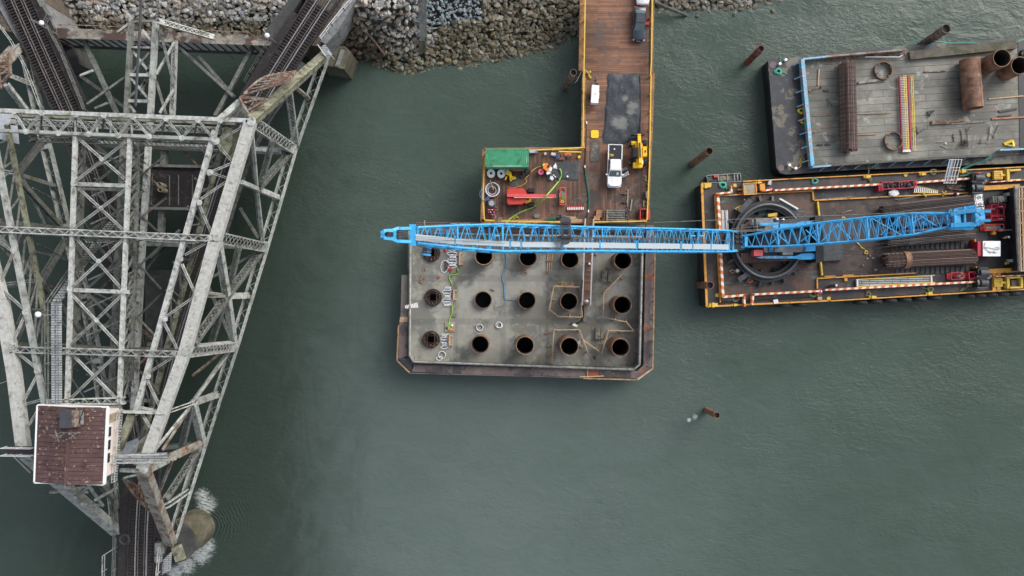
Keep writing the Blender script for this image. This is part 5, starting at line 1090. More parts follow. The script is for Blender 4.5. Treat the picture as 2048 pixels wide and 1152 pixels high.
# boom lift
t = top('boom_lift', 'red articulated boom lift lying along the lower dock', 'boom lift', P(1050, 394, ZD)); 
def rpoly(pts, z0, z1, mat, name):
    m = MB(); q = [P(x, y, z1) for x, y in pts]; m.prism([(p.x, p.y) for p in q], z0, z1, .98); return m.build(name, mat, t)
rpoly([(1015, 377), (1042, 376), (1050, 379), (1054, 386), (1052, 388), (1013, 389)], ZD + .6, ZD + 1.7, 'red', 'engine_cover')
rpoly([(1013, 396), (1053, 396), (1051, 404), (1044, 408), (1017, 409), (1014, 404)], ZD + .6, ZD + 1.7, 'red', 'engine_cover')
rpoly([(1013, 390), (1056, 389), (1062, 394), (1058, 400), (1014, 395)], ZD + .5, ZD + 1.3, 'crimson', 'turntable')
m = MB(); m.beam(P(1014, 391, ZD + 2.0), P(1111, 391.5, ZD + 1.6), .38, .4); m.build('boom', 'pinkred', t); m = MB(); m.beam(P(1028, 395, ZD + 2.1), P(1110, 395, ZD + 1.75), .12, .12); m.build('hydraulic_cylinder', 'timber', t)
for x, y in ((1063, 380), (1063, 408), (1029, 410)): m = MB(); px_box(m, x, y, 12 if x > 1050 else 14, 8 if x > 1050 else 3, ZD, ZD + .8); m.build('wheel', 'rubber', t)
m = MB(); px_box(m, 1056, 401, 12, 8, ZD + .3, ZD + 1.0, 20); m.build('yellow_cover', 'safety_yellow', t); m = MB(); px_box(m, 1056, 396, 22, 8, ZD + .3, ZD + .8); m.build('chassis', 'crimson', t)
for s in (0, 1): m = MB(); px_box(m, 1111, 391 + s * 2, 3, 3, ZD + 1.3, ZD + 1.9); m.build('jib_pin', 'ply_pale', t)
t = top('lift_basket', 'dark red work basket at the end of the red boom', 'basket', P(1126, 392, ZD)); c = P(1126, 392, ZD + .9); m = MB()
for z_ in (.5, 1.0):
    m.box((c.x, c.y + 1.2, ZD + z_), (.85, .07, .07)); m.box((c.x, c.y - 1.2, ZD + z_), (.85, .07, .07)); m.box((c.x - .4, c.y, ZD + z_), (.07, 2.4, .07)); m.box((c.x + .4, c.y, ZD + z_), (.07, 2.4, .07))
m.build('rail_frame', 'pinkred', t); m = MB(); m.box((c.x, c.y, ZD + .2), (.82, 2.35, .08)); m.build('floor', 'steel_redrust', t); m = MB(); m.box((c.x - .45, c.y + .1, ZD + .8), (.15, .6, .5)); m.build('bracket', 'pinkred', t)
spool('rope_reel', 'tan rope reel inside the dark red basket', 1125, 403, .25, 'rope_yellow', 'timber', ZD + .25, .3); m = MB(); [m.ring(P(1126, 392 + i * 3, ZD + .35), .16, .04, 12, 5) for i in range(3)]; thing(m, 'hose_heap', 'green_hose', 'green cord heap in the middle of the dark red basket', 'cord')
# mat with compressor
wrinkled('black_mat', 'tarp2', 'black plastic mat under the orange compressor', 'mat', ((1097, 323), (1158, 322), (1157, 361), (1092, 361)), ZD, .05, 9, 16, 12)
t = top('compressor', 'orange and white compressor with a black hose arm on the black mat', 'compressor', P(1096, 336, ZD)); m = MB(); px_box(m, 1094, 334, 12, 13, ZD + .1, ZD + 1.1, -35); m.build('body', 'orange_mach', t); m = MB(); px_box(m, 1097, 332, 4, 6, ZD + 1.1, ZD + 1.2, -35); m.build('panel', 'black', t)
m = MB(); px_box(m, 1098, 345, 10, 6, ZD + .1, ZD + .8, 15); px_box(m, 1101, 338, 6, 8, ZD + .3, ZD + .9, -20); m.build('white_tank', 'white', t); m = MB(); px_box(m, 1089, 330, 7, 6, ZD + .1, ZD + .9, -30); m.build('yellow_end', 'safety_yellow', t)
m = MB(); m.tube([P(1103, 343, ZD + .9), P(1110, 352, ZD + .9), P(1118, 361, ZD + .3)], .1, 6); m.build('hose_arm', 'black', t); m = MB(); m.tube([P(1106, 349, ZD + 1.05), P(1112, 355, ZD + 1.0)], .06, 5); m.build('white_stripe', 'white', t)
for i, (x, y, lb) in enumerate(((1111, 333, 'white crumpled bag at the top of the black mat'), (1103, 356, 'white crumpled bag at the foot of the black mat'), (1135, 353, 'tiny white scrap on the right of the black mat'))): m = MB(); m.blob(P(x, y, ZD + .15), .25 if i < 2 else .12, (1, 1.2, .5), i, .6, 2); thing(m, 'white_bag', 'white', lb, 'bag', 'white bags on the mat')
m = MB(); m.tube(smoothline([P(1119, 337, ZD + .3), P(1123, 346, ZD + .2), P(1118, 361, ZD + .15), P(1093, 391, ZD + .15 + 2.1), P(1072, 411, ZD + .15), P(1040, 425, ZD + .15), P(1022, 436, ZD + .15), P(1012, 447, ZD + 1.1), P(1005, 462, 5.0), P(992, 474, 3), P(975, 479, 1.8), P(955, 482, 1.7), P(935, 500, 1.7)], .4), .10, 7); thing(m, 'lime_hose', 'green_hose', 'long lime green hose running from the compressor over the dock edge', 'hose', 'lime green hoses')
# small things along the top rail
m = MB(); c = P(1090.5, 308, ZD); m.pipe(c, c + V((0, 0, .4)), .18, .15, 16); m.cyl(c, c + V((0, 0, .3)), .15, n=14); thing(m, 'bucket', 'white', 'white bucket on the dock right of the container', 'bucket')
simple('cooler_box', 'white', 'white cooler box below the yellow rail, by the workbench', 'cooler', 1107, 308, 9, 5, .45, -8)
simple('workbench', 'steel_redrust', 'low brown bench holding a red and a blue pot', 'bench', 1119.5, 313, 18, 12, .35)
for i, (x, y, mt, lb) in enumerate(((1121, 313, 'red', 'red round pot on the brown bench'), (1115.5, 314, 'rope_blue', 'blue round pot on the brown bench'), (1109, 312, 'rope_blue', 'small blue can left of the brown bench'))): m = MB(); c = P(x, y, ZD + .36); m.pipe(c, c + V((0, 0, .25)), .2 if i < 2 else .12, .13 if i < 2 else .07, 14); thing(m, 'paint_pot', mt, lb, 'pot')
m = MB(); m.prism([(p.x, p.y) for p in PX([(1128, 305), (1143, 305), (1142, 312), (1130, 312)], ZD + .05)], ZD, ZD + .05); thing(m, 'orange_sheet', 'orange_mach', 'orange sheet under the dark drum below the yellow rail', 'sheet')
m = MB(); c = P(1136, 313, ZD); m.cyl(c, c + V((0, 0, .5)), .2, n=14); m.box(c + V((0, -.25, .2)), (.3, .2, .3)); thing(m, 'small_drum', 'steel_dark', 'small dark drum standing on the orange sheet', 'drum')
m = MB(); px_box(m, 1158, 313.5, 5, 5, ZD, ZD + .35, 25); p = P(1157, 312, ZD + .4); m.box(p, (.1, .12, .12)); thing(m, 'fuel_can', 'safety_yellow', 'yellow fuel can by the top rail of the lower dock', 'fuel can')
m = MB(); c = P(1073, 431, ZD); m.prism([(p.x, p.y) for p in PX([(1066, 432), (1070, 427), (1077, 426), (1080, 431), (1078, 436), (1070, 437)], ZD + .15)], ZD, ZD + .15, .85); thing(m, 'wet_bag', 'mid_grey', 'flat grey wet bag on the lower dock', 'bag')
m = MB(); m.cyl(P(1091, 441, ZD + .3), P(1112, 437, ZD + .3), .22, .28, 10); thing(m, 'rolled_tarp', 'green_dark', 'rolled dark green tarp at the lower dock rail', 'tarp'); m = MB(); m.blob(P(1122, 434, ZD + .35), .5, (1.5, .7, .7), 4, .3, 2); thing(m, 'tarp_heap', 'dark_grey', 'charcoal tarp heap right of the rolled green tarp', 'tarp')
for i in range(4): simple('timber_offcut', 'timber', ('topmost', 'second', 'third', 'lowest')[i] + ' of four pale timbers at the lower rail left of the gangway head', 'timber', 1140 + i * 3, 434 + i * 3.2, 24 if i < 2 else 34, 2, .2, (-3, -5, 4, 7)[i], ZD, 'pale timbers by the gangway head')
for i in range(3): m = MB(); m.beam(P(996, 436 + i * 3.4, ZD + 1.2), P(1004, 436 + i * 3.4, ZD + 1.2), .1, .1); thing(m, 'timber_step', 'ply_pale', ('top', 'middle', 'bottom')[i] + ' of three pale cross pieces on the lower rail left of the lime hose', 'step', 'cross pieces on the rail')
m = MB(); [m.tube(smoothline([P(1026, 436 + i, ZD + .1), P(1034, 431 + i * 2, ZD + .1), P(1038, 439 - i, ZD + .1)], .2), .03) for i in range(3)]; thing(m, 'cord_tangle', 'rope_yellow', 'tangled yellow cord by the lower rail beside the lime hose', 'cord')
# ================================================================== CONCRETE FOOTING WITH CASINGS
ZS, ZR = 1.5, 3.6
foot = top('concrete_footing', 'large grey concrete pile cap box full of steel casings', 'concrete footing', P(1052, 600, 0))
CAS = [(863, 506, 1.9, 1), (866, 595, 1.9, 1), (862, 679, 1.9, 1), (967.5, 512, 5.2, 0), (1056, 515, 4.0, 0), (1140, 519, 4.4, 0), (1246, 521, 5.4, 0), (966, 600, 2.1, 0), (1054, 601, 2.6, 0), (1138, 603, 4.2, 0), (1245, 610, 5.8, 0), (960, 689, 4.4, 0), (1050, 691, 6.2, 0), (1139, 693, 7.2, 0), (1241, 695, 6.4, 0)]
def slab():
    b = bmesh.new(); edges = []
    out = PX([(816, 462), (1292, 462), (1290, 735), (1276, 745), (826, 731), (814, 722)], ZS)
    loops = [out[::-1]]
    for x, y, zt, cg in CAS:
        c = P(x, y, zt); loops.append([V((c.x + 1.22 * cos(2 * pi * k / 40), c.y + 1.22 * sin(2 * pi * k / 40), ZS)) for k in range(40)])
    for l in loops:
        vs = [b.verts.new(p) for p in l]; edges += [b.edges.new((vs[i], vs[(i + 1) % len(vs)])) for i in range(len(vs))]
    bmesh.ops.triangle_fill(b, use_beauty=True, use_dissolve=False, edges=edges)
    for f in b.faces:
        if f.normal.z < 0: f.normal_flip()
    b.verts.index_update(); m = MB(); m.add([v.co[:] for v in b.verts], [tuple(v.index for v in f.verts) for f in b.faces]); b.free(); return m
slab().build('slab', 'concrete', foot)
inner = [(821, 466), (819, 712), (827, 724), (1268, 739), (1279, 729), (1285, 480), (1285, 466)]
# recess walls and rim pipe
m = MB(); q = PX(inner, ZR - .1)
for i in range(len(q) - 1): m.beam(q[i] - V((0, 0, 1.0)), q[i + 1] - V((0, 0, 1.0)), .22, 2.1)
m.build('recess_wall', 'concrete', foot)
m = MB()
for i in range(len(q) - 1):
    L = (q[i + 1] - q[i]).length; k = int(L / .45)
    if i not in (2, 3, 4): continue
    for j in range(k):
        p = q[i].lerp(q[i + 1], (j + .5) / k); cc = V((P(1052, 600, 3).x, P(1052, 600, 3).y, p.z)); d = (cc - p).normalized(); d = V((0, 1, 0)) if i == 2 else (V((-1, 0, 0)) if i == 4 else d)
        j % 2 and (i != 2 or p.x > 2) and m.beam(p + d * .2 + V((0, 0, -1)), p + d * .45 + V((0, 0, -1.9)), .06, .04)
m.build('starter_bars', 'steel_dark', foot)
m = MB(); m.tube(PX(inner[:-1], ZR + .1), .18, 10); m.build('rim_pipe', 'pipe_galv', foot, smooth=True)
m = MB(); m.tube(PX([(833, 466), (1060, 471), (1287, 474)], ZR), .18, 8); m.build('rim_pipe', 'pipe_galv', foot, smooth=True)
m = MB(); m.tube(PX([(828, 714), (830, 722), (1060, 729), (1266, 735)], ZR - .3), .08, 6); m.build('rim_pipe', 'steel_dark', foot)
m = MB(); o = PX([(805, 552), (801, 716), (826, 740), (1273, 753), (1299, 733), (1303, 453), (837, 451)], 2.8)
for i in range(len(o) - 1): m.beam(o[i] - V((0, 0, 2)), o[i + 1] - V((0, 0, 2)), .4, 3.8)
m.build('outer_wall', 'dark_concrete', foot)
walk = top('perimeter_walkway', 'rust coloured steel plate walkway around the concrete footing', 'walkway', P(1052, 745, 2.9))
ZW = 3.0
for pts, mt in (([(803, 550), (819, 550), (818, 634), (801, 634)], 'walk_pale'), ([(800, 634), (816, 634), (815, 644), (799, 644)], 'timber'), ([(799, 644), (816, 644), (815, 716), (797, 716)], 'walk_plate'),
                ([(797, 717), (815, 713), (828, 727), (824, 743)], 'dark_grey'), ([(824, 729), (905, 731), (905, 747), (824, 743)], 'walk_plate'), ([(905, 731), (922, 732), (922, 747.5), (905, 747)], 'dark_grey'), ([(922, 732), (1175, 738), (1175, 754), (922, 747.5)], 'walk_plate'),
                ([(1175, 738), (1197, 739), (1197, 754), (1175, 754)], 'walk_red'), ([(1197, 739), (1262, 741), (1262, 756), (1197, 754)], 'plate'), ([(1262, 741), (1274, 742), (1286, 731), (1302, 736), (1275, 757), (1262, 756)], 'walk_plate'),
                ([(1287, 731), (1290, 560), (1306, 560), (1302, 735)], 'walk_plate'), ([(1290, 560), (1306, 560), (1306, 548), (1290, 548)], 'walk_red'), ([(1290, 548), (1306, 548), (1308, 450), (1293, 450)], 'walk_plate'),
                ([(833, 448), (1290, 450), (1290, 466), (833, 463)], 'walk_plate')):
    m = MB(); q = [P(x, y, ZW) for x, y in pts]; m.prism([(p.x, p.y) for p in q], ZW - .12, ZW); m.build('deck_plate', mt, walk)
m = MB(); q = PX([(1277, 744), (1284, 738), (1287, 741), (1281, 748)], ZW + .03); m.prism([(p.x, p.y) for p in q], ZW + .005, ZW + .03); m.build('deck_patch', 'walk_red', walk)
m = MB(); q = PX([(1288, 650), (1299, 650), (1298, 660), (1287, 660)], ZW + .03); m.prism([(p.x, p.y) for p in q], ZW + .005, ZW + .03); m.build('deck_patch', 'walk_red', walk)
def timber_rail(pts, z, h=1.0, parent=None, mat='timber_worn', th=.1, name='railing'):
    m = MB(); q = PX(pts, z)
    for i in range(len(q) - 1):
        A, B = q[i], q[i + 1]; L = (B - A).length; k = max(1, round(L / 1.9))
        m.beam(A + V((0, 0, h)), B + V((0, 0, h)), th, .12); m.beam(A + V((0, 0, h * .5)), B + V((0, 0, h * .5)), th * .6, .12)
        for j in range(k + 1): p = A.lerp(B, j / k); m.beam(p, p + V((0, 0, h + .1)), .1, .1)
    return m.build(name, mat, parent)
timber_rail([(799, 650), (796, 720), (822, 745)], ZW, 1.0, walk, 'timber_worn', .14)
timber_rail([(822, 745), (1060, 751), (1165, 754)], ZW, 1.0, walk, 'walk_plate', .07)
timber_rail([(1165, 755), (1272, 758)], ZW, 1.0, walk, 'timber_worn', .16); timber_rail([(1272, 758), (1302, 736)], ZW, 1.0, walk, 'timber', .18); timber_rail([(1303, 735), (1308, 470)], ZW, 1.0, walk, 'timber_worn', .15)
timber_rail([(834, 446), (1000, 447)], ZW, .9, walk, 'walk_plate', .08)
for i, (x, y, lx, ly, rz, lb) in enumerate(((849, 449, 2, 16, 0, 'upright tan post at the top left corner of the footing'), (920, 447, 40, 1.6, -1, 'long tan plank on the upper walkway of the footing'), (1175, 748, 2, 20, 0, 'short pale timber across the lower walkway of the footing'), (1184, 753, 48, 1.8, 2, 'long tan plank along the lower walkway of the footing'))):
    simple('loose_timber', 'timber', lb, 'timber', x, y, lx, ly, .2, rz, ZW + (.9 if i == 3 else 0), 'loose timbers')
# casings
labs = ['row nearest the boom', 'middle row', 'bottom row']; colw = {0: 'leftmost open', 1: 'second open', 2: 'third open', 3: 'rightmost'}
names = [None] * 3 + ['leftmost open casing of the row nearest the blue boom, rusty rim below', 'second open casing of the row nearest the blue boom', 'casing left of the gangway in the row nearest the blue boom', 'rightmost casing of the row nearest the blue boom', 'leftmost open casing of the middle row, nearly flush with the slab', 'open casing of the middle row fed by the blue hose', 'middle row casing fenced by timber rails, left of the gangway foot', 'rightmost casing of the middle row with tall rusty side', 'leftmost open casing of the lowest row', 'second open casing of the lowest row with brown stain above', 'lowest row casing inside timber rails with a blue bag beside', 'rightmost casing of the lowest row']
cl = ['rebar filled casing under the boom tip with the blue rope block', 'rebar filled casing in the middle of the left column', 'rebar filled casing at the bottom of the left column']
for i, (x, y, zt, cg) in enumerate(CAS):
    c = P(x, y, zt); t = top('steel_casing', cl[i] if cg else names[i], 'steel casing', (c.x, c.y, ZS), group='steel casings in the footing')
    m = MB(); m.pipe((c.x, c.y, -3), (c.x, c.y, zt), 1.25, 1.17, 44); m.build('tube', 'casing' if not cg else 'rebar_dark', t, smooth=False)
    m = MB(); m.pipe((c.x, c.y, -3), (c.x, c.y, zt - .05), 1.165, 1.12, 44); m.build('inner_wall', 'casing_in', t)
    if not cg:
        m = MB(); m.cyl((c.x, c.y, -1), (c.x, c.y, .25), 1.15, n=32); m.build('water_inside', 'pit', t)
        m = MB(); m.ring((c.x, c.y, zt), 1.22, .045, 44, 6); m.build('rim', 'timber_worn' if i in (13, 12, 3) else 'casing', t)
    else:
        m = MB(); m.cyl((c.x, c.y, -1), (c.x, c.y, .4), 1.15, n=32); m.build('water_inside', 'pit', t)
        m = MB()
        for k in range(30):
            a = 2 * pi * k / 30; m.cyl((c.x + 1.02 * cos(a), c.y + 1.02 * sin(a), -1), (c.x + 1.02 * cos(a), c.y + 1.02 * sin(a), 2.15 + .12 * (k % 3)), .045, n=5)
        for r_, z_ in ((1.03, 1.9), (1.03, 1.2), (.72, 2.0), (.95, 2.1)): m.ring((c.x, c.y, z_), r_, .05, 30, 5)
        for k in range(10):
            a = 2 * pi * k / 10 + .2; m.beam((c.x + .7 * cos(a), c.y + .7 * sin(a), 2.0), (c.x + 1.05 * cos(a + .2), c.y + 1.05 * sin(a + .2), 2.05), .1, .08)
        for s in (-1, 1): m.beam((c.x + s * .5, c.y - 1, 1.8), (c.x + s * .5, c.y + 1, 1.8), .07, .07); m.beam((c.x - 1, c.y + s * .5, 1.75), (c.x + 1, c.y + s * .5, 1.75), .07, .07)
        m.build('rebar_cage', 'rebar', t)
        m = MB(); [m.blob((c.x + 1.0 * cos(a), c.y + 1.0 * sin(a), 2.2), .1, (1, 1, .8), i, .2) for a in (1.2, 3.0, 4.7 + i * .2, 5.8)]; m.build('clamp', ('red', 'green_dark', 'plywood')[i], t)
# white hose coils lying in springs beside the cages + timber frames
def springcoil(label, x0, y0, x1, y1, n, rx, z=ZS, tail=None):
    m = MB(); pts = []; rnd = random.Random(x0)
    for k in range(n * 14):
        u = k / (n * 14); a = k / 14 * 2 * pi; cx_, cy_ = x0 + (x1 - x0) * u, y0 + (y1 - y0) * u
        wob = 1 + .35 * sin(k * .11 + x0)
        p = P(cx_ + rx * cos(a) * wob, cy_ + 3.2 * sin(a) * wob, z + .12 + .1 * (1 + sin(a * .5))); pts.append(p)
    if tail: pts += smoothline([pts[-1]] + [P(a, b, z + .1) for a, b in tail], .3)[1:]
    m.tube(pts, .05, 5); return thing(m, 'hose_coil', 'rope_white', label, 'hose coil', 'white hose coils')
springcoil('white hose spring coil beside the topmost rebar casing', 906, 505, 905, 536, 8, 9, tail=[(890, 521), (882, 530), (884, 544), (893, 543), (898, 532)])
springcoil('white hose spring coil beside the middle rebar casing', 896, 573, 894, 612, 9, 8, tail=[(905, 608), (911, 602)])
springcoil('white hose spring coil beside the lowest rebar casing', 889, 667, 890, 697, 7, 7)
m = MB(); m.tube(smoothline([P(896, 498, ZS + .3), P(903, 503, ZS + .2), P(912, 507, ZS + .1)], .3), .05, 5); m.tube(smoothline([P(897, 494, ZS + .4), P(905, 500, ZS + .2), P(914, 503, ZS + .1)], .3), .05, 5); thing(m, 'white_hose', 'rope_white', 'two short white hose ends under the boom by the topmost coil', 'hose')
for i, (x, y, L, lb) in enumerate(((919.5, 517, 26, 'timber frame beside the topmost white hose coil'), (907.5, 590, 22, 'timber frame beside the middle white hose coil'), (899, 681, 22, 'timber frame beside the lowest white hose coil'))):
    m = MB(); px_box(m, x, y, 3.2, L, ZS, ZS + .5, -1); px_box(m, x + 3, y - L / 2 + 2, 6, 3, ZS, ZS + .35); px_box(m, x + 3, y + L / 2 - 2, 6, 3, ZS, ZS + .35); thing(m, 'timber_cradle', 'timber', lb.replace('frame', 'cradle'), 'timber cradle', 'timber cradles at the hose coils')
    m = MB(); px_box(m, x - 3, y, 1.8, L, ZS, ZS + .45, -1); thing(m, 'clamp_rail', 'walk_plate', 'dark clamp rail between the ' + ('topmost', 'middle', 'lowest')[i] + ' timber cradle and its white coil', 'rail', 'clamp rails')
m = MB(); m.tube(smoothline([P(914, 536, ZS + .3), P(918, 545, ZS + .1), P(916, 549, ZS + .1), P(902, 550, ZS + .1), P(898, 553, ZS + .1), P(901, 562, ZS + .1), P(906, 573, ZS + .2)], .3), .085, 6); thing(m, 'lime_hose', 'green_hose', 'lime green hose linking the topmost and middle white coils', 'hose', 'lime green hoses')
m = MB(); m.tube(smoothline([P(904, 608, ZS + .2), P(905, 625, ZS + .1), P(899, 640, ZS + .1), P(896, 663, ZS + .2)], .3), .085, 6); thing(m, 'lime_hose', 'green_hose', 'lime green hose linking the middle and lowest white coils', 'hose', 'lime green hoses')
for i, (x, y, lx, ly, mt, lb) in enumerate(((906, 538, 12, 16, 'ply_wet', 'grey pallet board under the loose white hose loop'), (894, 530, 9, 14, 'plate', 'small grey box board left of the pallet board by the top coil'), (899.5, 654, 20, 20, 'ply_pale', 'square pale pallet board above the lowest white coil'), (907, 617, 10, 34, 'ply_wet', 'narrow wet board right of the middle white coil'))): simple('pallet_board', mt, lb, 'board', x, y, lx, ly, .12 + .01 * i, 0, ZS)
for i, (x, y, r, mt, lb) in enumerate(((901, 539, .28, 'crimson', 'red bag on the pallet board by the top coil'), (891, 500, .25, 'red', 'red tool under the boom right of the topmost rebar casing'), (878, 554, .2, 'red', 'small red tool lying alone on the slab between the rebar casings'), (902, 660, .25, 'orange_mach', 'orange bag on the square pale pallet board'), (894, 656, .2, 'dark_grey', 'dark bag at the left of the square pale pallet board'), (904, 651, .18, 'white', 'white rag on the square pale pallet board'), (1092, 667, .17, 'red', 'small red marker cone on the slab above the lowest row'), (1193, 509, .2, 'timber', 'small tan scrap right of the gangway under the boom'), (1215, 536, .2, 'plywood', 'small orange brick at the upper edge of the twin grey blocks'))):
    m = MB(); m.blob(P(x, y, ZS + .2), r, (1.2, 1, .7), i, .4, 1); thing(m, 'small_gear' if i not in (6, 7, 8) else ('marker_cone', 'wood_scrap', 'brick')[i - 6], mt, lb, ('bag', 'tool', 'tool', 'bag', 'bag', 'rag', 'cone', 'scrap', 'brick')[i])
m = MB(); m.pipe(P(893, 535, ZS + .15), P(893, 535, ZS + .4), .2, .13, 14); thing(m, 'pipe_collar', 'steel_dark', 'dark pipe collar on the small grey board inside the hose loop', 'collar')
for i, (x, y, r, lb) in enumerate(((959.5, 655, .47, 'single white hose ring lying on the slab'), (997.5, 650, .42, 'double white hose ring, left loop'), (999.5, 651, .38, 'double white hose ring, right loop'), (884, 710, .52, 'large white hose ring near the lower left corner'), (878.5, 717, .45, 'oval white hose ring under the large ring at the lower left corner'))):
    m = MB(); m.ring(P(x, y, ZS + .08 + .08 * (i % 2)), r, .055, 32, 6, r if i < 4 else r * .6); m.ring(P(x, y, ZS + .16 + .08 * (i % 2)), r * .97, .05, 32, 6, r if i < 4 else r * .6); thing(m, 'hose_ring', 'rope_white', lb, 'hose ring', 'white hose rings on the slab')
# sawhorses / timber scraps
def scrap(label, segs, mat='timber', th=.14, z=ZS, name='timber_scrap', grp=None, h=.1):
    m = MB(); 
    for k, (a, b) in enumerate(segs): m.beam(P(*a, z + h + .03 * k), P(*b, z + h + .03 * k), th, th)
    return thing(m, name, mat, label, 'timber', grp)
scrap('small tan folding trestle near the left rim', [((846, 541), (850, 532)), ((850, 533), (851, 541))], 'timber_worn', .12)
scrap('orange footed tan trestle left on the slab', [((841, 560), (846, 549)), ((842, 561), (851, 555)), ((839, 562), (845, 566))], 'plywood', .12)
scrap('tan stick with orange block between two open casings', [((1038, 541), (1053, 544)), ((1050, 541), (1055, 548))], 'plywood', .14)
scrap('dark bar lying beside the leftmost middle casing', [((981, 578), (988, 582))], 'steel_dark', .12)
for i in range(3): scrap(('left', 'middle', 'right')[i] + ' of three parallel timbers running out from under the boom', [((1096 + i * 4.4, 500), (1094.5 + i * 4.2, 546))], 'timber', .16, ZS, 'timber_length', 'three parallel timbers')
scrap('short cross timber tying the three parallel timbers', [((1093, 521), (1108, 521)), ((1088, 544), (1097, 544))], 'timber_worn', .14, ZS, 'timber_length', None, .28)
scrap('pale timber trestle with two feet above the fenced middle casing', [((1115, 565), (1149, 567)), ((1124, 560), (1123, 569)), ((1144, 562), (1143, 569))], 'ply_pale', .16, ZS, 'trestle')
scrap('low timber trestle just under the pale trestle', [((1122, 569), (1148, 571)), ((1123, 566), (1124, 573)), ((1145, 568), (1145, 573))], 'timber', .14, ZS, 'trestle')
scrap('timber cross shaped trestle between the second and third lowest casings', [((1099, 683), (1096, 715)), ((1092, 691), (1103, 693)), ((1090, 709), (1101, 710))], 'ply_pale', .16, ZS, 'trestle')
scrap('thin V of timber beside the twin grey blocks', [((1198, 553), (1205, 565)), ((1205, 565), (1211, 563))], 'timber', .1)
scrap('small timber braces beside the leaning rail, lower right', [((1197, 686), (1207, 688)), ((1193, 698), (1207, 702)), ((1194, 694), (1192, 700))], 'timber', .14)
scrap('dark small ring bolt plate on the slab', [((1187, 712), (1191, 715)), ((1189, 716), (1190, 719))], 'black', .16)
def guard(label, pts, posts, mat='timber'):
    t = top('guard_rail', label, 'guard rail', P(*pts[0], ZS)); q = PX(pts, ZS + 1.05)
    for i in range(len(q) - 1): m = MB(); m.beam(q[i], q[i + 1], .13, .1); m.beam(q[i] - V((0, 0, .5)), q[i + 1] - V((0, 0, .5)), .06, .1); m.build('rail', mat, t)
    for a, d in posts: 
        p = P(*a, ZS + 1.05); e = P(a[0] + d[0], a[1] + d[1], ZS + .05); m = MB(); m.beam(p, V((p.x, p.y, ZS)), .1, .1); m.beam(p, e, .1, .1); m.beam(V((p.x, p.y, ZS + .08)), e, .1, .1); m.build('post', mat, t)
guard('timber guard rail on three sides of the fenced middle casing', [(1159, 574), (1108, 572), (1099, 619), (1117, 633), (1165, 634), (1162, 606)], [((1158, 574), (0, 6)), ((1132, 573), (0, 7)), ((1109, 573), (0, 6)), ((1102, 599), (6, 0)), ((1118, 632), (0, -7)), ((1140, 633), (0, -6)), ((1162, 634), (-1, -6))])
guard('timber guard rail around the lowest row casing beside the hi-vis worker', [(1104, 728), (1108, 660), (1159, 659), (1176, 705)], [((1104, 727), (4, 0)), ((1106, 708), (5, 0)), ((1109, 660), (6, 1)), ((1157, 660), (-1, 5)), ((1166, 682), (-3, 1)), ((1175, 704), (-6, 2))])
guard('timber guard rail from the rightmost middle casing up past the twin grey blocks', [(1244, 549), (1208, 586), (1206, 634), (1253, 644), (1268, 662), (1217, 661), (1204, 706)], [((1240, 553), (5, 4)), ((1208, 586), (6, 0)), ((1207, 608), (5, 0)), ((1231, 640), (0, -6)), ((1252, 644), (1, -6)), ((1265, 662), (0, 6)), ((1240, 661), (1, 6)), ((1214, 676), (-5, 0)), ((1206, 700), (-6, -1))])
m = MB(); m.beam(P(1166, 679, ZS + 1.0), P(1207, 709, ZS + .4), .16, .12); thing(m, 'leaning_plank', 'timber', 'pale plank leaning diagonally between the two lower guard rails', 'plank')
def block(label, x, y, lx, ly, rz, grp='grey concrete blocks'):
    t = top('concrete_block', label, 'concrete block', P(x, y, ZS), group=grp); m = MB(); px_box(m, x, y, lx, ly, ZS, ZS + .7, rz); m.build('block', 'ply_wet', t); m = MB(); [px_box(m, x + dx, y + dy, 2, 4, ZS + .7, ZS + .74, rz + 20 * dx) for dx, dy in ((-2, -6), (2, 5))]; m.build('lifting_eye', 'steel_dark', t)
block('left block of the upper pair, by the gangway', 1209.5, 552, 10, 22, -2); block('right block of the upper pair, by the gangway', 1221.5, 552.5, 10, 20, -2); block('left block of the lower pair, touching the guard rail', 1196, 667.5, 9.5, 21, 0); block('right block of the lower pair, touching the guard rail', 1206.5, 667.5, 9.5, 20, 0)
m = MB(); m.blob(P(1158, 687, ZS + .35), .42, (.8, 1.2, .6), 6, .5, 2); thing(m, 'blue_bag', 'bluegrey', 'crumpled blue grey bag against the casing beside the hi-vis worker rail', 'bag'); m = MB(); m.blob(P(1163.5, 692, ZS + .2), .25, (.6, 1.2, .6), 8, .3, 1); thing(m, 'sand_bag', 'rope_yellow', 'small ochre bag beside the blue grey bag', 'bag')
m = MB(); m.tube(smoothline([P(1009, 500, ZS + .1), P(1013, 517, ZS + .1), P(1011, 535, ZS + .1), P(1004, 553, ZS + .1), P(1008, 570, ZS + .1), P(1010, 597, ZS + .1), P(1020, 599, ZS + .1), P(1036, 599, ZS + .3)], .3), .06, 6); thing(m, 'blue_hose', 'rope_blue', 'thin blue hose wandering over the slab to an open casing', 'hose')
m = MB(); m.tube(smoothline([P(1165, 560, ZS + 1.5), P(1165, 600, ZS + .4), P(1167, 625, ZS + .15), P(1164, 640, ZS + .15), P(1155, 646, ZS + .15), P(1140, 647, ZS + .3)], .3), .12, 8); thing(m, 'concrete_hose', 'black', 'thick black hose from the gangway to the hi-vis worker', 'hose')
m = MB(); [m.ring(P(1168.5, 640, ZS + .1 + i * .07), .22 - .03 * i, .05, 16, 5) for i in range(4)]; thing(m, 'rope_coil', 'ply_pale', 'small pale rope coil where the thick black hose bends', 'rope coil')
ladder('small white ladder bridging the left rim of the footing', (810, 614), (836, 610), .5, ZR, 9, 'walk_plate', 'white', .2, .1, wd2=.85)
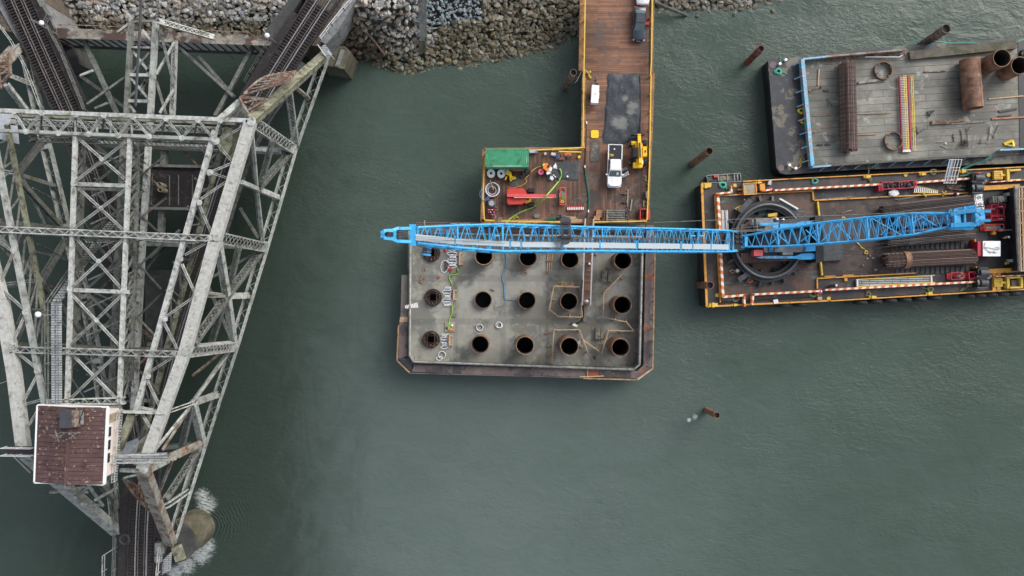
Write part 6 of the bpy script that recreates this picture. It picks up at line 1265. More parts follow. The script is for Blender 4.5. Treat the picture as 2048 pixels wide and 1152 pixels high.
# gangway
t = top('access_gangway', 'long gangway with white truss sides from the dock down to the slab', 'gangway', P(1180, 444, ZD)); A, B = P(1178, 438, ZD + .3), P(1172, 610, ZS + .5)
m = MB(); m.beam(A, B, 1.1, .12, V((1, 0, 0))); m.build('walkway_boards', 'dock_h', t)
for s in (-1, 1):
    o = V((s * .58, 0, 0)); m = MB(); m.beam(A + o + V((0, 0, 1)), B + o + V((0, 0, 1)), .09, .1); m.beam(A + o, B + o, .1, .16); m.beam(A + o + V((0, 0, .5)), B + o + V((0, 0, .5)), .06, .06); k = 12
    for i in range(k): m.beam(A.lerp(B, i / k) + o, A.lerp(B, (i + 1) / k) + o + V((0, 0, 1)), .05, .05); m.beam(A.lerp(B, i / k) + o, A.lerp(B, i / k) + o + V((0, 0, 1)), .06, .06)
    m.build('side_truss', 'white_metal', t)
# ------------------------------------------------------------------ people
def person(label, x, y, z, facing, pose, top_m, leg_m='darkcloth', hat='white', z_hold=None):
    t = top('person', label, 'person', P(x, y, z), facing, 'construction workers', True)
    J = {'pel': (0, 0, .95), 'chest': (0, 0, 1.35), 'neck': (0, 0, 1.52), 'head': (0, 0, 1.6)}
    if pose == 'bend': J = {'pel': (-.12, 0, .9), 'chest': (.2, 0, 1.15), 'neck': (.36, 0, 1.22), 'head': (.42, 0, 1.24)}
    if pose == 'stoop': J = {'pel': (-.05, 0, .93), 'chest': (.1, 0, 1.3), 'neck': (.18, 0, 1.44), 'head': (.22, 0, 1.5)}
    c = V(J['chest']); p = V(J['pel']); vs = [p, p.lerp(c, .5), c, V(J['neck'])]; ed = [(0, 1), (1, 2), (2, 3)]; rad = [(.16, .12), (.15, .11), (.19, .13), (.06, .06)]
    def chain(root, pts, rs):
        k = root
        for q, r in zip(pts, rs): vs.append(V(q)); ed.append((k, len(vs) - 1)); rad.append((r, r)); k = len(vs) - 1
    stride = .16 if pose != 'bend' else .22
    for s in (-1, 1):
        sh = c + V((0, s * .19, .06)); f = .22 if pose == 'stand' else .34
        if pose == 'walk': hand = c + V((.22 * s, s * .26, -.5)); el = c + V((.02 * s, s * .27, -.24))
        elif pose == 'stand': hand = c + V((.3, s * .18, -.3)); el = c + V((.04, s * .27, -.24))
        else: hand = c + V((.35, s * .14, -.45)); el = c + V((.12, s * .27, -.2))
        chain(2, [sh, el, hand], [.07, .05, .038])
        d = s * stride; hip = p + V((0, s * .1, -.06)); chain(0, [hip, p + V((d * .5 + .06, s * .12, -.46)), V((p.x * .3 + d, s * .12, .08)), V((p.x * .3 + d + .16, s * .13, .05))], [.1, .07, .05, .045])
    me = bpy.data.meshes.new('body'); me.from_pydata([tuple(v) for v in vs], ed, []); ob = bpy.data.objects.new('body', me); sc.collection.objects.link(ob)
    md = ob.modifiers.new('skin', 'SKIN'); md.use_smooth_shade = True; ss = ob.modifiers.new('sub', 'SUBSURF'); ss.levels = 1; ss.render_levels = 1
    for i, sv in enumerate(me.skin_vertices[0].data): sv.radius = rad[i]; sv.use_root = (i == 0)
    me.materials.append(M[top_m]); ob.parent = t
    h = V(J['head']); m = MB(); m.blob(h + V((0, 0, .06)), .11, (1.05, .85, 1.2), 1, 0, 2); m.blob(h + V((.11, 0, .05)), .022, (1, 1, 1.2), 1, 0, 1); m.blob(h + V((0, .095, .06)), .025, (1, .5, 1.4), 1, 0, 1); m.blob(h + V((0, -.095, .06)), .025, (1, .5, 1.4), 1, 0, 1); m.build('head', 'skin', t, smooth=True)
    m = MB(); m.blob(h + V((0, 0, .13)), .135, (1.1, .95, .75), 1, 0, 2); m.cyl(h + V((.04, 0, .1)), h + V((.04, 0, .115)), .16, .155, 16); m.build('hard_hat', hat, t, smooth=True)
    for s in (-1, 1):
        hv = [v for v in vs][0]
        idx = 4 + (0 if s == -1 else 7); hand = vs[idx + 2]; m = MB(); m.blob(hand + V((.04, 0, -.02)), .05, (1.2, .7, .9), 1, 0, 1)
        for k in range(4): m.tube([hand + V((.06, (k - 1.5) * .02, -.02)), hand + V((.11, (k - 1.5) * .022, -.04)), hand + V((.12, (k - 1.5) * .022, -.075 + .01 * (k == 3)))], .009, 5)
        m.tube([hand + V((.03, -s * .035, -.01)), hand + V((.08, -s * .055, -.03))], .011, 5); m.build('hand', 'skin', t)
    m = MB()
    for s in (-1, 1):
        idx = 4 + (0 if s == -1 else 7) + 3; m.tube([vs[idx], vs[idx + 1] + V((0, 0, .02)), vs[idx + 2] + V((0, 0, .02))], .085, 8); m.blob(vs[idx + 3] + V((-.06, 0, .01)), .09, (1.5, .75, .7), 1, 0, 1)
    m.build('trousers_and_boots', leg_m, t, smooth=True)
    return t
person('worker in hi-vis lime clothing bending over the black hose on the slab', 1151, 651, ZS, radians(160), 'bend', 'hivis', 'hivis')
person('worker walking on the gangway in dark clothes and white hard hat', 1176, 528, 3.35, radians(-90), 'walk', 'darkcloth', 'darkcloth')
person('worker in pale clothes at the foot of the gangway', 1171.5, 605, ZS + .6, radians(90), 'stoop', 'white_metal', 'redcloth')
# ================================================================== MATERIAL BARGE (top right)
ZA = 3.4
bg1 = top('material_barge', 'dark flat barge with a timber cargo deck and blue bulwark', 'barge', P(1800, 215, 0))
def poly(name, pts, z0, z1, mat, parent, tops=1.0, **k):
    m = MB(); q = [P(x, y, z1) for x, y in pts]; m.prism([(p.x, p.y) for p in q], z0, z1, tops); return m.build(name, mat, parent, **k)
poly('hull', [(1536, 122), (1541, 117), (1606, 114), (1800, 92), (2140, 70), (2150, 322), (1700, 340), (1572, 349), (1560, 346), (1553, 336)], -1, ZA - .9, 'black', bg1)
poly('deck', [(1536, 122), (1541, 117), (1606, 114), (1800, 92), (2140, 70), (2150, 322), (1700, 340), (1572, 349), (1560, 346), (1553, 336)], ZA - .9, ZA - .3, 'bargedeck_black', bg1)
poly('cargo_deck', [(1608, 122), (1815, 106), (2140, 82), (2150, 302), (1800, 322), (1622, 332)], ZA - .3, ZA, 'matdeck', bg1)
poly('dark_end_deck', [(2036, 84), (2140, 78), (2150, 300), (2040, 308)], ZA, ZA + .06, 'black', bg1)
a, b = P(1605, 118, ZA + .9), P(1625, 331, ZA + .9); m = MB(); m.beam(a, b, .5, .15); m.beam(a - V((0, 0, .6)), b - V((0, 0, .6)), .18, 1.2); m.build('bulwark', 'blue_rail', bg1)
for i in range(8):
    p = a.lerp(b, (i + .15) / 7.6); m = MB(); m.beam(p, p + V((-.95, -.28, -1.0)), .14, .2); m.build('bulwark_strut', 'blue_rail', bg1)
for pp, mt in (([(1606, 118), (1655, 113)], 'blue_rail'), ([(1655, 113), (1812, 99)], 'steel_rust'), ([(1625, 334), (1662, 331)], 'blue_rail'), ([(1662, 331), (1905, 315)], 'steel_dark'), ([(1905, 315), (1985, 311)], 'steel_dark'), ([(2000, 300), (2150, 293)], 'blue_rail')):
    A, B = P(*pp[0], ZA + .9), P(*pp[1], ZA + .9); m = MB(); m.beam(A, B, .22, .12); m.beam(A - V((0, 0, .6)), B - V((0, 0, .6)), .1, 1.1); m.build('bulwark', mt, bg1)
for i in range(9):
    p = P(1652 + i * 35, 333 - i * 2.1, ZA + .8); m = MB(); m.beam(p, p + V((-.5, -.45, -.9)), .1, .14); m.build('bulwark_strut', 'blue_rail', bg1)
m = MB(); m.beam(P(1625, 119, ZA + .05), P(1810, 104, ZA + .05), .9, .08); m.build('margin_plate', 'steel_redrust', bg1)
m = MB(); A, B = P(1818, 112, ZA + .3), P(2030, 90, ZA + .3); m.beam(A, B, 1.15, .6); m.build('coaming', 'old_concrete', bg1)
m = MB(); m.tube([P(1730, 114, ZA + .4), P(1798, 114, ZA + .4), P(1806, 110, ZA + .4)], .06); m.build('rail_pipe', 'white_metal', bg1)
ln = [(1560, 118), (1700, 105)]
for i, (x, y, mt, r, h) in enumerate(((1546, 130, 'walk_plate', .5, .02), (1562, 336, 'walk_plate', .45, .02))): m = MB(); c = P(x, y, ZA - .3); m.cyl(c, c + V((0, 0, h + .02)), r, n=20); m.build('hatch_cover', mt, bg1)
for i, (x, y) in enumerate(((1571.5, 119.5), (1560, 127.5), (1579, 330), (1591.5, 336.5), (1872, 100), (1918, 96), (2003, 88), (2012, 84))): m = MB(); c = P(x, y, ZA + .1); m.cyl((c.x, c.y, ZA - .3), c, .14, n=12); m.cyl(c, c + V((0, 0, .12)), .2, n=14); m.build('bollard', 'white' if i < 4 else 'steel_dark', bg1)
def ropecoil(label, x, y, z, r, mat, tail=None, n=5, grp='coiled mooring ropes'):
    m = MB(); rnd = random.Random(int(x)); pts = []
    for k in range(n * 16):
        a = k / 16 * 2 * pi; rr_ = r * (1 - .11 * (k // 16)) * (1 + .12 * sin(3 * a + x)); pts.append(P(x, y, z) + V((rr_ * cos(a), rr_ * .9 * sin(a), .08 + .03 * (k // 16) + .02 * sin(a * 2.3))))
    if tail: pts = smoothline([P(*q, z + .06) for q in tail[::-1]] + [pts[0]], .3)[:-1] + pts
    m.tube(pts, .055, 5); return thing(m, 'rope_coil', mat, label, 'rope coil', grp)
ropecoil('turquoise rope coil at the upper left corner of the material barge', 1556, 143, ZA - .3, .5, 'rope_green', [(1576, 149), (1564, 144)])
m = MB(); m.tube(smoothline([P(1560, 113, ZA - .2), P(1561, 124, ZA - .2), P(1567, 120, ZA - .1), P(1567, 114, ZA - .2)], .3), .04); thing(m, 'mooring_line', 'rope_green', 'thin turquoise line looped round the upper left bollards', 'rope')
ropecoil('upper yellow rope coil beside the blue bulwark', 1601.5, 222, ZA - .3, .46, 'rope_yellow'); ropecoil('lower narrower yellow rope coil beside the blue bulwark', 1606, 243, ZA - .3, .38, 'rope_yellow')
m = MB(); m.tube(smoothline([P(1580, 331, ZA - .2), P(1588, 337, ZA - .15), P(1600, 334, ZA - .2), P(1603, 322, ZA - .2), P(1610, 318, ZA - .2), P(1603, 316, ZA - .2), P(1598, 328, ZA - .2)], .3), .045); thing(m, 'mooring_line', 'rope_yellow', 'thin yellow line near the lower left bollards', 'rope')
# rebar bundle (vertical in picture)
def cage(label, A, B, r, nb, mat='rebar', grp=None, band=None, hoops=None, inner=True):
    """long tied reinforcement cage; A->B axis"""
    A, B = V(A), V(B); t = top('rebar_cage', label, 'rebar cage', A, group=grp); ax = (B - A).normalized(); u = V((0, 0, 1)).cross(ax).normalized(); w_ = ax.cross(u)
    m = MB(); rnd = random.Random(int(A.x * 10)); 
    for k in range(nb):
        a = 2 * pi * k / nb; o = (u * cos(a) + w_ * sin(a)) * r; e0, e1 = rnd.uniform(-.25, .25), rnd.uniform(-.25, .25)
        m.beam(A + o + ax * e0, B + o + ax * e1, .085, .085); 
        if k % 2: m.beam(A + o * .45 + ax * e1, B + o * .45 + ax * e0, .08, .08)
        if inner: m.beam(A + o * .9 + ax * (e1 + .1), B + o * .9 - ax * .3, .07, .07)
    m.build('long_bars', mat, t)
    m = MB(); L = (B - A).length; h0, h1 = hoops or (0, L); pos = h0
    while pos < h1:
        c = A + ax * pos; m.tube([c + (u * cos(2 * pi * k / 22) + w_ * sin(2 * pi * k / 22)) * (r + .05) for k in range(22)], .04, 4, True); pos += .62 if mat == 'rebar' else .35
    m.build('hoops', 'rebar_dark' if mat == 'rebar' else mat, t)
    if band: m = MB(); m.pipe(A + ax * band, A + ax * (band + .8), r + .14, r + .08, 28); m.build('steel_band', 'casing', t)
    return t
cage('long rust brown rebar cage standing out dark on the material barge', P(1694, 126, ZA + 1.15), P(1698, 303, ZA + 1.15), 1.05, 40, grp=None, hoops=(.3, 12.2))
def ring_template(label, x, y, r):
    t = top('steel_ring', label, 'steel ring', P(x, y, ZA), group='steel template rings'); c = P(x, y, ZA); m = MB(); m.pipe(c + V((0, 0, .05)), c + V((0, 0, .5)), r, r - .12, 36); m.build('ring', 'casing', t)
    for a in (.4, 2.3, 3.6, 5.4): m = MB(); m.box(c + V(((r - .2) * cos(a), (r - .2) * sin(a), .5)), (.3, .22, .15), a); m.build('lug', 'steel_dark', t)
ring_template('upper rusty steel ring lying on the material barge', 1764, 142.5, 1.28); ring_template('lower rusty steel ring lying beside the red ladder frame', 1784, 283, 1.28)
# red/yellow gangway ladder
t = top('boarding_ladder', 'long red gangway with yellow handrails lying on the material barge', 'gangway', P(1811, 225, ZA)); A, B = P(1807, 152, ZA + .3), P(1813, 302, ZA + .3)
ax = (B - A).normalized(); s = V((0, 0, 1)).cross(ax).normalized()
for k in (-1, 1): m = MB(); m.beam(A + s * k * .62, B + s * k * .62, .16, .25); m.build('side_beam', 'crimson', t)
m = MB(); [m.beam(A.lerp(B, i / 44) - s * .6, A.lerp(B, i / 44) + s * .6, .06, .05) for i in range(1, 44)]; m.build('treads', 'white_metal', t); m = MB(); m.beam(B - s * .6, B + s * .6, .3, .2); m.build('end_plate', 'white_metal', t)
for off in (-.25, .02, 1.0, 1.25):
    m = MB(); h_ = .55 if off < .5 else .1; m.beam(A - s * (-off) + V((0, 0, h_)), B - s * (-off) + V((0, 0, h_)), .07, .07)
    m.build('handrail', 'safety_yellow', t)
m = MB()
for a0, a1 in ((-.25, .02), (1.0, 1.25)):
    for i in range(9): p = A.lerp(B, (i + .5) / 9) + V((0, 0, .55 if a0 < .5 else .1)); m.beam(p + s * a0, p + s * a1, .06, .06)
m.build('rail_ties', 'safety_yellow', t)
# casings on the barge: one lying, two standing
t = top('steel_casing', 'large rusty steel casing lying on its side on the material barge', 'steel casing', P(1942, 167, ZA), group=None); m = MB(); A, B = P(1939, 119, ZA + 1.3), P(1946, 217, ZA + 1.3); m.pipe(A, B, 1.28, 1.2, 40); m.build('tube', 'casing', t, smooth=False); m = MB(); m.pipe(A.lerp(B, .42), A.lerp(B, .425), 1.3, 1.27, 40); m.beam(A + V((.5, 0, 1.2)), B + V((.5, 0, 1.2)), .03, .03); m.build('weld_seam', 'steel_dark', t)
for x, y, zt, lb in ((2004, 116, 6.9, 'left of two tall rusty casings standing on the material barge'), (2040, 131, 6.4, 'right of two tall rusty casings standing on the material barge, cut by the picture edge')):
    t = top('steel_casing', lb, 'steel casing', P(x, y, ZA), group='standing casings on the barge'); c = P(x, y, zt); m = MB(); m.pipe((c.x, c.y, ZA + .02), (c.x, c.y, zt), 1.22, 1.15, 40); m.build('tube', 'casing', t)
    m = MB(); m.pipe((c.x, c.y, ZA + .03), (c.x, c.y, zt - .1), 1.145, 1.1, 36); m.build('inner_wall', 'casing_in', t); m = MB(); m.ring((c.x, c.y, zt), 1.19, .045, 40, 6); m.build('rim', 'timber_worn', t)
# loose steel on the barge deck
def bars(label, segs, mat, th=.1, z=ZA, grp=None, name='steel_bar', cat='bar'):
    m = MB()
    for k, (a, b) in enumerate(segs): m.beam(P(*a, z + .08 + .02 * k), P(*b, z + .08 + .02 * k), th, th)
    return thing(m, name, mat, label, cat, grp)
bars('tan pipe and dark bracket near the blue bulwark', [((1638, 138), (1636, 172))], 'timber', .16); bars('dark bent bracket joining the bulwark to the tan pipe', [((1618, 182), (1640, 173)), ((1640, 172), (1644, 175))], 'steel_redrust', .22)
bars('short brown bar leaning from the lower bulwark', [((1622, 268), (1640, 259))], 'steel_redrust', .24)
bars('dark V shaped wire left of the rebar cage', [((1654, 197), (1656, 212)), ((1655, 197), (1664, 212))], 'steel_dark', .05)
for i, (a, b, mt, th, lb) in enumerate((((1977, 198), (2046, 192), 'timber', .16, 'long tan bar at the right of the material barge deck'), ((1997, 223), (2034, 217), 'steel_dark', .26, 'upper dark flat bar near the right barge end'), ((1997, 233), (2023, 230), 'steel_dark', .16, 'lower dark thin bar near the right barge end'), ((1983, 238), (2050, 234), 'plywood', .2, 'long orange brown bar below the dark bars'), ((1862, 246), (1900, 244), 'steel_redrust', .5, 'thick rusty timber end in the middle of the barge deck'), ((1900, 244), (1930, 241), 'plywood', .2, 'short orange bar right of the thick rusty timber'), ((1902, 248), (1970, 243), 'steel_rust', .12, 'long thin orange bar right of the thick rusty timber'), ((1847, 144), (1890, 142), 'steel_redrust', .14, 'thin brown stain bar above the lying ladder'), ((1665, 271), (1752, 269), 'timber_worn', .1, 'thin tan strip running under the rebar cage, lowest'), ((1626, 231), (1780, 226), 'timber_worn', .1, 'thin tan strip running under the rebar cage, middle'), ((1716, 166), (1760, 160), 'steel_rust', .35, 'short rust streaked plate under the upper ring'))):
    bars(lb, [(a, b)], mt, th)
for i, (x, y) in enumerate(((1640, 289.5), (1655, 289), (1652, 181))): bars(('left dark slot plate low on the barge deck', 'right dark slot plate low on the barge deck', 'dark slot plate left of the cage top')[i], [((x - 5, y), (x + 5, y))], 'black', .2, ZA, 'dark slot plates', 'slot_plate', 'plate')
bars('loose rebar rods lying in the lower middle of the material barge', [((1920, 258), (1925, 285)), ((1933, 256), (1937, 290)), ((1923, 262), (1925, 290)), ((1943, 250), (1936, 263))], 'rebar_dark', .06, ZA, None, 'rebar_rods', 'rebar'); m = MB(); [m.tube([P(1928 + 5 * sin(i * 7), 284 + 5 * cos(i * 5), ZA + .1 + .02 * i), P(1930 + 7 * sin(i * 3), 288 + 6 * sin(i * 11), ZA + .2)], .035, 4) for i in range(30)]; thing(m, 'wire_tangle', 'rebar', 'round tangle of rusty wire under the loose rods', 'wire')
bars('crossed dark rods near the lower right of the barge deck', [((1976, 280), (1981, 252)), ((1985, 278), (1996, 251)), ((1976, 262), (1992, 276)), ((1978, 253), (1980, 262))], 'rebar_dark', .06, ZA, None, 'rebar_rods', 'rebar'); bars('thin bent wire bits beside the crossed rods', [((1955, 286), (1975, 285)), ((1961, 276), (1961, 288)), ((1990, 284), (1975, 288))], 'rebar_dark', .05, ZA, None, 'rebar_rods', 'rebar')
bars('small dark crossed bars right of the red gangway', [((1827, 275), (1849, 257)), ((1827, 256), (1837, 266)), ((1832, 253), (1834, 262))], 'steel_dark', .12); bars('small brown bar cluster below the middle of the barge', [((1907, 268), (1908, 283)), ((1905, 272), (1910, 276))], 'steel_redrust', .14)
m = MB(); [m.beam(P(*a, ZA + .2), P(*b, ZA + .25), .18, .18) for a, b in (((1857, 223), (1869, 222)), ((1862, 227), (1859, 233)), ((1857, 222), (1858, 228)), ((1866, 225), (1860, 229)))]; thing(m, 'sling_heap', 'black', 'small black sling heap in the middle of the material barge', 'sling')
m = MB(); m.blob(P(1891, 286.5, ZA + .1), .15, (1, 1, .6), 1, .3); thing(m, 'white_rag', 'white', 'white rag low on the material barge deck', 'rag'); bars('two tiny pale sticks beside the white rag', [((1881, 291), (1894, 296)), ((1874, 284), (1886, 282))], 'timber', .07)
m = MB(); [m.beam(P(*a, ZA + .1), P(*b, ZA + .3), w_, .15) for a, b, w_ in (((2008, 288), (2025, 281), .35), ((2025, 281), (2028, 293), .25), ((2009, 289), (2027, 292), .12))]; thing(m, 'yellow_triangle', 'safety_yellow', 'bright yellow triangular bracket at the lower right of the material barge', 'bracket')
for i in range(4): m = MB(); c = P(2046, 108 + i * 8, ZA + .3); m.blob(c, .5, (.6, 1, .6), i, .5, 2); thing(m, 'black_bag', 'black', ('top', 'second', 'third', 'bottom')[i] + ' black bag at the right picture edge beside the standing casings', 'bag', 'black bags on the barge')
m = MB(); m.tube(smoothline([P(1787, 100, ZA), P(1815, 88, ZA + .6), P(1844, 77, ZA + 1.4)], .6), .05); m.tube(smoothline([P(1850, 98, ZA), P(1868, 82, ZA + 1)], .6), .05); m.tube(smoothline([P(1868, 82, ZA + 1), P(1905, 86, ZA), P(1945, 85, ZA), P(1970, 92, ZA), P(1985, 103, ZA + .3), P(1995, 98, ZA + .4), P(1997, 86, ZA)], .5), .05); m.tube(smoothline([P(2036, 84, ZA), P(2060, 72, ZA)], .4), .07); thing(m, 'mooring_line', 'rope_green', 'pale green mooring line from the leaning pile to the barge edge', 'rope')
m = MB(); m.tube([P(1993, 311, ZA), P(1925, 339, 3.2)], .04); m.tube([P(1983, 313, ZA), P(1924, 337, 3.2)], .04); thing(m, 'mooring_line', 'rope_green', 'two green lines crossing the gap between the barges', 'rope')

# ------------------------------------------------------------------ free mooring piles
def mpile(label, bx, by, tx, ty, r, mat, zb=0.0):
    k = hypot(tx - 1024, ty - 576) / hypot(bx - 1024, by - 576); zt = H - (H - zb) / k; c = P(tx, ty, zt); b0 = P(bx, by, zb)
    t = top('mooring_pile', label, 'steel pile', (b0.x, b0.y, 0), group='free standing steel piles'); m = MB(); A = V((b0.x, b0.y, -4)) ; A = c + (b0 - c) * 1.3; m.pipe(A, c, r, r - .05, 24); m.build('tube', mat, t); m = MB(); m.cyl(A, c - (c - b0) * .06, r - .052, n=20); m.build('inner_fill', 'casing_in', t); return t, c
mpile('red steel pile standing alone above left of the material barge', 1496, 124, 1522, 97, .46, 'red'); M['pile_red'] = paint('old_red_pile', (.26, .06, .05), .3, 1.0, .7, 0, (((.05, .03, .03), .6, .5, .65),)); bpy.data.objects['tube.%03d' % 0 if False else [o.name for o in bpy.data.objects if o.name.startswith('tube')][-1]].data.materials[0] = M['pile_red']
mpile('brown steel pile between the dock and the crane barge', 1385, 328, 1419, 302, .5, 'casing'); mpile('brown steel pile at the left edge of the crane barge', 1396, 570, 1420, 570.5, .5, 'casing'); mpile('short brown pile alone in the open water below', 1412, 820, 1434, 831, .44, 'casing')
mpile('long dark brown pile behind the material barge, leaning out', 1842, 92, 1893, 57, .62, 'steel_redrust'); t_, c_ = mpile('rusty pile beside the left rail of the upper dock', 1129, 175, 1147, 145, .46, 'steel_redrust')
m = MB(); m.tube(smoothline([c_ + V((-.3, -.8, -2)), c_ + V((.4, -1, -1)), P(1164, 140, ZD + .5)], .3), .06); m.tube(smoothline([P(1136, 166, 4), P(1150, 158, 4.4), P(1166, 146, ZD)], .4), .06); thing(m, 'mooring_line', 'steel_dark', 'dark line tying the rusty pile to the dock rail', 'rope')

# ================================================================== CRANE BARGE (right)
ZC = 3.0
cbg = top('crane_barge', 'crane barge with dark deck, orange edges and striped hazard rails', 'barge', P(1750, 475, 0))
OUT = [(1402, 369), (2140, 331), (2150, 570), (1412, 614)]
poly('hull', OUT, -1, ZC - .4, 'black', cbg); poly('deck', OUT, ZC - .4, ZC, 'craneside', cbg)
poly('crane_deck', [(1436, 393), (1631, 383), (1636, 590), (1442, 603)], ZC, ZC + .05, 'rustdeck', cbg); poly('well_deck', [(1632, 402), (2015, 383), (2022, 538), (1640, 553)], ZC, ZC + .04, 'welldeck', cbg)
poly('stern_deck', [(1945, 385), (2042, 380), (2046, 545), (1950, 549)], ZC + .04, ZC + .07, 'black', cbg)
def edge(a, b, wpx, mat, z0=.06, h=.25, name='edge_rail', zz=ZC):
    m = MB(); A, B = P(*a, zz + z0), P(*b, zz + z0); m.beam(A + V((0, 0, h / 2)), B + V((0, 0, h / 2)), S(wpx, zz), h); return m.build(name, mat, cbg)
for a, b, w_ in (((1403, 369), (1413, 613), 4.5), ((1402, 370), (1422, 370), 8), ((1485, 363), (1900, 342), 2), ((1900, 342), (2140, 329), 2), ((1413, 613), (1660, 601), 3.2), ((1655, 602), (2140, 573), 2.2),
                 ((1429, 392), (1624, 382), 2.4), ((1429, 392), (1440, 605), 2.4), ((1624, 382), (1626, 402), 2.4), ((1625, 401), (1937, 386), 2.4), ((1633, 557), (1634, 592), 2.4), ((1632, 557), (1830, 546), 2.2), ((1648, 553), (1669, 552), 2), ((1684, 551), (1706, 550), 2)):
    edge(a, b, w_, 'orange')
for a, b, w_, mt in (((1429, 389), (1460, 386), 3.4, 'hazard_h'), ((1459, 373), (1460, 387), 3.2, 'hazard_v'), ((1520, 383), (1540, 381), 3.2, 'hazard_h'), ((1546, 382), (1758, 370), 3.6, 'hazard_h'), ((1822, 367), (1900, 361), 3.6, 'hazard_h'), ((1900, 361), (1943, 358), 3.6, 'hazard_h'), ((1973, 366), (2140, 355), 1.8, 'hazard_h'),
                     ((1433, 395), (1437, 462), 5, 'hazard_v'), ((1438, 503), (1443, 594), 5, 'hazard_v'), ((1442, 594), (1487, 590), 4.2, 'hazard_h'), ((1485, 590), (1486, 613), 3.4, 'hazard_v'), ((1503, 588), (1501, 609), 3.4, 'hazard_v'), ((1501, 589), (1634, 582), 4, 'hazard_h'), ((1646, 580), (1954, 563), 3.8, 'hazard_h'), ((1984, 553), (2140, 546), 2, 'hazard_h')):
    edge(a, b, w_, mt, .06, .9, 'hazard_rail')
for a, b in (((1633, 404), (1636, 432)), ((1639, 523), (1642, 551))): edge(a, b, 3, 'yellow', .05, .5, 'yellow_post_rail')
for x, y, r in ((1469.5, 371, 3.6), (1434, 590.5, 3.8), (1657, 597, 4), (1810.5, 349.5, 4), (1976.5, 350, 4), (1988, 567, 3.6)): m = MB(); c = P(x, y, ZC); m.cyl(c, c + V((0, 0, .12)), S(r, ZC), n=24); m.build('hatch_cover', 'yellow', cbg)
for x, y, lx, ly, rz in ((1412, 371, 18, 8, 3), (1427, 610, 17, 7, 3), (1518, 365, 12, 3, 3), (1735, 353, 14, 5, 4), (1846, 348, 13, 4, 3), (1926, 342, 12, 6, 3), (1746, 594, 14, 4, 3), (1859, 587, 13, 4, 3), (1470, 610, 12, 4, 3)): m = MB(); px_box(m, x, y, lx, ly, ZC, ZC + .35, rz); px_box(m, x, y, lx * .3, ly * 1.3, ZC, ZC + .5, rz); m.build('mooring_cleat', 'yellow', cbg)
k = 40
for i in range(k): p = P(1442 + i * 4.7, 604.5 - i * .26, ZC); m = MB() if i == 0 else m; m.box((p.x, p.y, ZC + .08), (.14, .2, .1))
m.build('deck_lugs', 'black', cbg)
# bow fender strip and tyres
poly('fender_strip', [(1398, 371), (1402, 371), (1412, 612), (1407, 610)], .5, ZC - .15, 'rubber', cbg)
tlab = ['leftmost', 'second', 'third', 'fourth', 'fifth', 'sixth']
for i, x in enumerate((1568, 1602)): t = top('tyre_fender', ('left', 'right')[i] + ' of the two tyre fenders below the crane ring deck', 'tyre', P(x, 608, 1.6), group='tyre fenders on the crane barge'); m = MB(); c = P(x, 604.5 - (x - 1568) * .05, ZC - .5); c = c + V((0, -.45, -.3)); m.tube([c + V((.75 * cos(a), 0, .75 * sin(a))) for a in [2 * pi * q / 18 for q in range(18)]], .3, 8, True); m.build('tyre', 'rubber', t)
for i in range(6): x = 1722 + i * 29.5; t = top('tyre_fender', tlab[i] + ' of the six tyre fenders in the middle of the lower barge side', 'tyre', P(x, 600, 1.6), group='tyre fenders on the crane barge'); m = MB(); c = P(x, 598 - i * 1.75, ZC - .5) + V((0, -.5, -.3)); m.tube([c + V((.75 * cos(a), 0, .75 * sin(a))) for a in [2 * pi * q / 18 for q in range(18)]], .3, 8, True); m.build('tyre', 'rubber', t)
for i in range(5): x = 1936 + i * 23; t = top('tyre_fender', tlab[i] + ' of the five tyre fenders at the right end of the lower barge side', 'tyre', P(x, 590, 1.6), group='tyre fenders on the crane barge'); m = MB(); c = P(x, 585.5 - i * 1.3, ZC - .5) + V((0, -.5, -.3)); m.tube([c + V((.75 * cos(a), 0, .75 * sin(a))) for a in [2 * pi * q / 18 for q in range(18)]], .3, 8, True); m.build('tyre', 'rubber', t)
# rope coils and lines
for lb, x, y, r, mt, tl in (('bright green rope coil at the upper left corner of the crane barge', 1445, 370, .5, 'rope_green', [(1454, 383), (1459, 378), (1450, 376)]), ('green rope coil on the upper deck edge above the striped rail', 1629, 362, .45, 'rope_green', None), ('green rope coil left of the white rack', 1866, 344, .45, 'rope_olive', None), ('pale green rope coil on the lower striped rail by the left corner', 1471, 597, .5, 'rope_olive', None), ('green rope coil at the lower right corner of the ring deck', 1625, 588, .48, 'rope_olive', None), ('loose olive rope on the lower side, left one', 1736, 588, .35, 'rope_olive', [(1731, 582), (1740, 581)]), ('loose olive rope on the lower side, right one', 1860, 579, .42, 'rope_olive', [(1842, 576), (1850, 574)]), ('olive rope ring on the lower striped rail near the stern', 1938, 569, .36, 'rope_olive', [(1919, 583), (1928, 575)]), ('yellow rope coil on the brown well deck', 1731.5, 505, .27, 'rope_yellow', [(1708, 480), (1716, 486), (1724, 498)]), ('yellow rope coil under the blue mast foot', 1686, 437, .25, 'rope_yellow', None), ('small pale figure eight rope by the upper cleat', 1740, 360, .22, 'rope_olive', [(1736, 356), (1742, 363)])): ropecoil(lb, x, y, ZC + .06, r, mt, tl, 4)
m = MB(); m.tube([P(1738, 325, ZA), P(1736, 352, ZC + .3)], .03); m.tube([P(1740, 325, ZA), P(1737, 352, ZC + .3)], .03); thing(m, 'mooring_line', 'rope_olive', 'short pale line from the upper cleat to the material barge', 'rope')
m = MB(); m.tube(smoothline([P(1920, 352, ZC + .1), P(1935, 350, ZC + .1), P(1936, 344, ZC + .2), P(1926, 341, ZC + .4)], .3), .045); thing(m, 'mooring_line', 'rope_green', 'green rope end curling round the cleat right of the white rack', 'rope')
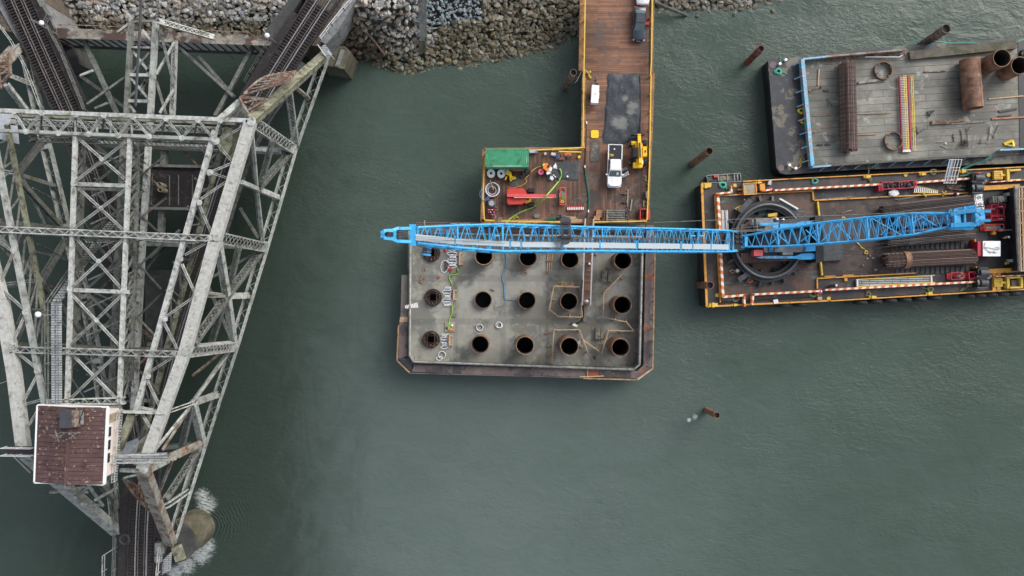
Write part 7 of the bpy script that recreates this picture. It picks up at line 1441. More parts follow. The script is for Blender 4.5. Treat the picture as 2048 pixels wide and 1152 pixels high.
# skiff moored at the corner
t = top('work_skiff', 'small grey aluminium skiff with red box moored at the barge corner', 'boat', P(1448, 355, 0)); m = MB()
q = [P(x, y, .8) for x, y in ((1413, 352), (1418, 350), (1482, 346), (1483, 362), (1420, 364), (1414, 358))]; m.prism([(p.x, p.y) for p in q], -.1, .8); m.build('hull', 'steel_dark', t)
m = MB(); q = [P(x, y, .9) for x, y in ((1413, 351), (1480, 346.5), (1482, 363), (1416, 366), (1413, 351))]
for i in range(4): m.beam(q[i], q[i + 1], .12, .15)
m.build('gunwale', 'pipe_galv', t); m = MB(); [px_box(m, x, 355, 2.5, 13, .7, .95, 2) for x in (1437, 1455, 1469, 1475)]; m.build('thwart', 'pipe_galv', t); m = MB(); px_box(m, 1432, 352.5, 8, 5, .8, 1.2, 2); m.build('fuel_box', 'red', t); m = MB(); px_box(m, 1420, 358, 10, 8, .7, 1.0, 20); m.build('cover', 'steel_dark', t); m = MB(); px_box(m, 1453, 356, 13, 8, .72, .85, 2); px_box(m, 1444, 356, 8, 10, .72, .82, 2); m.build('floor_board', 'ply_wet', t)
# access box, red items
t = top('access_box', 'square pale topped box in an orange frame on the upper barge edge', 'box', P(1500, 377.5, ZC)); m = MB(); px_box(m, 1500, 377.5, 23, 22, ZC, ZC + 1.0, 3); m.build('lid', 'ply_pale', t); c = P(1500, 377.5, ZC + 1.05); m = MB()
for dx, dy, lx, ly in ((0, .78, 1.75, .12), (0, -.78, 1.75, .12), (.85, 0, .12, 1.6), (-.85, 0, .12, 1.6)): m.box((c.x + dx, c.y + dy, ZC + 1.0), (lx, ly, .2), radians(3))
m.build('frame', 'orange', t)
for x, y, lx, ly, h, rz, nm, mt, lb, ct in ((1525, 374, 10, 13, .6, 5, 'deck_winch', 'orange', 'orange deck winch right of the pale topped box', 'winch'), (1481, 379, 10, 3, .3, 3, 'steel_beam', 'orange', 'short orange beam left of the pale topped box', 'beam'), (1485, 385, 12, 3, .3, 3, 'red_box', 'crimson', 'low dark red box under the short orange beam', 'box'), (1513, 377, 3, 9, .8, 3, 'red_post', 'red', 'red post between the pale topped box and the winch', 'post'), (1540, 365, 6, 9, .5, -10, 'white_drum', 'bluegrey', 'pale drum lying on the upper barge edge', 'drum'), (1540, 379, 8, 6, .8, 5, 'life_ring_box', 'crimson', 'dark red case with a white tag beside the winch', 'box'), (1640, 582.5, 7, 10, .8, 3, 'life_ring_box', 'crimson', 'dark red case with a white tag at the lower striped rail', 'box'), (1640, 597, 8, 6, .5, 3, 'ply_box', 'timber', 'small tan box at the lower barge edge', 'box'), (1640, 592, 9, 18, .1, 3, 'deck_plate', 'walk_plate', 'rust coloured plate under the small tan box', 'plate'), (1552, 603, 9, 8, .4, 10, 'white_sack', 'white', 'white sack on the lower barge edge under the ring', 'sack'), (1692, 559, 6, 6, .2, 3, 'orange_block', 'orange', 'small orange block on the dark lower side deck', 'block')):
    simple(nm, mt, lb, ct, x, y, lx, ly, h, rz, ZC)
for x, y in ((1543, 379), (1643, 582.5)): m = MB(); px_box(m, x, y, 3, 4, ZC + .8, ZC + .84); thing(m, 'white_tag', 'white', 'white tag on the ' + ('upper' if y < 400 else 'lower') + ' dark red case', 'tag')
# stack of white channels
t = top('pipe_stack', 'stack of long white channels beside the striped rail, left of the ring', 'pipes', P(1447, 441, ZC))
for i in range(6): m = MB(); m.beam(P(1441 + i * 2.6, 421 - (i % 2), ZC + .3), P(1443 + i * 2.6, 461, ZC + .3), .12, .25); m.build('channel', 'white_metal' if i % 3 else 'mid_grey', t)
# red rack with black bags, person, white sheet, ladders
def rack(label, x, y, lx, ly, rz, z, fill=None, nm='gas_rack', cat='rack', h=1.1, mat='crimson', grp=None):
    t = top(nm, label, cat, P(x, y, z), radians(rz), grp, True); L, W = S(lx, z + h), S(ly, z + h); m = MB()
    for z_ in (.12, h):
        m.box((0, W / 2, z_), (L, .09, .12)); m.box((0, -W / 2, z_), (L, .09, .12)); m.box((L / 2, 0, z_), (.09, W, .12)); m.box((-L / 2, 0, z_), (.09, W, .12))
    for a in (-1, 1):
        for b in (-1, 1): m.box((a * L / 2, b * W / 2, h / 2), (.09, .09, h))
    m.box((0, 0, .1), (L, W, .06)); m.box((0, 0, h), (.07, W, .08)); m.build('frame', mat, t)
    if fill == 'bags':
        for i in range(8): m = MB(); m.blob((-L / 2 + .4 + (L - .8) * i / 7, .15 * sin(i * 3), .75), .4, (.9, 1.1, .6), i, .5, 2); m.build('black_bag', 'black', t)
    if fill == 'bottles':
        nx = max(2, int(L / .3))
        for i in range(nx):
            for j in range(max(1, int(W / .3))):
                if (i * 3 + j) % 4 == 3 or i < nx * .45: continue
                m = MB(); px_, py_ = -L / 2 + .2 + i * .3, -W / 2 + .18 + j * .3; m.cyl((px_, py_, .12), (px_, py_, h + .15), .11, n=10); m.cyl((px_, py_, h + .15), (px_, py_, h + .33), .11, .04, 10); m.build('gas_bottle', ('bluegrey', 'white_metal', 'crimson', 'pink')[(i + j * 2) % 4], t)
    if fill == 'board': m = MB(); m.box((-.2, 0, .8), (L * .55, W * .7, .1)); m.build('board', 'ply_pale', t); m = MB(); m.box((L * .35, 0, .5), (L * .2, W * .6, .4)); m.build('blue_case', 'rope_blue', t)
    return t
rack('crimson framed rack filled with black bags on the upper side of the barge', 1790, 372, 68, 14, 3, ZC, 'bags', 'bag_rack'); simple('rack_end_box', 'crimson', 'crimson end box left of the rack of black bags', 'box', 1762, 374, 9, 16, .9, 3, ZC); simple('rack_end_box', 'crimson', 'crimson end box right of the rack of black bags', 'box', 1826, 369, 8, 12, .9, 3, ZC)
m = MB(); q = [(1778, 386), (1782, 381), (1789, 379), (1796, 380), (1799, 385), (1796, 391), (1788, 394), (1780, 392)]; m.prism([(p.x, p.y) for p in PX(q, ZC + .5)], ZC + .25, ZC + .5, .9); m.blob(P(1788, 386, ZC + .5), .6, (1.1, .75, .2), 2, .3, 2); thing(m, 'white_sheet', 'white', 'crumpled white sheet just below the rack of black bags', 'sheet')
ladder('yellow edged step ladder right of the rack of black bags', (1828, 378), (1876, 384), 1.0, ZC, 13, 'rope_yellow', 'white_metal', .4, .3, wd2=.35); 
for i, (x, y) in enumerate(((1847, 388), (1889, 388))): m = MB(); rnd = random.Random(i); [m.tube([P(x + rnd.uniform(-7, 7), y + rnd.uniform(-6, 6), ZC + .3), P(x + rnd.uniform(-3, 3), y + rnd.uniform(-3, 3), ZC + .5)], .06, 5) for _ in range(9)]; thing(m, 'yellow_sling', 'rope_yellow', ('left', 'right')[i] + ' heap of yellow slings along the upper orange rail', 'sling', 'heaps of yellow slings')
person('worker in red jacket and white hard hat by the upper orange rail', 1905, 390, ZC, radians(200), 'stoop', 'redcloth', 'darkcloth'); person('worker in dark clothes and white hard hat on the lower side deck', 1658, 572, ZC, radians(10), 'bend', 'darkcloth', 'darkcloth')
m = MB(); rnd = random.Random(4); [m.tube([P(1898 + rnd.uniform(-8, 8), 376 + rnd.uniform(-6, 6), ZC + .1), P(1905 + rnd.uniform(-8, 26), 376 + rnd.uniform(-6, 6), ZC + .4)], .06, 5) for _ in range(16)]; thing(m, 'scrap_heap', 'steel_redrust', 'heap of rusty scrap rods below the white rack', 'scrap')
t = top('white_rack', 'white aluminium ladder rack lying across the two barges', 'ladder rack', P(1908, 343, ZC)); A, B = P(1913, 318, ZC + 2.0), P(1901, 367, ZC + .8)
for o in (-.95, -.6, -.1, .3, .75): m = MB(); m.beam(A + V((o, 0, 0)), B + V((o, 0, 0)), .1, .1); m.build('rail', 'white_metal', t)
m = MB(); q = [A + V((-.9, 0, -.1)), A + V((-.2, 0, -.1)), B + V((-.2, 0, -.1)), B + V((-.9, 0, -.1))]; m.add(q + [p - V((0, 0, .05)) for p in q], [(3, 2, 1, 0), (4, 5, 6, 7), (0, 1, 5, 4), (1, 2, 6, 5), (2, 3, 7, 6), (3, 0, 4, 7)]); m.build('mesh_panel', 'mesh_grey', t); m = MB(); [m.beam(A.lerp(B, u) + V((-1, 0, .03)), A.lerp(B, u) + V((.8, 0, .03)), .05, .05) for u in (.02, .35, .7, .98)]; m.build('cross_bars', 'white_metal', t)
# rebar cages in the well
cage('upper rebar cage partly under the blue mast, in the well deck', P(1762, 424, ZC + 1.0), P(1938, 403, ZC + 1.0), .9, 26, 'rebar_dark', 'rebar cages in the well deck', hoops=(.2, 2.6)); cage('middle rebar cage under the blue mast, in the well deck', P(1772, 480, ZC + 1.1), P(1944, 464, ZC + 1.1), 1.05, 28, 'rebar_dark', 'rebar cages in the well deck', hoops=(.2, 2.8)); cage('lowest rebar cage with a rust steel band, in the well deck', P(1768, 522, ZC + 1.15), P(1948, 513, ZC + 1.15), 1.05, 30, 'rebar', 'rebar cages in the well deck', 2.6, hoops=(.2, 2.6)); cage('rebar cage directly beneath the mast head, in the well deck', P(1790, 446, ZC + 1.0), P(1940, 432, ZC + 1.0), .7, 18, 'rebar_dark', 'rebar cages in the well deck', hoops=(.2, 2.2))
for y in (492, 541): m = MB(); [m.beam(P(1795 + i * 10, y - 7, ZC + .1), P(1794 + i * 10, y + 6, ZC + .1), .5, .1) for i in range(15)]; thing(m, 'timber_mats', 'dark_grey', ('dark dunnage boards between the two lower rebar cages' if y < 500 else 'dark dunnage boards below the lowest rebar cage'), 'dunnage')
for i, (x0, y0, x1, y1, lb) in enumerate(((1943, 392, 1944, 408, 'upper'), (1946, 478, 1948, 492, 'middle'), (1949, 533, 1950, 548, 'lower'))): m = MB(); m.beam(P(x0, y0, ZC + .5), P(x1, y1, ZC + .5), .16, .9); thing(m, 'stop_post', 'orange', lb + ' rust orange stop post at the right end of the rebar cages', 'post', 'stop posts')
# yellow edged gangway on the lower side
t = top('boarding_ladder', 'long yellow edged gangway lying on the lower side deck', 'gangway', P(1787, 561, ZC)); A, B = P(1714, 566, ZC + .3), P(1862, 558, ZC + .3); ax = (B - A).normalized(); s = V((0, 0, 1)).cross(ax).normalized(); m = MB(); m.beam(A, B, .95, .1); m.build('tread_panel', 'grating_v', t)
for k in (-1, 1): m = MB(); m.beam(A + s * k * .5, B + s * k * .5 + ax * .5, .1, .25); m.build('side_rail', 'safety_yellow', t); m = MB(); e = (A, B)[(k + 1) // 2]; m.beam(e - s * .55, e + s * .55, .22, .3); m.build('end_roller', 'white_metal', t)
for a, b, mt, lb in (((1644, 398), (1705, 393), 'mid_grey', 'two thin grey pipes along the upper orange rail'), ((1790, 399), (1835, 392), 'mid_grey', 'thin grey pipe under the white sheet'), ((1676, 426), (1708, 419), 'steel_redrust', 'thin bent brown pipe on the well deck'), ((1748, 539), (1754, 539), 'timber', 'tiny tan offcut on the well deck')): bars(lb, [(a, b), ((a[0] + 6, a[1] + 1.5), (b[0] - 4, b[1] + 1.2))], mt, .08, ZC + .05)
for i, (x, y) in enumerate(((1735, 517), (1746, 516), (1740, 511), (1726, 531))): m = MB(); m.blob(P(x, y, ZC + .15), .14, (1.3, 1, .6), i, .4); thing(m, 'shackle', 'steel_rust' if i < 3 else 'walk_red', ('left grey shackle on the well deck', 'right grey shackle on the well deck', 'middle grey shackle on the well deck', 'small rust red shackle on the well deck')[i], 'shackle')
# stern machinery: two winches, tanks, racks, house
def winch(x, y, lb):
    t = top('deck_winch', lb, 'winch', P(x, y, ZC)); m = MB(); px_box(m, x, y - 9, 22, 18, ZC, ZC + 1.6, 3); px_box(m, x - 2, y + 10, 20, 16, ZC, ZC + 1.4, 3); m.build('base', 'black', t)
    m = MB(); c = P(x, y - 9, ZC + 1.4); m.cyl(c + V((-.6, 0, 0)), c + V((.6, 0, 0)), .55, n=18); m.build('drum', 'dark_grey', t); m = MB(); c = P(x, y + 11, ZC + 1.3); m.cyl(c + V((-.5, 0, 0)), c + V((.5, 0, 0)), .5, n=18); m.build('drum', 'dark_grey', t)
    m = MB(); [m.blob(P(x + dx, y + dy, ZC + 1.5), .2, (1, 1, .7), dx, .3) for dx, dy in ((-11, -2), (-8, -3), (12, 0), (14, -3), (-10, 8), (8, 1), (-9, 12))]; m.build('fittings', 'mid_grey', t); m = MB(); px_box(m, x, y - 19, 17, 2, ZC + .6, ZC + 1.7, 3); px_box(m, x - 2, y + 20, 20, 2, ZC + .6, ZC + 1.7, 3); m.build('guard', 'dark_grey', t)
winch(1957, 365, 'upper black twin drum winch at the barge stern'); winch(1967, 555, 'lower black twin drum winch at the barge stern')
m = MB(); m.blob(P(1957, 346, ZC + 1.8), .2, (2.5, .4, .4), 1, .1); thing(m, 'red_lamp_bar', 'red', 'small red bar on the upper stern winch', 'bar')
for y0, y1, x, rz, lb in ((0, 0, 2003, 3, 'upper'), (1, 1, 2010, 3, 'lower')):
    y = 374 if not y0 else 541; simple('orange_beam', 'orange', lb + ' long orange beam across the stern deck', 'beam', x, y, 74 if not y0 else 64, 9, .5, rz, ZC, 'orange stern beams')
def spudclamp(y, lb, closed):
    t = top('fork_bracket', lb, 'bracket', P(2010, y, ZC)); m = MB(); px_box(m, 1997, y, 17, 17, ZC, ZC + .5, 2); m.build('pad', 'yellow', t); m = MB(); [px_box(m, 1997, y - 6 + i * 4, 13, 1.2, ZC + .5, ZC + .56, 2) for i in range(4)]; m.build('ribs', 'orange', t)
    m = MB(); px_box(m, 2009, y, 14, 4, ZC, ZC + .6, 2); px_box(m, 2017, y, 5, 24, ZC, ZC + .8, 2); px_box(m, 2030, y - 10, 24, 3.5, ZC, ZC + .8, 4); px_box(m, 2030, y + 10, 24, 3.5, ZC, ZC + .8, 2)
    if closed: px_box(m, 2044, y, 4, 22, ZC, ZC + .8, 2)
    m.build('fork', 'yellow', t)
spudclamp(350, 'upper yellow fork shaped bracket at the barge stern', 0); spudclamp(565, 'lower yellow fork shaped bracket at the barge stern', 1)
simple('orange_plate', 'orange', 'upright orange plate pair beside the lower stern winch', 'plate', 1989, 560, 7, 44, .3, 0, ZC); simple('orange_plate', 'orange', 'second upright orange plate beside the lower stern winch', 'plate', 1998, 562, 7, 42, .34, 0, ZC)
m = MB(); px_box(m, 2030, 567, 14, 14, ZC, ZC + .3, 2); thing(m, 'deck_hatch', 'walk_plate', 'brown hatch inside the lower yellow fork bracket', 'hatch')
for i, (x, y, lb) in enumerate(((1957.5, 395, 'upper'), (1959, 408.5, 'middle'), (1961, 419, 'lowest'))):
    t = top('storage_tote', lb + ' of three white caged storage tanks above the mast head', 'tank', P(x, y, ZC), group='white storage tanks'); m = MB(); px_box(m, x, y, 17, 13, ZC + .1, ZC + 1.2, 3); m.build('tank', 'white', t); m = MB(); c = P(x + 1, y, ZC + 1.24); m.ring(c, .2, .05, 16, 5)
    for dx in (-.5, .5): m.box((c.x + dx, c.y, ZC + 1.22), (.04, .85, .04))
    m.box((c.x, c.y, ZC + 1.22), (1.2, .04, .04)); m.build('cage', 'mid_grey', t)
t = top('generator', 'grey framed generator with round fan behind the white tanks', 'generator', P(2000, 398, ZC)); m = MB(); px_box(m, 1995, 399, 16, 13, ZC, ZC + 1.1, 4); px_box(m, 2009, 397, 10, 13, ZC, ZC + .7, 4); m.build('housing', 'steel_grey', t); m = MB(); c = P(2002, 398, ZC + 1.1); m.cyl(c, c + V((0, 0, .15)), .4, n=18); m.build('fan', 'pipe_galv', t); m = MB(); [px_box(m, 1987 + i * 5, 399, 1.2, 14, ZC + 1.1, ZC + 1.2, 4) for i in range(4)]; m.build('bars', 'pipe_galv', t)
simple('control_box', 'bluegrey', 'pale control box above right of the grey generator', 'box', 2020, 388, 12, 6, .9, 3, ZC); simple('control_box', 'bluegrey', 'pale control box at the house side, lower stern', 'box', 2027, 521, 14, 6, .9, 3, ZC)
rack('crimson rack with violet capped bottles at the top of the stern group', 1986, 414, 27, 8, 4, ZC, 'bottles', grp='crimson bottle racks'); rack('crimson empty framed rack in the middle of the stern group', 1984, 425, 26, 14, 1, ZC, None, grp='crimson bottle racks'); rack('crimson rack with violet capped bottles under the mast head', 1985, 438, 26, 8, 1, ZC, 'bottles', grp='crimson bottle racks')
rack('red framed rack holding a pale board', 1978, 456, 38, 12, 1, ZC, 'board', 'tool_rack', 'rack', 1.1, 'red'); rack('crimson bottle rack left of the lower winch, left one', 1905, 552, 25, 14, 3, ZC, 'bottles', grp='crimson bottle racks'); rack('crimson bottle rack left of the lower winch, right one', 1938, 551, 20, 14, 3, ZC, 'bottles', grp='crimson bottle racks')
m = MB(); [m.tube([P(1917 + i * 2, 549 + i, ZC + .2), P(1926 + i, 545 + i * 3, ZC + .6)], .07, 5) for i in range(4)]; thing(m, 'yellow_sling', 'rope_yellow', 'ochre sling between the two lower bottle racks', 'sling')
simple('plank_pile', 'ply_pale', 'pale plank end showing under the mast head', 'plank', 1962, 447, 14, 7, .5, 5, ZC); simple('dark_mat', 'dark_grey', 'dark grey mat left below the red framed rack', 'mat', 1963, 474, 24, 18, .1, 1, ZC)
m = MB(); c = P(1983, 466.5, ZC); m.cyl(c, c + V((0, 0, .6)), .27, n=18); px_box(m, 1989, 465.5, 5, 4, ZC, ZC + .5); thing(m, 'yellow_drum', 'yellow', 'yellow drum below the red framed rack', 'drum')
person('worker in a tan and red vest walking at the stern beside the white topped box', 2001, 475.5, ZC, radians(-40), 'walk', 'timber', 'darkcloth')
t = top('white_topped_house', 'white topped box with dark red side and chains on its roof', 'deck house', P(1975, 510, ZC)); zt = ZC + 2.3; a, b = P(1966, 482, zt), P(2001, 512.5, zt); m = MB(); m.box(((a.x + b.x) / 2 - .35, (a.y + b.y) / 2, (ZC + zt) / 2 - .1), (b.x - a.x + .5, a.y - b.y - .1, zt - ZC - .2)); m.build('wall', 'crimson', t); m = MB(); m.box(((a.x + b.x) / 2, (a.y + b.y) / 2, zt - .05), (b.x - a.x, a.y - b.y, .12)); m.build('roof', 'white', t)
m = MB(); q = [P(x, y, ZC + .6) for x, y in ((1951, 485), (1967, 484), (1968, 513), (1953, 514))]; m.prism([(p.x, p.y) for p in q], ZC, ZC + .7); m.build('side_locker', 'crimson', t)
m = MB(); [m.tube(smoothline(PX(l, zt + .08), .2), .035, 4) for l in ([(1971, 485), (1969, 494), (1980, 496), (1992, 499), (1999, 498), (1997, 495), (1988, 496)], [(1968, 495), (1976, 502), (1981, 507)], [(1977, 503), (1988, 505), (1996, 505)], [(1988, 501), (1989, 508)])]; thing(m, 'lifting_chain', 'mid_grey', 'dark lifting chains lying on the white topped box', 'chain')
t = top('deck_house_roof', 'long yellow framed rusty steel gallery at the right picture edge', 'gallery', P(2040, 460, ZC)); zt = ZC + 3.0
m = MB(); q = PX([(2040, 372), (2100, 368), (2104, 540), (2048, 541)], zt); m.prism([(p.x, p.y) for p in q], ZC, zt - .3); m.build('wall', 'black', t)
m = MB(); m.prism([(p.x, p.y) for p in PX([(2041, 374), (2110, 370), (2114, 539), (2049, 540)], zt)], zt - .28, zt - .1); m.build('roof', 'rustdeck', t)
m = MB(); m.beam(P(2032, 371, zt), P(2040, 542, zt), .5, .3); m.build('gutter', 'pipe_galv', t); m = MB()
for x0, x1 in ((2038, 2042), (2043.5, 2047.5), (2050, 2054)): m.beam(P(x0, 372, zt + .6), P(x1, 541, zt + .6), .12, .12)
for i in range(8): m.beam(P(2034 + i, 374 + i * 24, zt + .6), P(2080, 372 + i * 24, zt + .6), .12, .12)
m.build('frame', 'timber', t)
m = MB(); m.tube([P(1999, 461, ZC + 1), P(2034, 459, ZC + 1)], .1, 6); m.box(P(2001, 460, ZC + 1), (.5, .4, .3)); thing(m, 'exhaust_pipe', 'mid_grey', 'grey pipe running to the yellow framed gallery', 'pipe'); m = MB(); rnd = random.Random(8); [m.tube([P(2010 + rnd.uniform(-2, 10), 527 + rnd.uniform(-3, 3), ZC + .2), P(2016 + rnd.uniform(-2, 8), 525 + rnd.uniform(-3, 3), ZC + .5)], .05, 5) for _ in range(7)]; thing(m, 'yellow_sling', 'rope_yellow', 'yellow sling heap beside the lower pale control box', 'sling')
m = MB(); m.beam(P(1963, 378, ZC + .1), P(1949, 379, ZC + .1), .1, .1); 
# ================================================================== RINGER CRANE
crane = top('ringer_crane', 'huge blue lattice boom ring crane on the crane barge', 'crane', P(1538, 482, ZC))
c0 = P(1537.5, 482, ZC + 1.5); R0 = S(67.5, ZC + 1.5); RY = S(73, ZC + 1.5)
m = MB(); m.ring((c0.x, c0.y, ZC + 1.5), R0, .2, 96, 8, RY); m.build('ring_rail', 'ring_steel', crane, smooth=True)
m = MB(); n = 96
L = []
for rr_, z_ in ((1.12, ZC + .3), (1.12, ZC + 1.1), (.87, ZC + 1.1), (.87, ZC + .3)): L.append([(c0.x + R0 * rr_ * cos(2 * pi * i / n), c0.y + RY * rr_ * sin(2 * pi * i / n), z_) for i in range(n)])
m.loft(L + [L[0]], False); m.build('ring_base', 'black', crane)
for i in range(20):
    a = 2 * pi * (i + .5) / 20; m = MB(); p0 = V((c0.x + R0 * .98 * cos(a), c0.y + RY * .98 * sin(a), ZC + .9)); k_ = 1.26 if i % 3 else 1.2; p1 = V((c0.x + R0 * k_ * cos(a), c0.y + RY * k_ * sin(a), ZC + .25)); m.beam(p0, p1, .34, .5); m.beam(p1 - V((0, 0, .15)), p1 + (p1 - p0).normalized() * .2 - V((0, 0, .15)), .7, .1); m.build('ring_foot', 'dark_grey', crane)
for i in range(14):
    a = 2 * pi * (i + .2) / 14; m = MB(); p0 = V((c0.x + R0 * .82 * cos(a), c0.y + RY * .82 * sin(a), ZC + .5)); m.blob(p0, .35, (1, 1, .7), i, .4); m.build('jack', 'black', crane)
for lbl, a0, a1, mt in (('white_strut', (1559, 397), (1596, 418), 'white_metal'),): m = MB(); m.beam(P(*a0, ZC + 1.4), P(*a1, ZC + 1.4), .22, .15); m.build('guard_bar', mt, crane)
for (a, b) in (((1500, 400), (1478, 424)), ((1560, 404), (1594, 428)), ((1476, 560), (1500, 545)), ((1571, 548), (1596, 530))): m = MB(); m.beam(P(*a, ZC + .9), P(*b, ZC + .9), .7, .5); m.build('outrigger_beam', 'dark_grey', crane)
# inner bridge deck between front and rear carriers
poly('inner_floor', [(1480, 445), (1530, 410), (1580, 420), (1600, 480), (1585, 535), (1530, 555), (1490, 530)], ZC + .05, ZC + .12, 'rustdeck', crane)
poly('mat_deck', [(1481, 449), (1510, 445), (1512, 462), (1482, 466)], ZC + .2, ZC + 1.2, 'walk_plate', crane)
M['redboards'] = planks('brown_mat_boards', (.16, .085, .065), (.12, .065, .052), .38, 3.0, pi / 2 + .02, .03, .7, (.02, .015, .013))
poly('mat_deck', [(1482, 506), (1600, 503), (1604, 521), (1482, 526)], ZC + .3, ZC + 1.4, 'redboards', crane)
# crane body
poly('machinery_deck', [(1510, 440), (1620, 436), (1624, 512), (1512, 514)], ZC + 1.3, ZC + 2.0, 'dark_grey', crane)
poly('engine_house', [(1512, 437), (1546, 436), (1546, 451), (1512, 452)], ZC + 2.0, ZC + 3.2, 'mid_grey', crane)
poly('cab_side', [(1514, 448), (1545, 447), (1545, 461), (1514, 462)], ZC + 2.0, ZC + 3.6, 'mid_grey', crane); poly('cab_roof', [(1519, 446), (1557, 445), (1557, 452), (1519, 451)], ZC + 3.3, ZC + 3.65, 'blue', crane); poly('cab_roof', [(1545, 446), (1557, 445), (1557, 464), (1545, 461)], ZC + 3.3, ZC + 3.7, 'blue', crane)
poly('cab_window', [(1516, 449), (1530, 449), (1530, 457), (1516, 458)], ZC + 3.6, ZC + 3.64, 'glass_dark', crane)
poly('side_panel', [(1549, 491), (1612, 491), (1612, 504), (1549, 504)], ZC + 2.0, ZC + 3.0, 'mid_grey', crane); poly('side_panel', [(1539, 491), (1547, 491), (1547, 504), (1539, 504)], ZC + 2.0, ZC + 3.1, 'blue_dark', crane); poly('side_panel', [(1528, 492), (1538, 492), (1538, 505), (1528, 505)], ZC + 1.8, ZC + 2.8, 'mid_grey', crane)
poly('winch_cover', [(1612, 493), (1631, 492), (1631, 502), (1612, 503)], ZC + 2.5, ZC + 3.6, 'blue', crane)
poly('red_hatch', [(1508, 500), (1526, 500), (1526, 512), (1508, 512)], ZC + 2.0, ZC + 3.2, 'pinkred', crane); poly('vent_box', [(1565, 504), (1586, 504), (1586, 510), (1565, 510)], ZC + 2.0, ZC + 2.9, 'pipe_galv', crane); poly('vent_box', [(1505, 439), (1510, 439), (1510, 450), (1505, 450)], ZC + 1.6, ZC + 2.4, 'white_metal', crane)
poly('yellow_locker', [(1536, 428), (1554, 425), (1555, 431), (1537, 434)], ZC + .3, ZC + 1.1, 'yellow', crane)
for pts in ([(1513, 515), (1530, 512), (1592, 512), (1604, 507), (1622, 506), (1631, 508), (1631, 517), (1622, 519), (1604, 519), (1592, 517), (1530, 517)], [(1560, 448), (1592, 447), (1604, 442), (1628, 441), (1631, 445), (1625, 452), (1600, 455), (1560, 456)]): poly('counterweight_arm', pts, ZC + 2.4, ZC + 3.1, 'blue', crane)
for i in range(4): poly('arm_window', [(1527 + i * 13, 512.8), (1535 + i * 13, 512.8), (1535 + i * 13, 516.4), (1527 + i * 13, 516.4)], ZC + 3.1, ZC + 3.13, 'mid_grey', crane)
poly('counterweight', [(1630, 433), (1645, 432), (1646, 524), (1632, 525)], ZC + .2, ZC + 3.4, 'black', crane)
poly('counterweight_tray', [(1646, 436), (1684, 435), (1686, 520), (1647, 522)], ZC + .1, ZC + .6, 'dark_grey', crane)
poly('front_carrier', [(1458, 462), (1488, 462), (1496, 470), (1496, 490), (1488, 500), (1458, 502)], ZC + 1.6, ZC + 2.8, 'black', crane)
m = MB(); [px_box(m, 1475 + (i % 3) * 8, 466 + (i // 3) * 9, 5, 3, ZC + 2.8, ZC + 3.1) for i in range(9)]; m.build('carrier_fittings', 'dark_grey', crane)
# lattice boxes: sections with tapering
def lattice(parent, name, st, mat, bays_len=1.5, chord=.11, lac=.045, side=V((0, 1, 0)), lowmat=None):
    """st: list of (centre point, width, depth); builds chords and zigzag lacing as separate sections"""
    for a, b in zip(st[:-1], st[1:]):
        A, B = V(a[0]), V(b[0]); ax = (B - A).normalized(); sd = (side - ax * side.dot(ax)).normalized(); up = ax.cross(sd); up = up if up.z > 0 else -up
        def cor(s, k, t): w_ = a[1] + (b[1] - a[1]) * t; d_ = a[2] + (b[2] - a[2]) * t; return A.lerp(B, t) + sd * (s * w_ / 2) + up * (k * d_ / 2)
        m = MB()
        for s in (-1, 1):
            for k in (-1, 1): m.cyl(cor(s, k, 0), cor(s, k, 1), chord, n=8)
        m.build(name, mat, parent)
        L = (B - A).length; n = max(1, round(L / bays_len)); m = MB(); lo = MB()
        for i in range(n):
            t0, t1, tm = i / n, (i + 1) / n, (i + .5) / n
            for k in (-1, 1): q = m if k > 0 else lo; q.cyl(cor(-1, k, t0), cor(1, k, tm), lac, n=5); q.cyl(cor(1, k, tm), cor(-1, k, t1), lac, n=5)
            for s in (-1, 1): lo.cyl(cor(s, -1, t0), cor(s, 1, tm), lac, n=5); lo.cyl(cor(s, 1, tm), cor(s, -1, t1), lac, n=5)
        m.build('lacing', mat, parent); lo.build('lacing', lowmat or mat, parent)
        for t_ in (0, 1):
            m = MB()
            for k in (-1, 1): m.cyl(cor(-1, k, t_), cor(1, k, t_), chord * .8, n=6)
            for s in (-1, 1): m.cyl(cor(s, -1, t_), cor(s, 1, t_), chord * .8, n=6)
            m.build('end_frame', mat, parent)
# boom: foot (1470,482) low, tip (768,468) high
def bz(px):   # height along the boom for a photo x
    X0, z0, sl_ = P(1472, 482, 6).x, 6.0, .70
    # solve (px-1024)*(H-z)/F = X, z = z0 + sl*(X0-X)
    q = (px - 1024) / F; z = (z0 + sl_ * X0 - sl_ * q * H) / (1 - sl_ * q); return z
def bpt(px, py, dz=0): z = bz(px); p = P(px, py, z); return p + V((0, 0, dz))
def hw(px, wpx): return S(wpx, bz(px))
bst = [(1462, 482.5, 41), (1420, 481.5, 43), (1310, 480, 46), (1200, 478.5, 47), (1100, 477, 50), (1000, 475.5, 54), (910, 473, 44), (832, 470.5, 31)]
upv = None
STN = []
for px, py, wpx in bst:
    STN.append((bpt(px, py), hw(px, wpx), 2.5 if px > 950 else (2.0 if px > 850 else 1.2)))
STN = [(s[0] - V((0.45, 0, .9)) * (s[2] / 2.5), s[1], s[2]) for s in STN]
lattice(crane, 'boom_chord', STN, 'blue', 1.75, .13, .055, V((0, 1, 0)), 'blue')
# foot taper and pins
for s in (-1, 1): m = MB(); a = STN[0]; m.beam(a[0] + V((0, s * a[1] / 2, 1)), P(1474, 482 - s * 19, 5.4), .3, .5); m.beam(a[0] + V((0, s * a[1] / 2, -1)), P(1474, 482 - s * 19, 5.2), .3, .5); m.build('boom_foot', 'blue', crane)
m = MB(); a = STN[0][0]; m.beam(a + V((0, -1.4, 1.1)), a + V((0, 1.4, 1.1)), .5, .12); m.build('foot_plate', 'blue', crane)
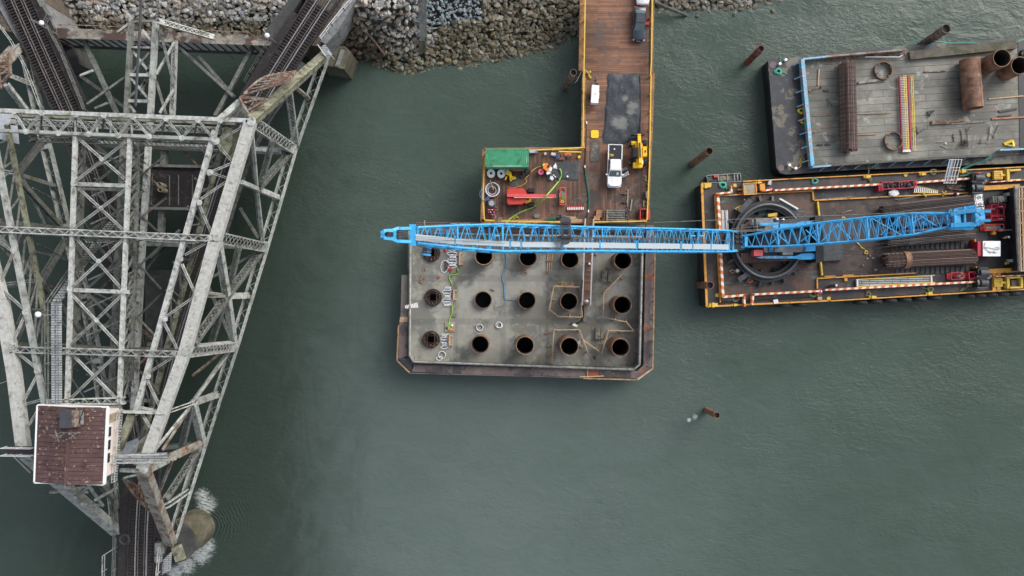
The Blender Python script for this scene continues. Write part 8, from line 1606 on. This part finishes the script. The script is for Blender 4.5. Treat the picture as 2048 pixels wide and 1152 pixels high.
# walkway panels on the boom
wp = [(1455, 1385, 494.5, 493.5), (1382, 1362, 493.5, 493.2), (1358, 1275, 493, 492), (1270, 1200, 492, 491), (1197, 1126, 491, 490), (1120, 1044, 490, 489.5), (1040, 1022, 489, 488.5), (1018, 912, 488.5, 483), (910, 832, 483, 475)]
for x0, x1, y0, y1 in wp: m = MB(); A, B = bpt(x0, y0, .5), bpt(x1, y1, .5); m.beam(A, B, hw(x0, 10.5) if x1 > 905 else hw(x0, 12), .06); m.build('boom_walkway', 'mesh_grey', crane)
for x in (1456, 1420, 1384, 1360, 1272, 1199, 1123, 1042, 1020, 911): m = MB(); y_ = np.interp(x, [832, 1000, 1460], [478, 490, 494]); m.beam(bpt(x, y_ - 11, .55), bpt(x, y_ + 7, .55), .16, .12); m.build('walkway_bracket', 'blue', crane)
for x in (1396, 1048, 990, 1380): m = MB(); m.beam(bpt(x, 466, .4), bpt(x, 494, .4), .12, .12); m.beam(bpt(x + 9, 472, .4), bpt(x, 472, .4), .12, .12); m.build('cross_member', 'blue', crane)
# tip head
hd = STN[-1][0]; 
m = MB(); A = bpt(826, 470.5); m.beam(A + V((0, -1.05, .2)), A + V((0, 1.05, .2)), .6, .5); m.build('head_crossbar', 'blue', crane)
for s in (-1, 1):
    m = MB(); m.beam(bpt(826, 470.5 + s * 13.5), bpt(796, 470 + s * 12.5), .3, .6); m.beam(bpt(796, 470 + s * 12.5), bpt(784, 469.5 + s * 8), .3, .6); m.beam(bpt(784, 469.5 + s * 8), bpt(765, 469 + s * 6), .34, .6); m.build('head_side_plate', 'blue', crane)
m = MB(); m.beam(bpt(766, 462), bpt(766, 476), .35, .6); m.beam(bpt(788, 460), bpt(788, 479), .5, .5); m.build('head_crossbar', 'blue', crane)
for i in range(5):
    m = MB(); c = bpt(797, 464 + i * 3); m.cyl(c + V((0, -.05, 0)), c + V((0, .05, 0)), .42, n=20); m.build('sheave', 'dark_grey', crane)
for i in range(3): m = MB(); c = bpt(776, 465.5 + i * 3); m.cyl(c + V((0, -.06, 0)), c + V((0, .06, 0)), .5, n=20); m.build('sheave', 'black', crane)
for i in range(4): m = MB(); m.tube([bpt(793, 464 + i * 3.2, .3), bpt(824, 467 + i * 2.2, .2)], .022, 5); m.build('pendant_line', 'steel_dark', crane)
for a, b in (((832, 478), (1010, 488)), ((832, 474), (1004, 484)), ((838, 483), (1140, 482))): m = MB(); m.tube([bpt(*a, .8), bpt(*b, .8)], .02, 5); m.build('pendant_line', 'steel_dark', crane)
m = MB(); m.tube([bpt(1020, 473, .9), bpt(1460, 482, .9)], .05, 5); m.build('pendant_line', 'steel_dark', crane); m = MB(); m.tube([bpt(1140, 478, .9), bpt(1400, 478, .9)], .05, 5); m.build('pendant_line', 'steel_dark', crane)
# dark equaliser frame hung across the boom
m = MB(); q = [(1121, 438), (1127, 434), (1139, 434), (1142, 441), (1142, 482), (1137, 488), (1125, 490), (1122, 478)]; zz = bz(1131) + 2.1; q2 = [P(x, y, zz) for x, y in q]
out_ = [(p.x, p.y) for p in q2]; hol = [P(x, y, zz) for x, y in ((1127, 455), (1136, 455), (1138, 468), (1133, 476), (1126, 468))]
b_ = bmesh.new(); E = []
for l in ([V((x, y, zz)) for x, y in out_], hol): vs = [b_.verts.new(p) for p in l]; E += [b_.edges.new((vs[i], vs[(i + 1) % len(vs)])) for i in range(len(vs))]
bmesh.ops.triangle_fill(b_, use_beauty=True, edges=E); r_ = bmesh.ops.extrude_face_region(b_, geom=b_.faces[:]); bmesh.ops.translate(b_, verts=[v for v in r_['geom'] if isinstance(v, bmesh.types.BMVert)], vec=(0, 0, -.45)); bmesh.ops.recalc_face_normals(b_, faces=b_.faces[:])
b_.verts.index_update(); m.add([v.co[:] for v in b_.verts], [tuple(v.index for v in f.verts) for f in b_.faces]); b_.free(); m.build('equalizer_frame', 'dark_grey', crane)
m = MB(); m.beam(P(1122, 474, zz + .1), P(1142, 474, zz + .1), .3, .2); m.beam(P(1124, 446, zz + .1), P(1140, 446, zz + .1), .2, .12); m.beam(P(1116, 474, zz), P(1126, 474, zz), .3, .2); m.build('equalizer_bar', 'black', crane)
# hook block hanging below the tip with its lines
hb = P(855, 500, 22); m = MB(); m.cyl(P(853, 486, 22), P(852, 500, 22), .5, n=20); t = top('hook_block', 'blue sheave hook block hanging beside the boom tip', 'hook block', hb); M_ = M
m = MB(); 
A, B = P(855, 492, 22), P(853, 507, 22); ax = (B - A).normalized()
for i in range(5): c = A.lerp(B, i / 4); m = MB(); m.cyl(c - ax * .07, c + ax * .07, .52, n=22); m.build('sheave', 'blue_dark' if i % 2 else 'dark_grey', t)
m = MB(); c = A.lerp(B, 1.05); m.cyl(c, c + ax * .2, .56, n=22); m.build('cheek_plate', 'blue', t); m = MB(); c = A.lerp(B, .5); m.cyl(c, c - V((0, 0, 1.4)), .2, .12, 10); m.tube([c + V((.0, .25 * cos(a), -1.5 - .25 * sin(a))) for a in [pi * .9 * k / 8 for k in range(9)]], .08, 6); m.build('hook', 'black', t)
for i in range(4): m = MB(); m.tube([bpt(824, 482 + i * 1.4, -.5), P(850 + i, 490 + i * 3, 22.4)], .035, 4); m.build('hoist_line', 'steel_dark', t)
# mast
def mz(px): return 6 + (px - 1483) / (1975 - 1483) * 10
def mpt(px, py, dz=0): p = P(px, py, mz(px)); return p + V((0, 0, dz))
mst = [(1490, 482.5, 21), (1560, 476, 34), (1640, 467, 42), (1740, 457, 45), (1830, 448, 42), (1905, 439, 27)]
MST = [(mpt(px, py, -.9), S(wp_, mz(px)), 2.2 if 1550 < px < 1850 else 1.3) for px, py, wp_ in mst]
lattice(crane, 'mast_chord', MST, 'blue', 1.15, .13, .055, V((0, 1, 0)), 'blue')
for s in (-1, 1): m = MB(); m.beam(MST[0][0] + V((.3, s * .7, .5)), P(1482, 482.5 - s * 12, 5.6), .35, .5); m.build('mast_foot', 'blue', crane)
m = MB(); m.beam(mpt(1492, 473, -.2), mpt(1492, 493, -.2), .4, .6); m.build('mast_foot_bar', 'blue', crane)
for a, b in (((1538, 490), (1566, 461)), ((1546, 463), (1576, 488)), ((1600, 483), (1650, 447)), ((1610, 460), (1634, 484)), ((1640, 484), (1676, 448)), ((1672, 450), (1700, 478)), ((1740, 436), (1800, 470)), ((1760, 470), (1800, 432)), ((1800, 460), (1850, 430)), ((1838, 432), (1870, 452))): m = MB(); m.cyl(mpt(*a, .25), mpt(*b, .25), .07, n=6); m.build('mast_cross_brace', 'blue', crane)
for x, y in ((1800, 446), (1826, 444), (1856, 443)): m = MB(); q = [mpt(x - 7, y + 2, -.8), mpt(x + 5, y - 9, -.8), mpt(x + 6, y + 9, -.8)]; m.add(q + [p - V((0, 0, .1)) for p in q], [(0, 2, 1), (3, 4, 5), (0, 1, 4, 3), (1, 2, 5, 4), (2, 0, 3, 5)]); m.build('gusset_plate', 'blue', crane)
# mast head
def hbar(pts, wd, ht, nm='mast_head_plate', mt='blue'):
    for a, b in zip(pts[:-1], pts[1:]): m = MB(); m.beam(mpt(*a, .2), mpt(*b, .2), wd, ht); m.build(nm, mt, crane)
hbar([(1899, 429), (1925, 423), (1950, 421), (1962, 429)], .55, .7); hbar([(1899, 451), (1925, 450), (1950, 449), (1960, 442)], .55, .7)
hbar([(1910, 420), (1912, 455)], .8, .5, 'mast_head_bar'); hbar([(1926, 414), (1927, 456)], .22, .4, 'mast_head_bar'); hbar([(1955, 426), (1956, 444)], 1.2, .6, 'mast_head_bar'); hbar([(1950, 423), (1979, 423)], .3, .35, 'mast_head_arm'); hbar([(1950, 441.5), (1979, 441.5)], .3, .35, 'mast_head_arm'); hbar([(1902, 420), (1896, 424), (1901, 430)], .35, .3, 'mast_head_bar'); hbar([(1905, 420), (1950, 412)], .3, .3, 'mast_head_arm'); hbar([(1895, 457), (1940, 457)], .3, .3, 'mast_head_arm')
for pts in ([(1930, 414), (1946, 414), (1956, 421), (1950, 427), (1930, 424)], [(1930, 448), (1952, 450), (1948, 458), (1938, 461), (1928, 459)]): m = MB(); q = [mpt(*p, .3) for p in pts]; zz_ = q[0].z; m.prism([(p.x, p.y) for p in q], zz_ - .5, zz_, .95); m.build('sheave_guard', 'blue', crane)
m = MB(); m.beam(mpt(1922, 432, -.2), mpt(1944, 432, -.2), 1.3, .2); m.build('sheave_nest', 'walk_plate', crane)
m = MB(); m.blob(mpt(1919, 451, .3), .22, (1.5, .8, .6), 2, .4); m.build('lime_cover', 'hivis', crane)
# lines: boom hoist pendants from mast head to boom and free lines to the right
for a, za, b, zb, lb in (((1308, 445), 30, (1990, 418), 16, 'thin pendant wire crossing above the ring from the dock side'), ((1640, 503), 6, (1900, 470), 14, 'dark wire fanning right from the counterweight, upper'), ((1644, 512), 6, (1880, 478), 14, 'dark wire fanning right from the counterweight, lower'), ((1462, 458), 8, (1640, 440), 9, 'pale wire just above the mast foot')):
    m = MB(); m.tube([P(*a, za), P(*b, zb)], .03, 5); thing(m, 'pendant_wire', 'steel_grey', lb, 'wire', 'crane wires')
m = MB(); m.tube([P(1462, 461, 8), P(1515, 460, 7), P(1560, 456, 7)], .05, 5); m.tube([P(1462, 463.5, 8), P(1515, 462, 7)], .05, 5); thing(m, 'pendant_wire', 'steel_grey', 'pair of grey wires between boom foot and cab', 'wire', 'crane wires')
# tools inside the ring
simple('yellow_bar', 'rope_yellow', 'tangled yellow bar left above the ring', 'bar', 1484, 411, 26, 3, .5, 32, ZC)
m = MB(); [m.beam(P(*a, ZC + .5), P(*b, ZC + .5), .12, .12) for a, b in (((1470, 416), (1479, 424)), ((1473, 414), (1482, 421)), ((1484, 410), (1494, 404)), ((1491, 402), (1489, 398)))]; thing(m, 'yellow_trestle', 'rope_yellow', 'yellow trestle legs left above the ring', 'trestle')
m = MB(); c = P(1475, 541.5, ZC + 1.2); m.cyl(c - V((0, 0, 1)), c, .24, n=16); thing(m, 'white_drum', 'pipe_galv', 'pale drum at the lower left of the ring', 'drum')
for i, (x, y, r, mt, lb) in enumerate(((1465, 543, .36, 'ply_pale', 'pale hose ring left of the drum beside the ring'), (1500, 562, .36, 'orange_mach', 'orange red hose ring below the ring'), (1481, 553, .2, 'pinkred', 'small red hose ring between the drum and the orange ring'))): m = MB(); m.ring(P(x, y, ZC + .2), r, .08, 20, 6, r * .6); m.ring(P(x, y, ZC + .3), r * .8, .06, 20, 6, r * .45); thing(m, 'hose_ring', mt, lb, 'hose ring')
m = MB(); m.tube([P(1482, 553, ZC + .2), P(1498, 560, ZC + .2)], .06, 5); thing(m, 'hose_piece', 'pipe_galv', 'pale hose joining the small red ring and the orange ring', 'hose')
m = MB(); m.blob(P(1550, 436, ZC + 2.2), .3, (1.2, .7, .6), 3, .5); thing(m, 'orange_bag', 'orange_mach', 'orange bag on the machinery deck above the cab', 'bag'); m = MB(); m.blob(P(1554, 438, ZC + 2.2), .22, (1.2, .7, .6), 5, .5); m.blob(P(1566, 439, ZC + 2.2), .2, (1.4, .7, .6), 6, .5); thing(m, 'white_bag', 'white', 'white bags right of the orange bag above the cab', 'bag')
for o in bpy.data.objects:
    if '_local' in o.keys(): del o['_local']
    if o.parent is None and o.type in ('MESH', 'EMPTY') and 'kind' not in o.keys() and 'category' not in o.keys(): print('UNTAGGED', o.name)
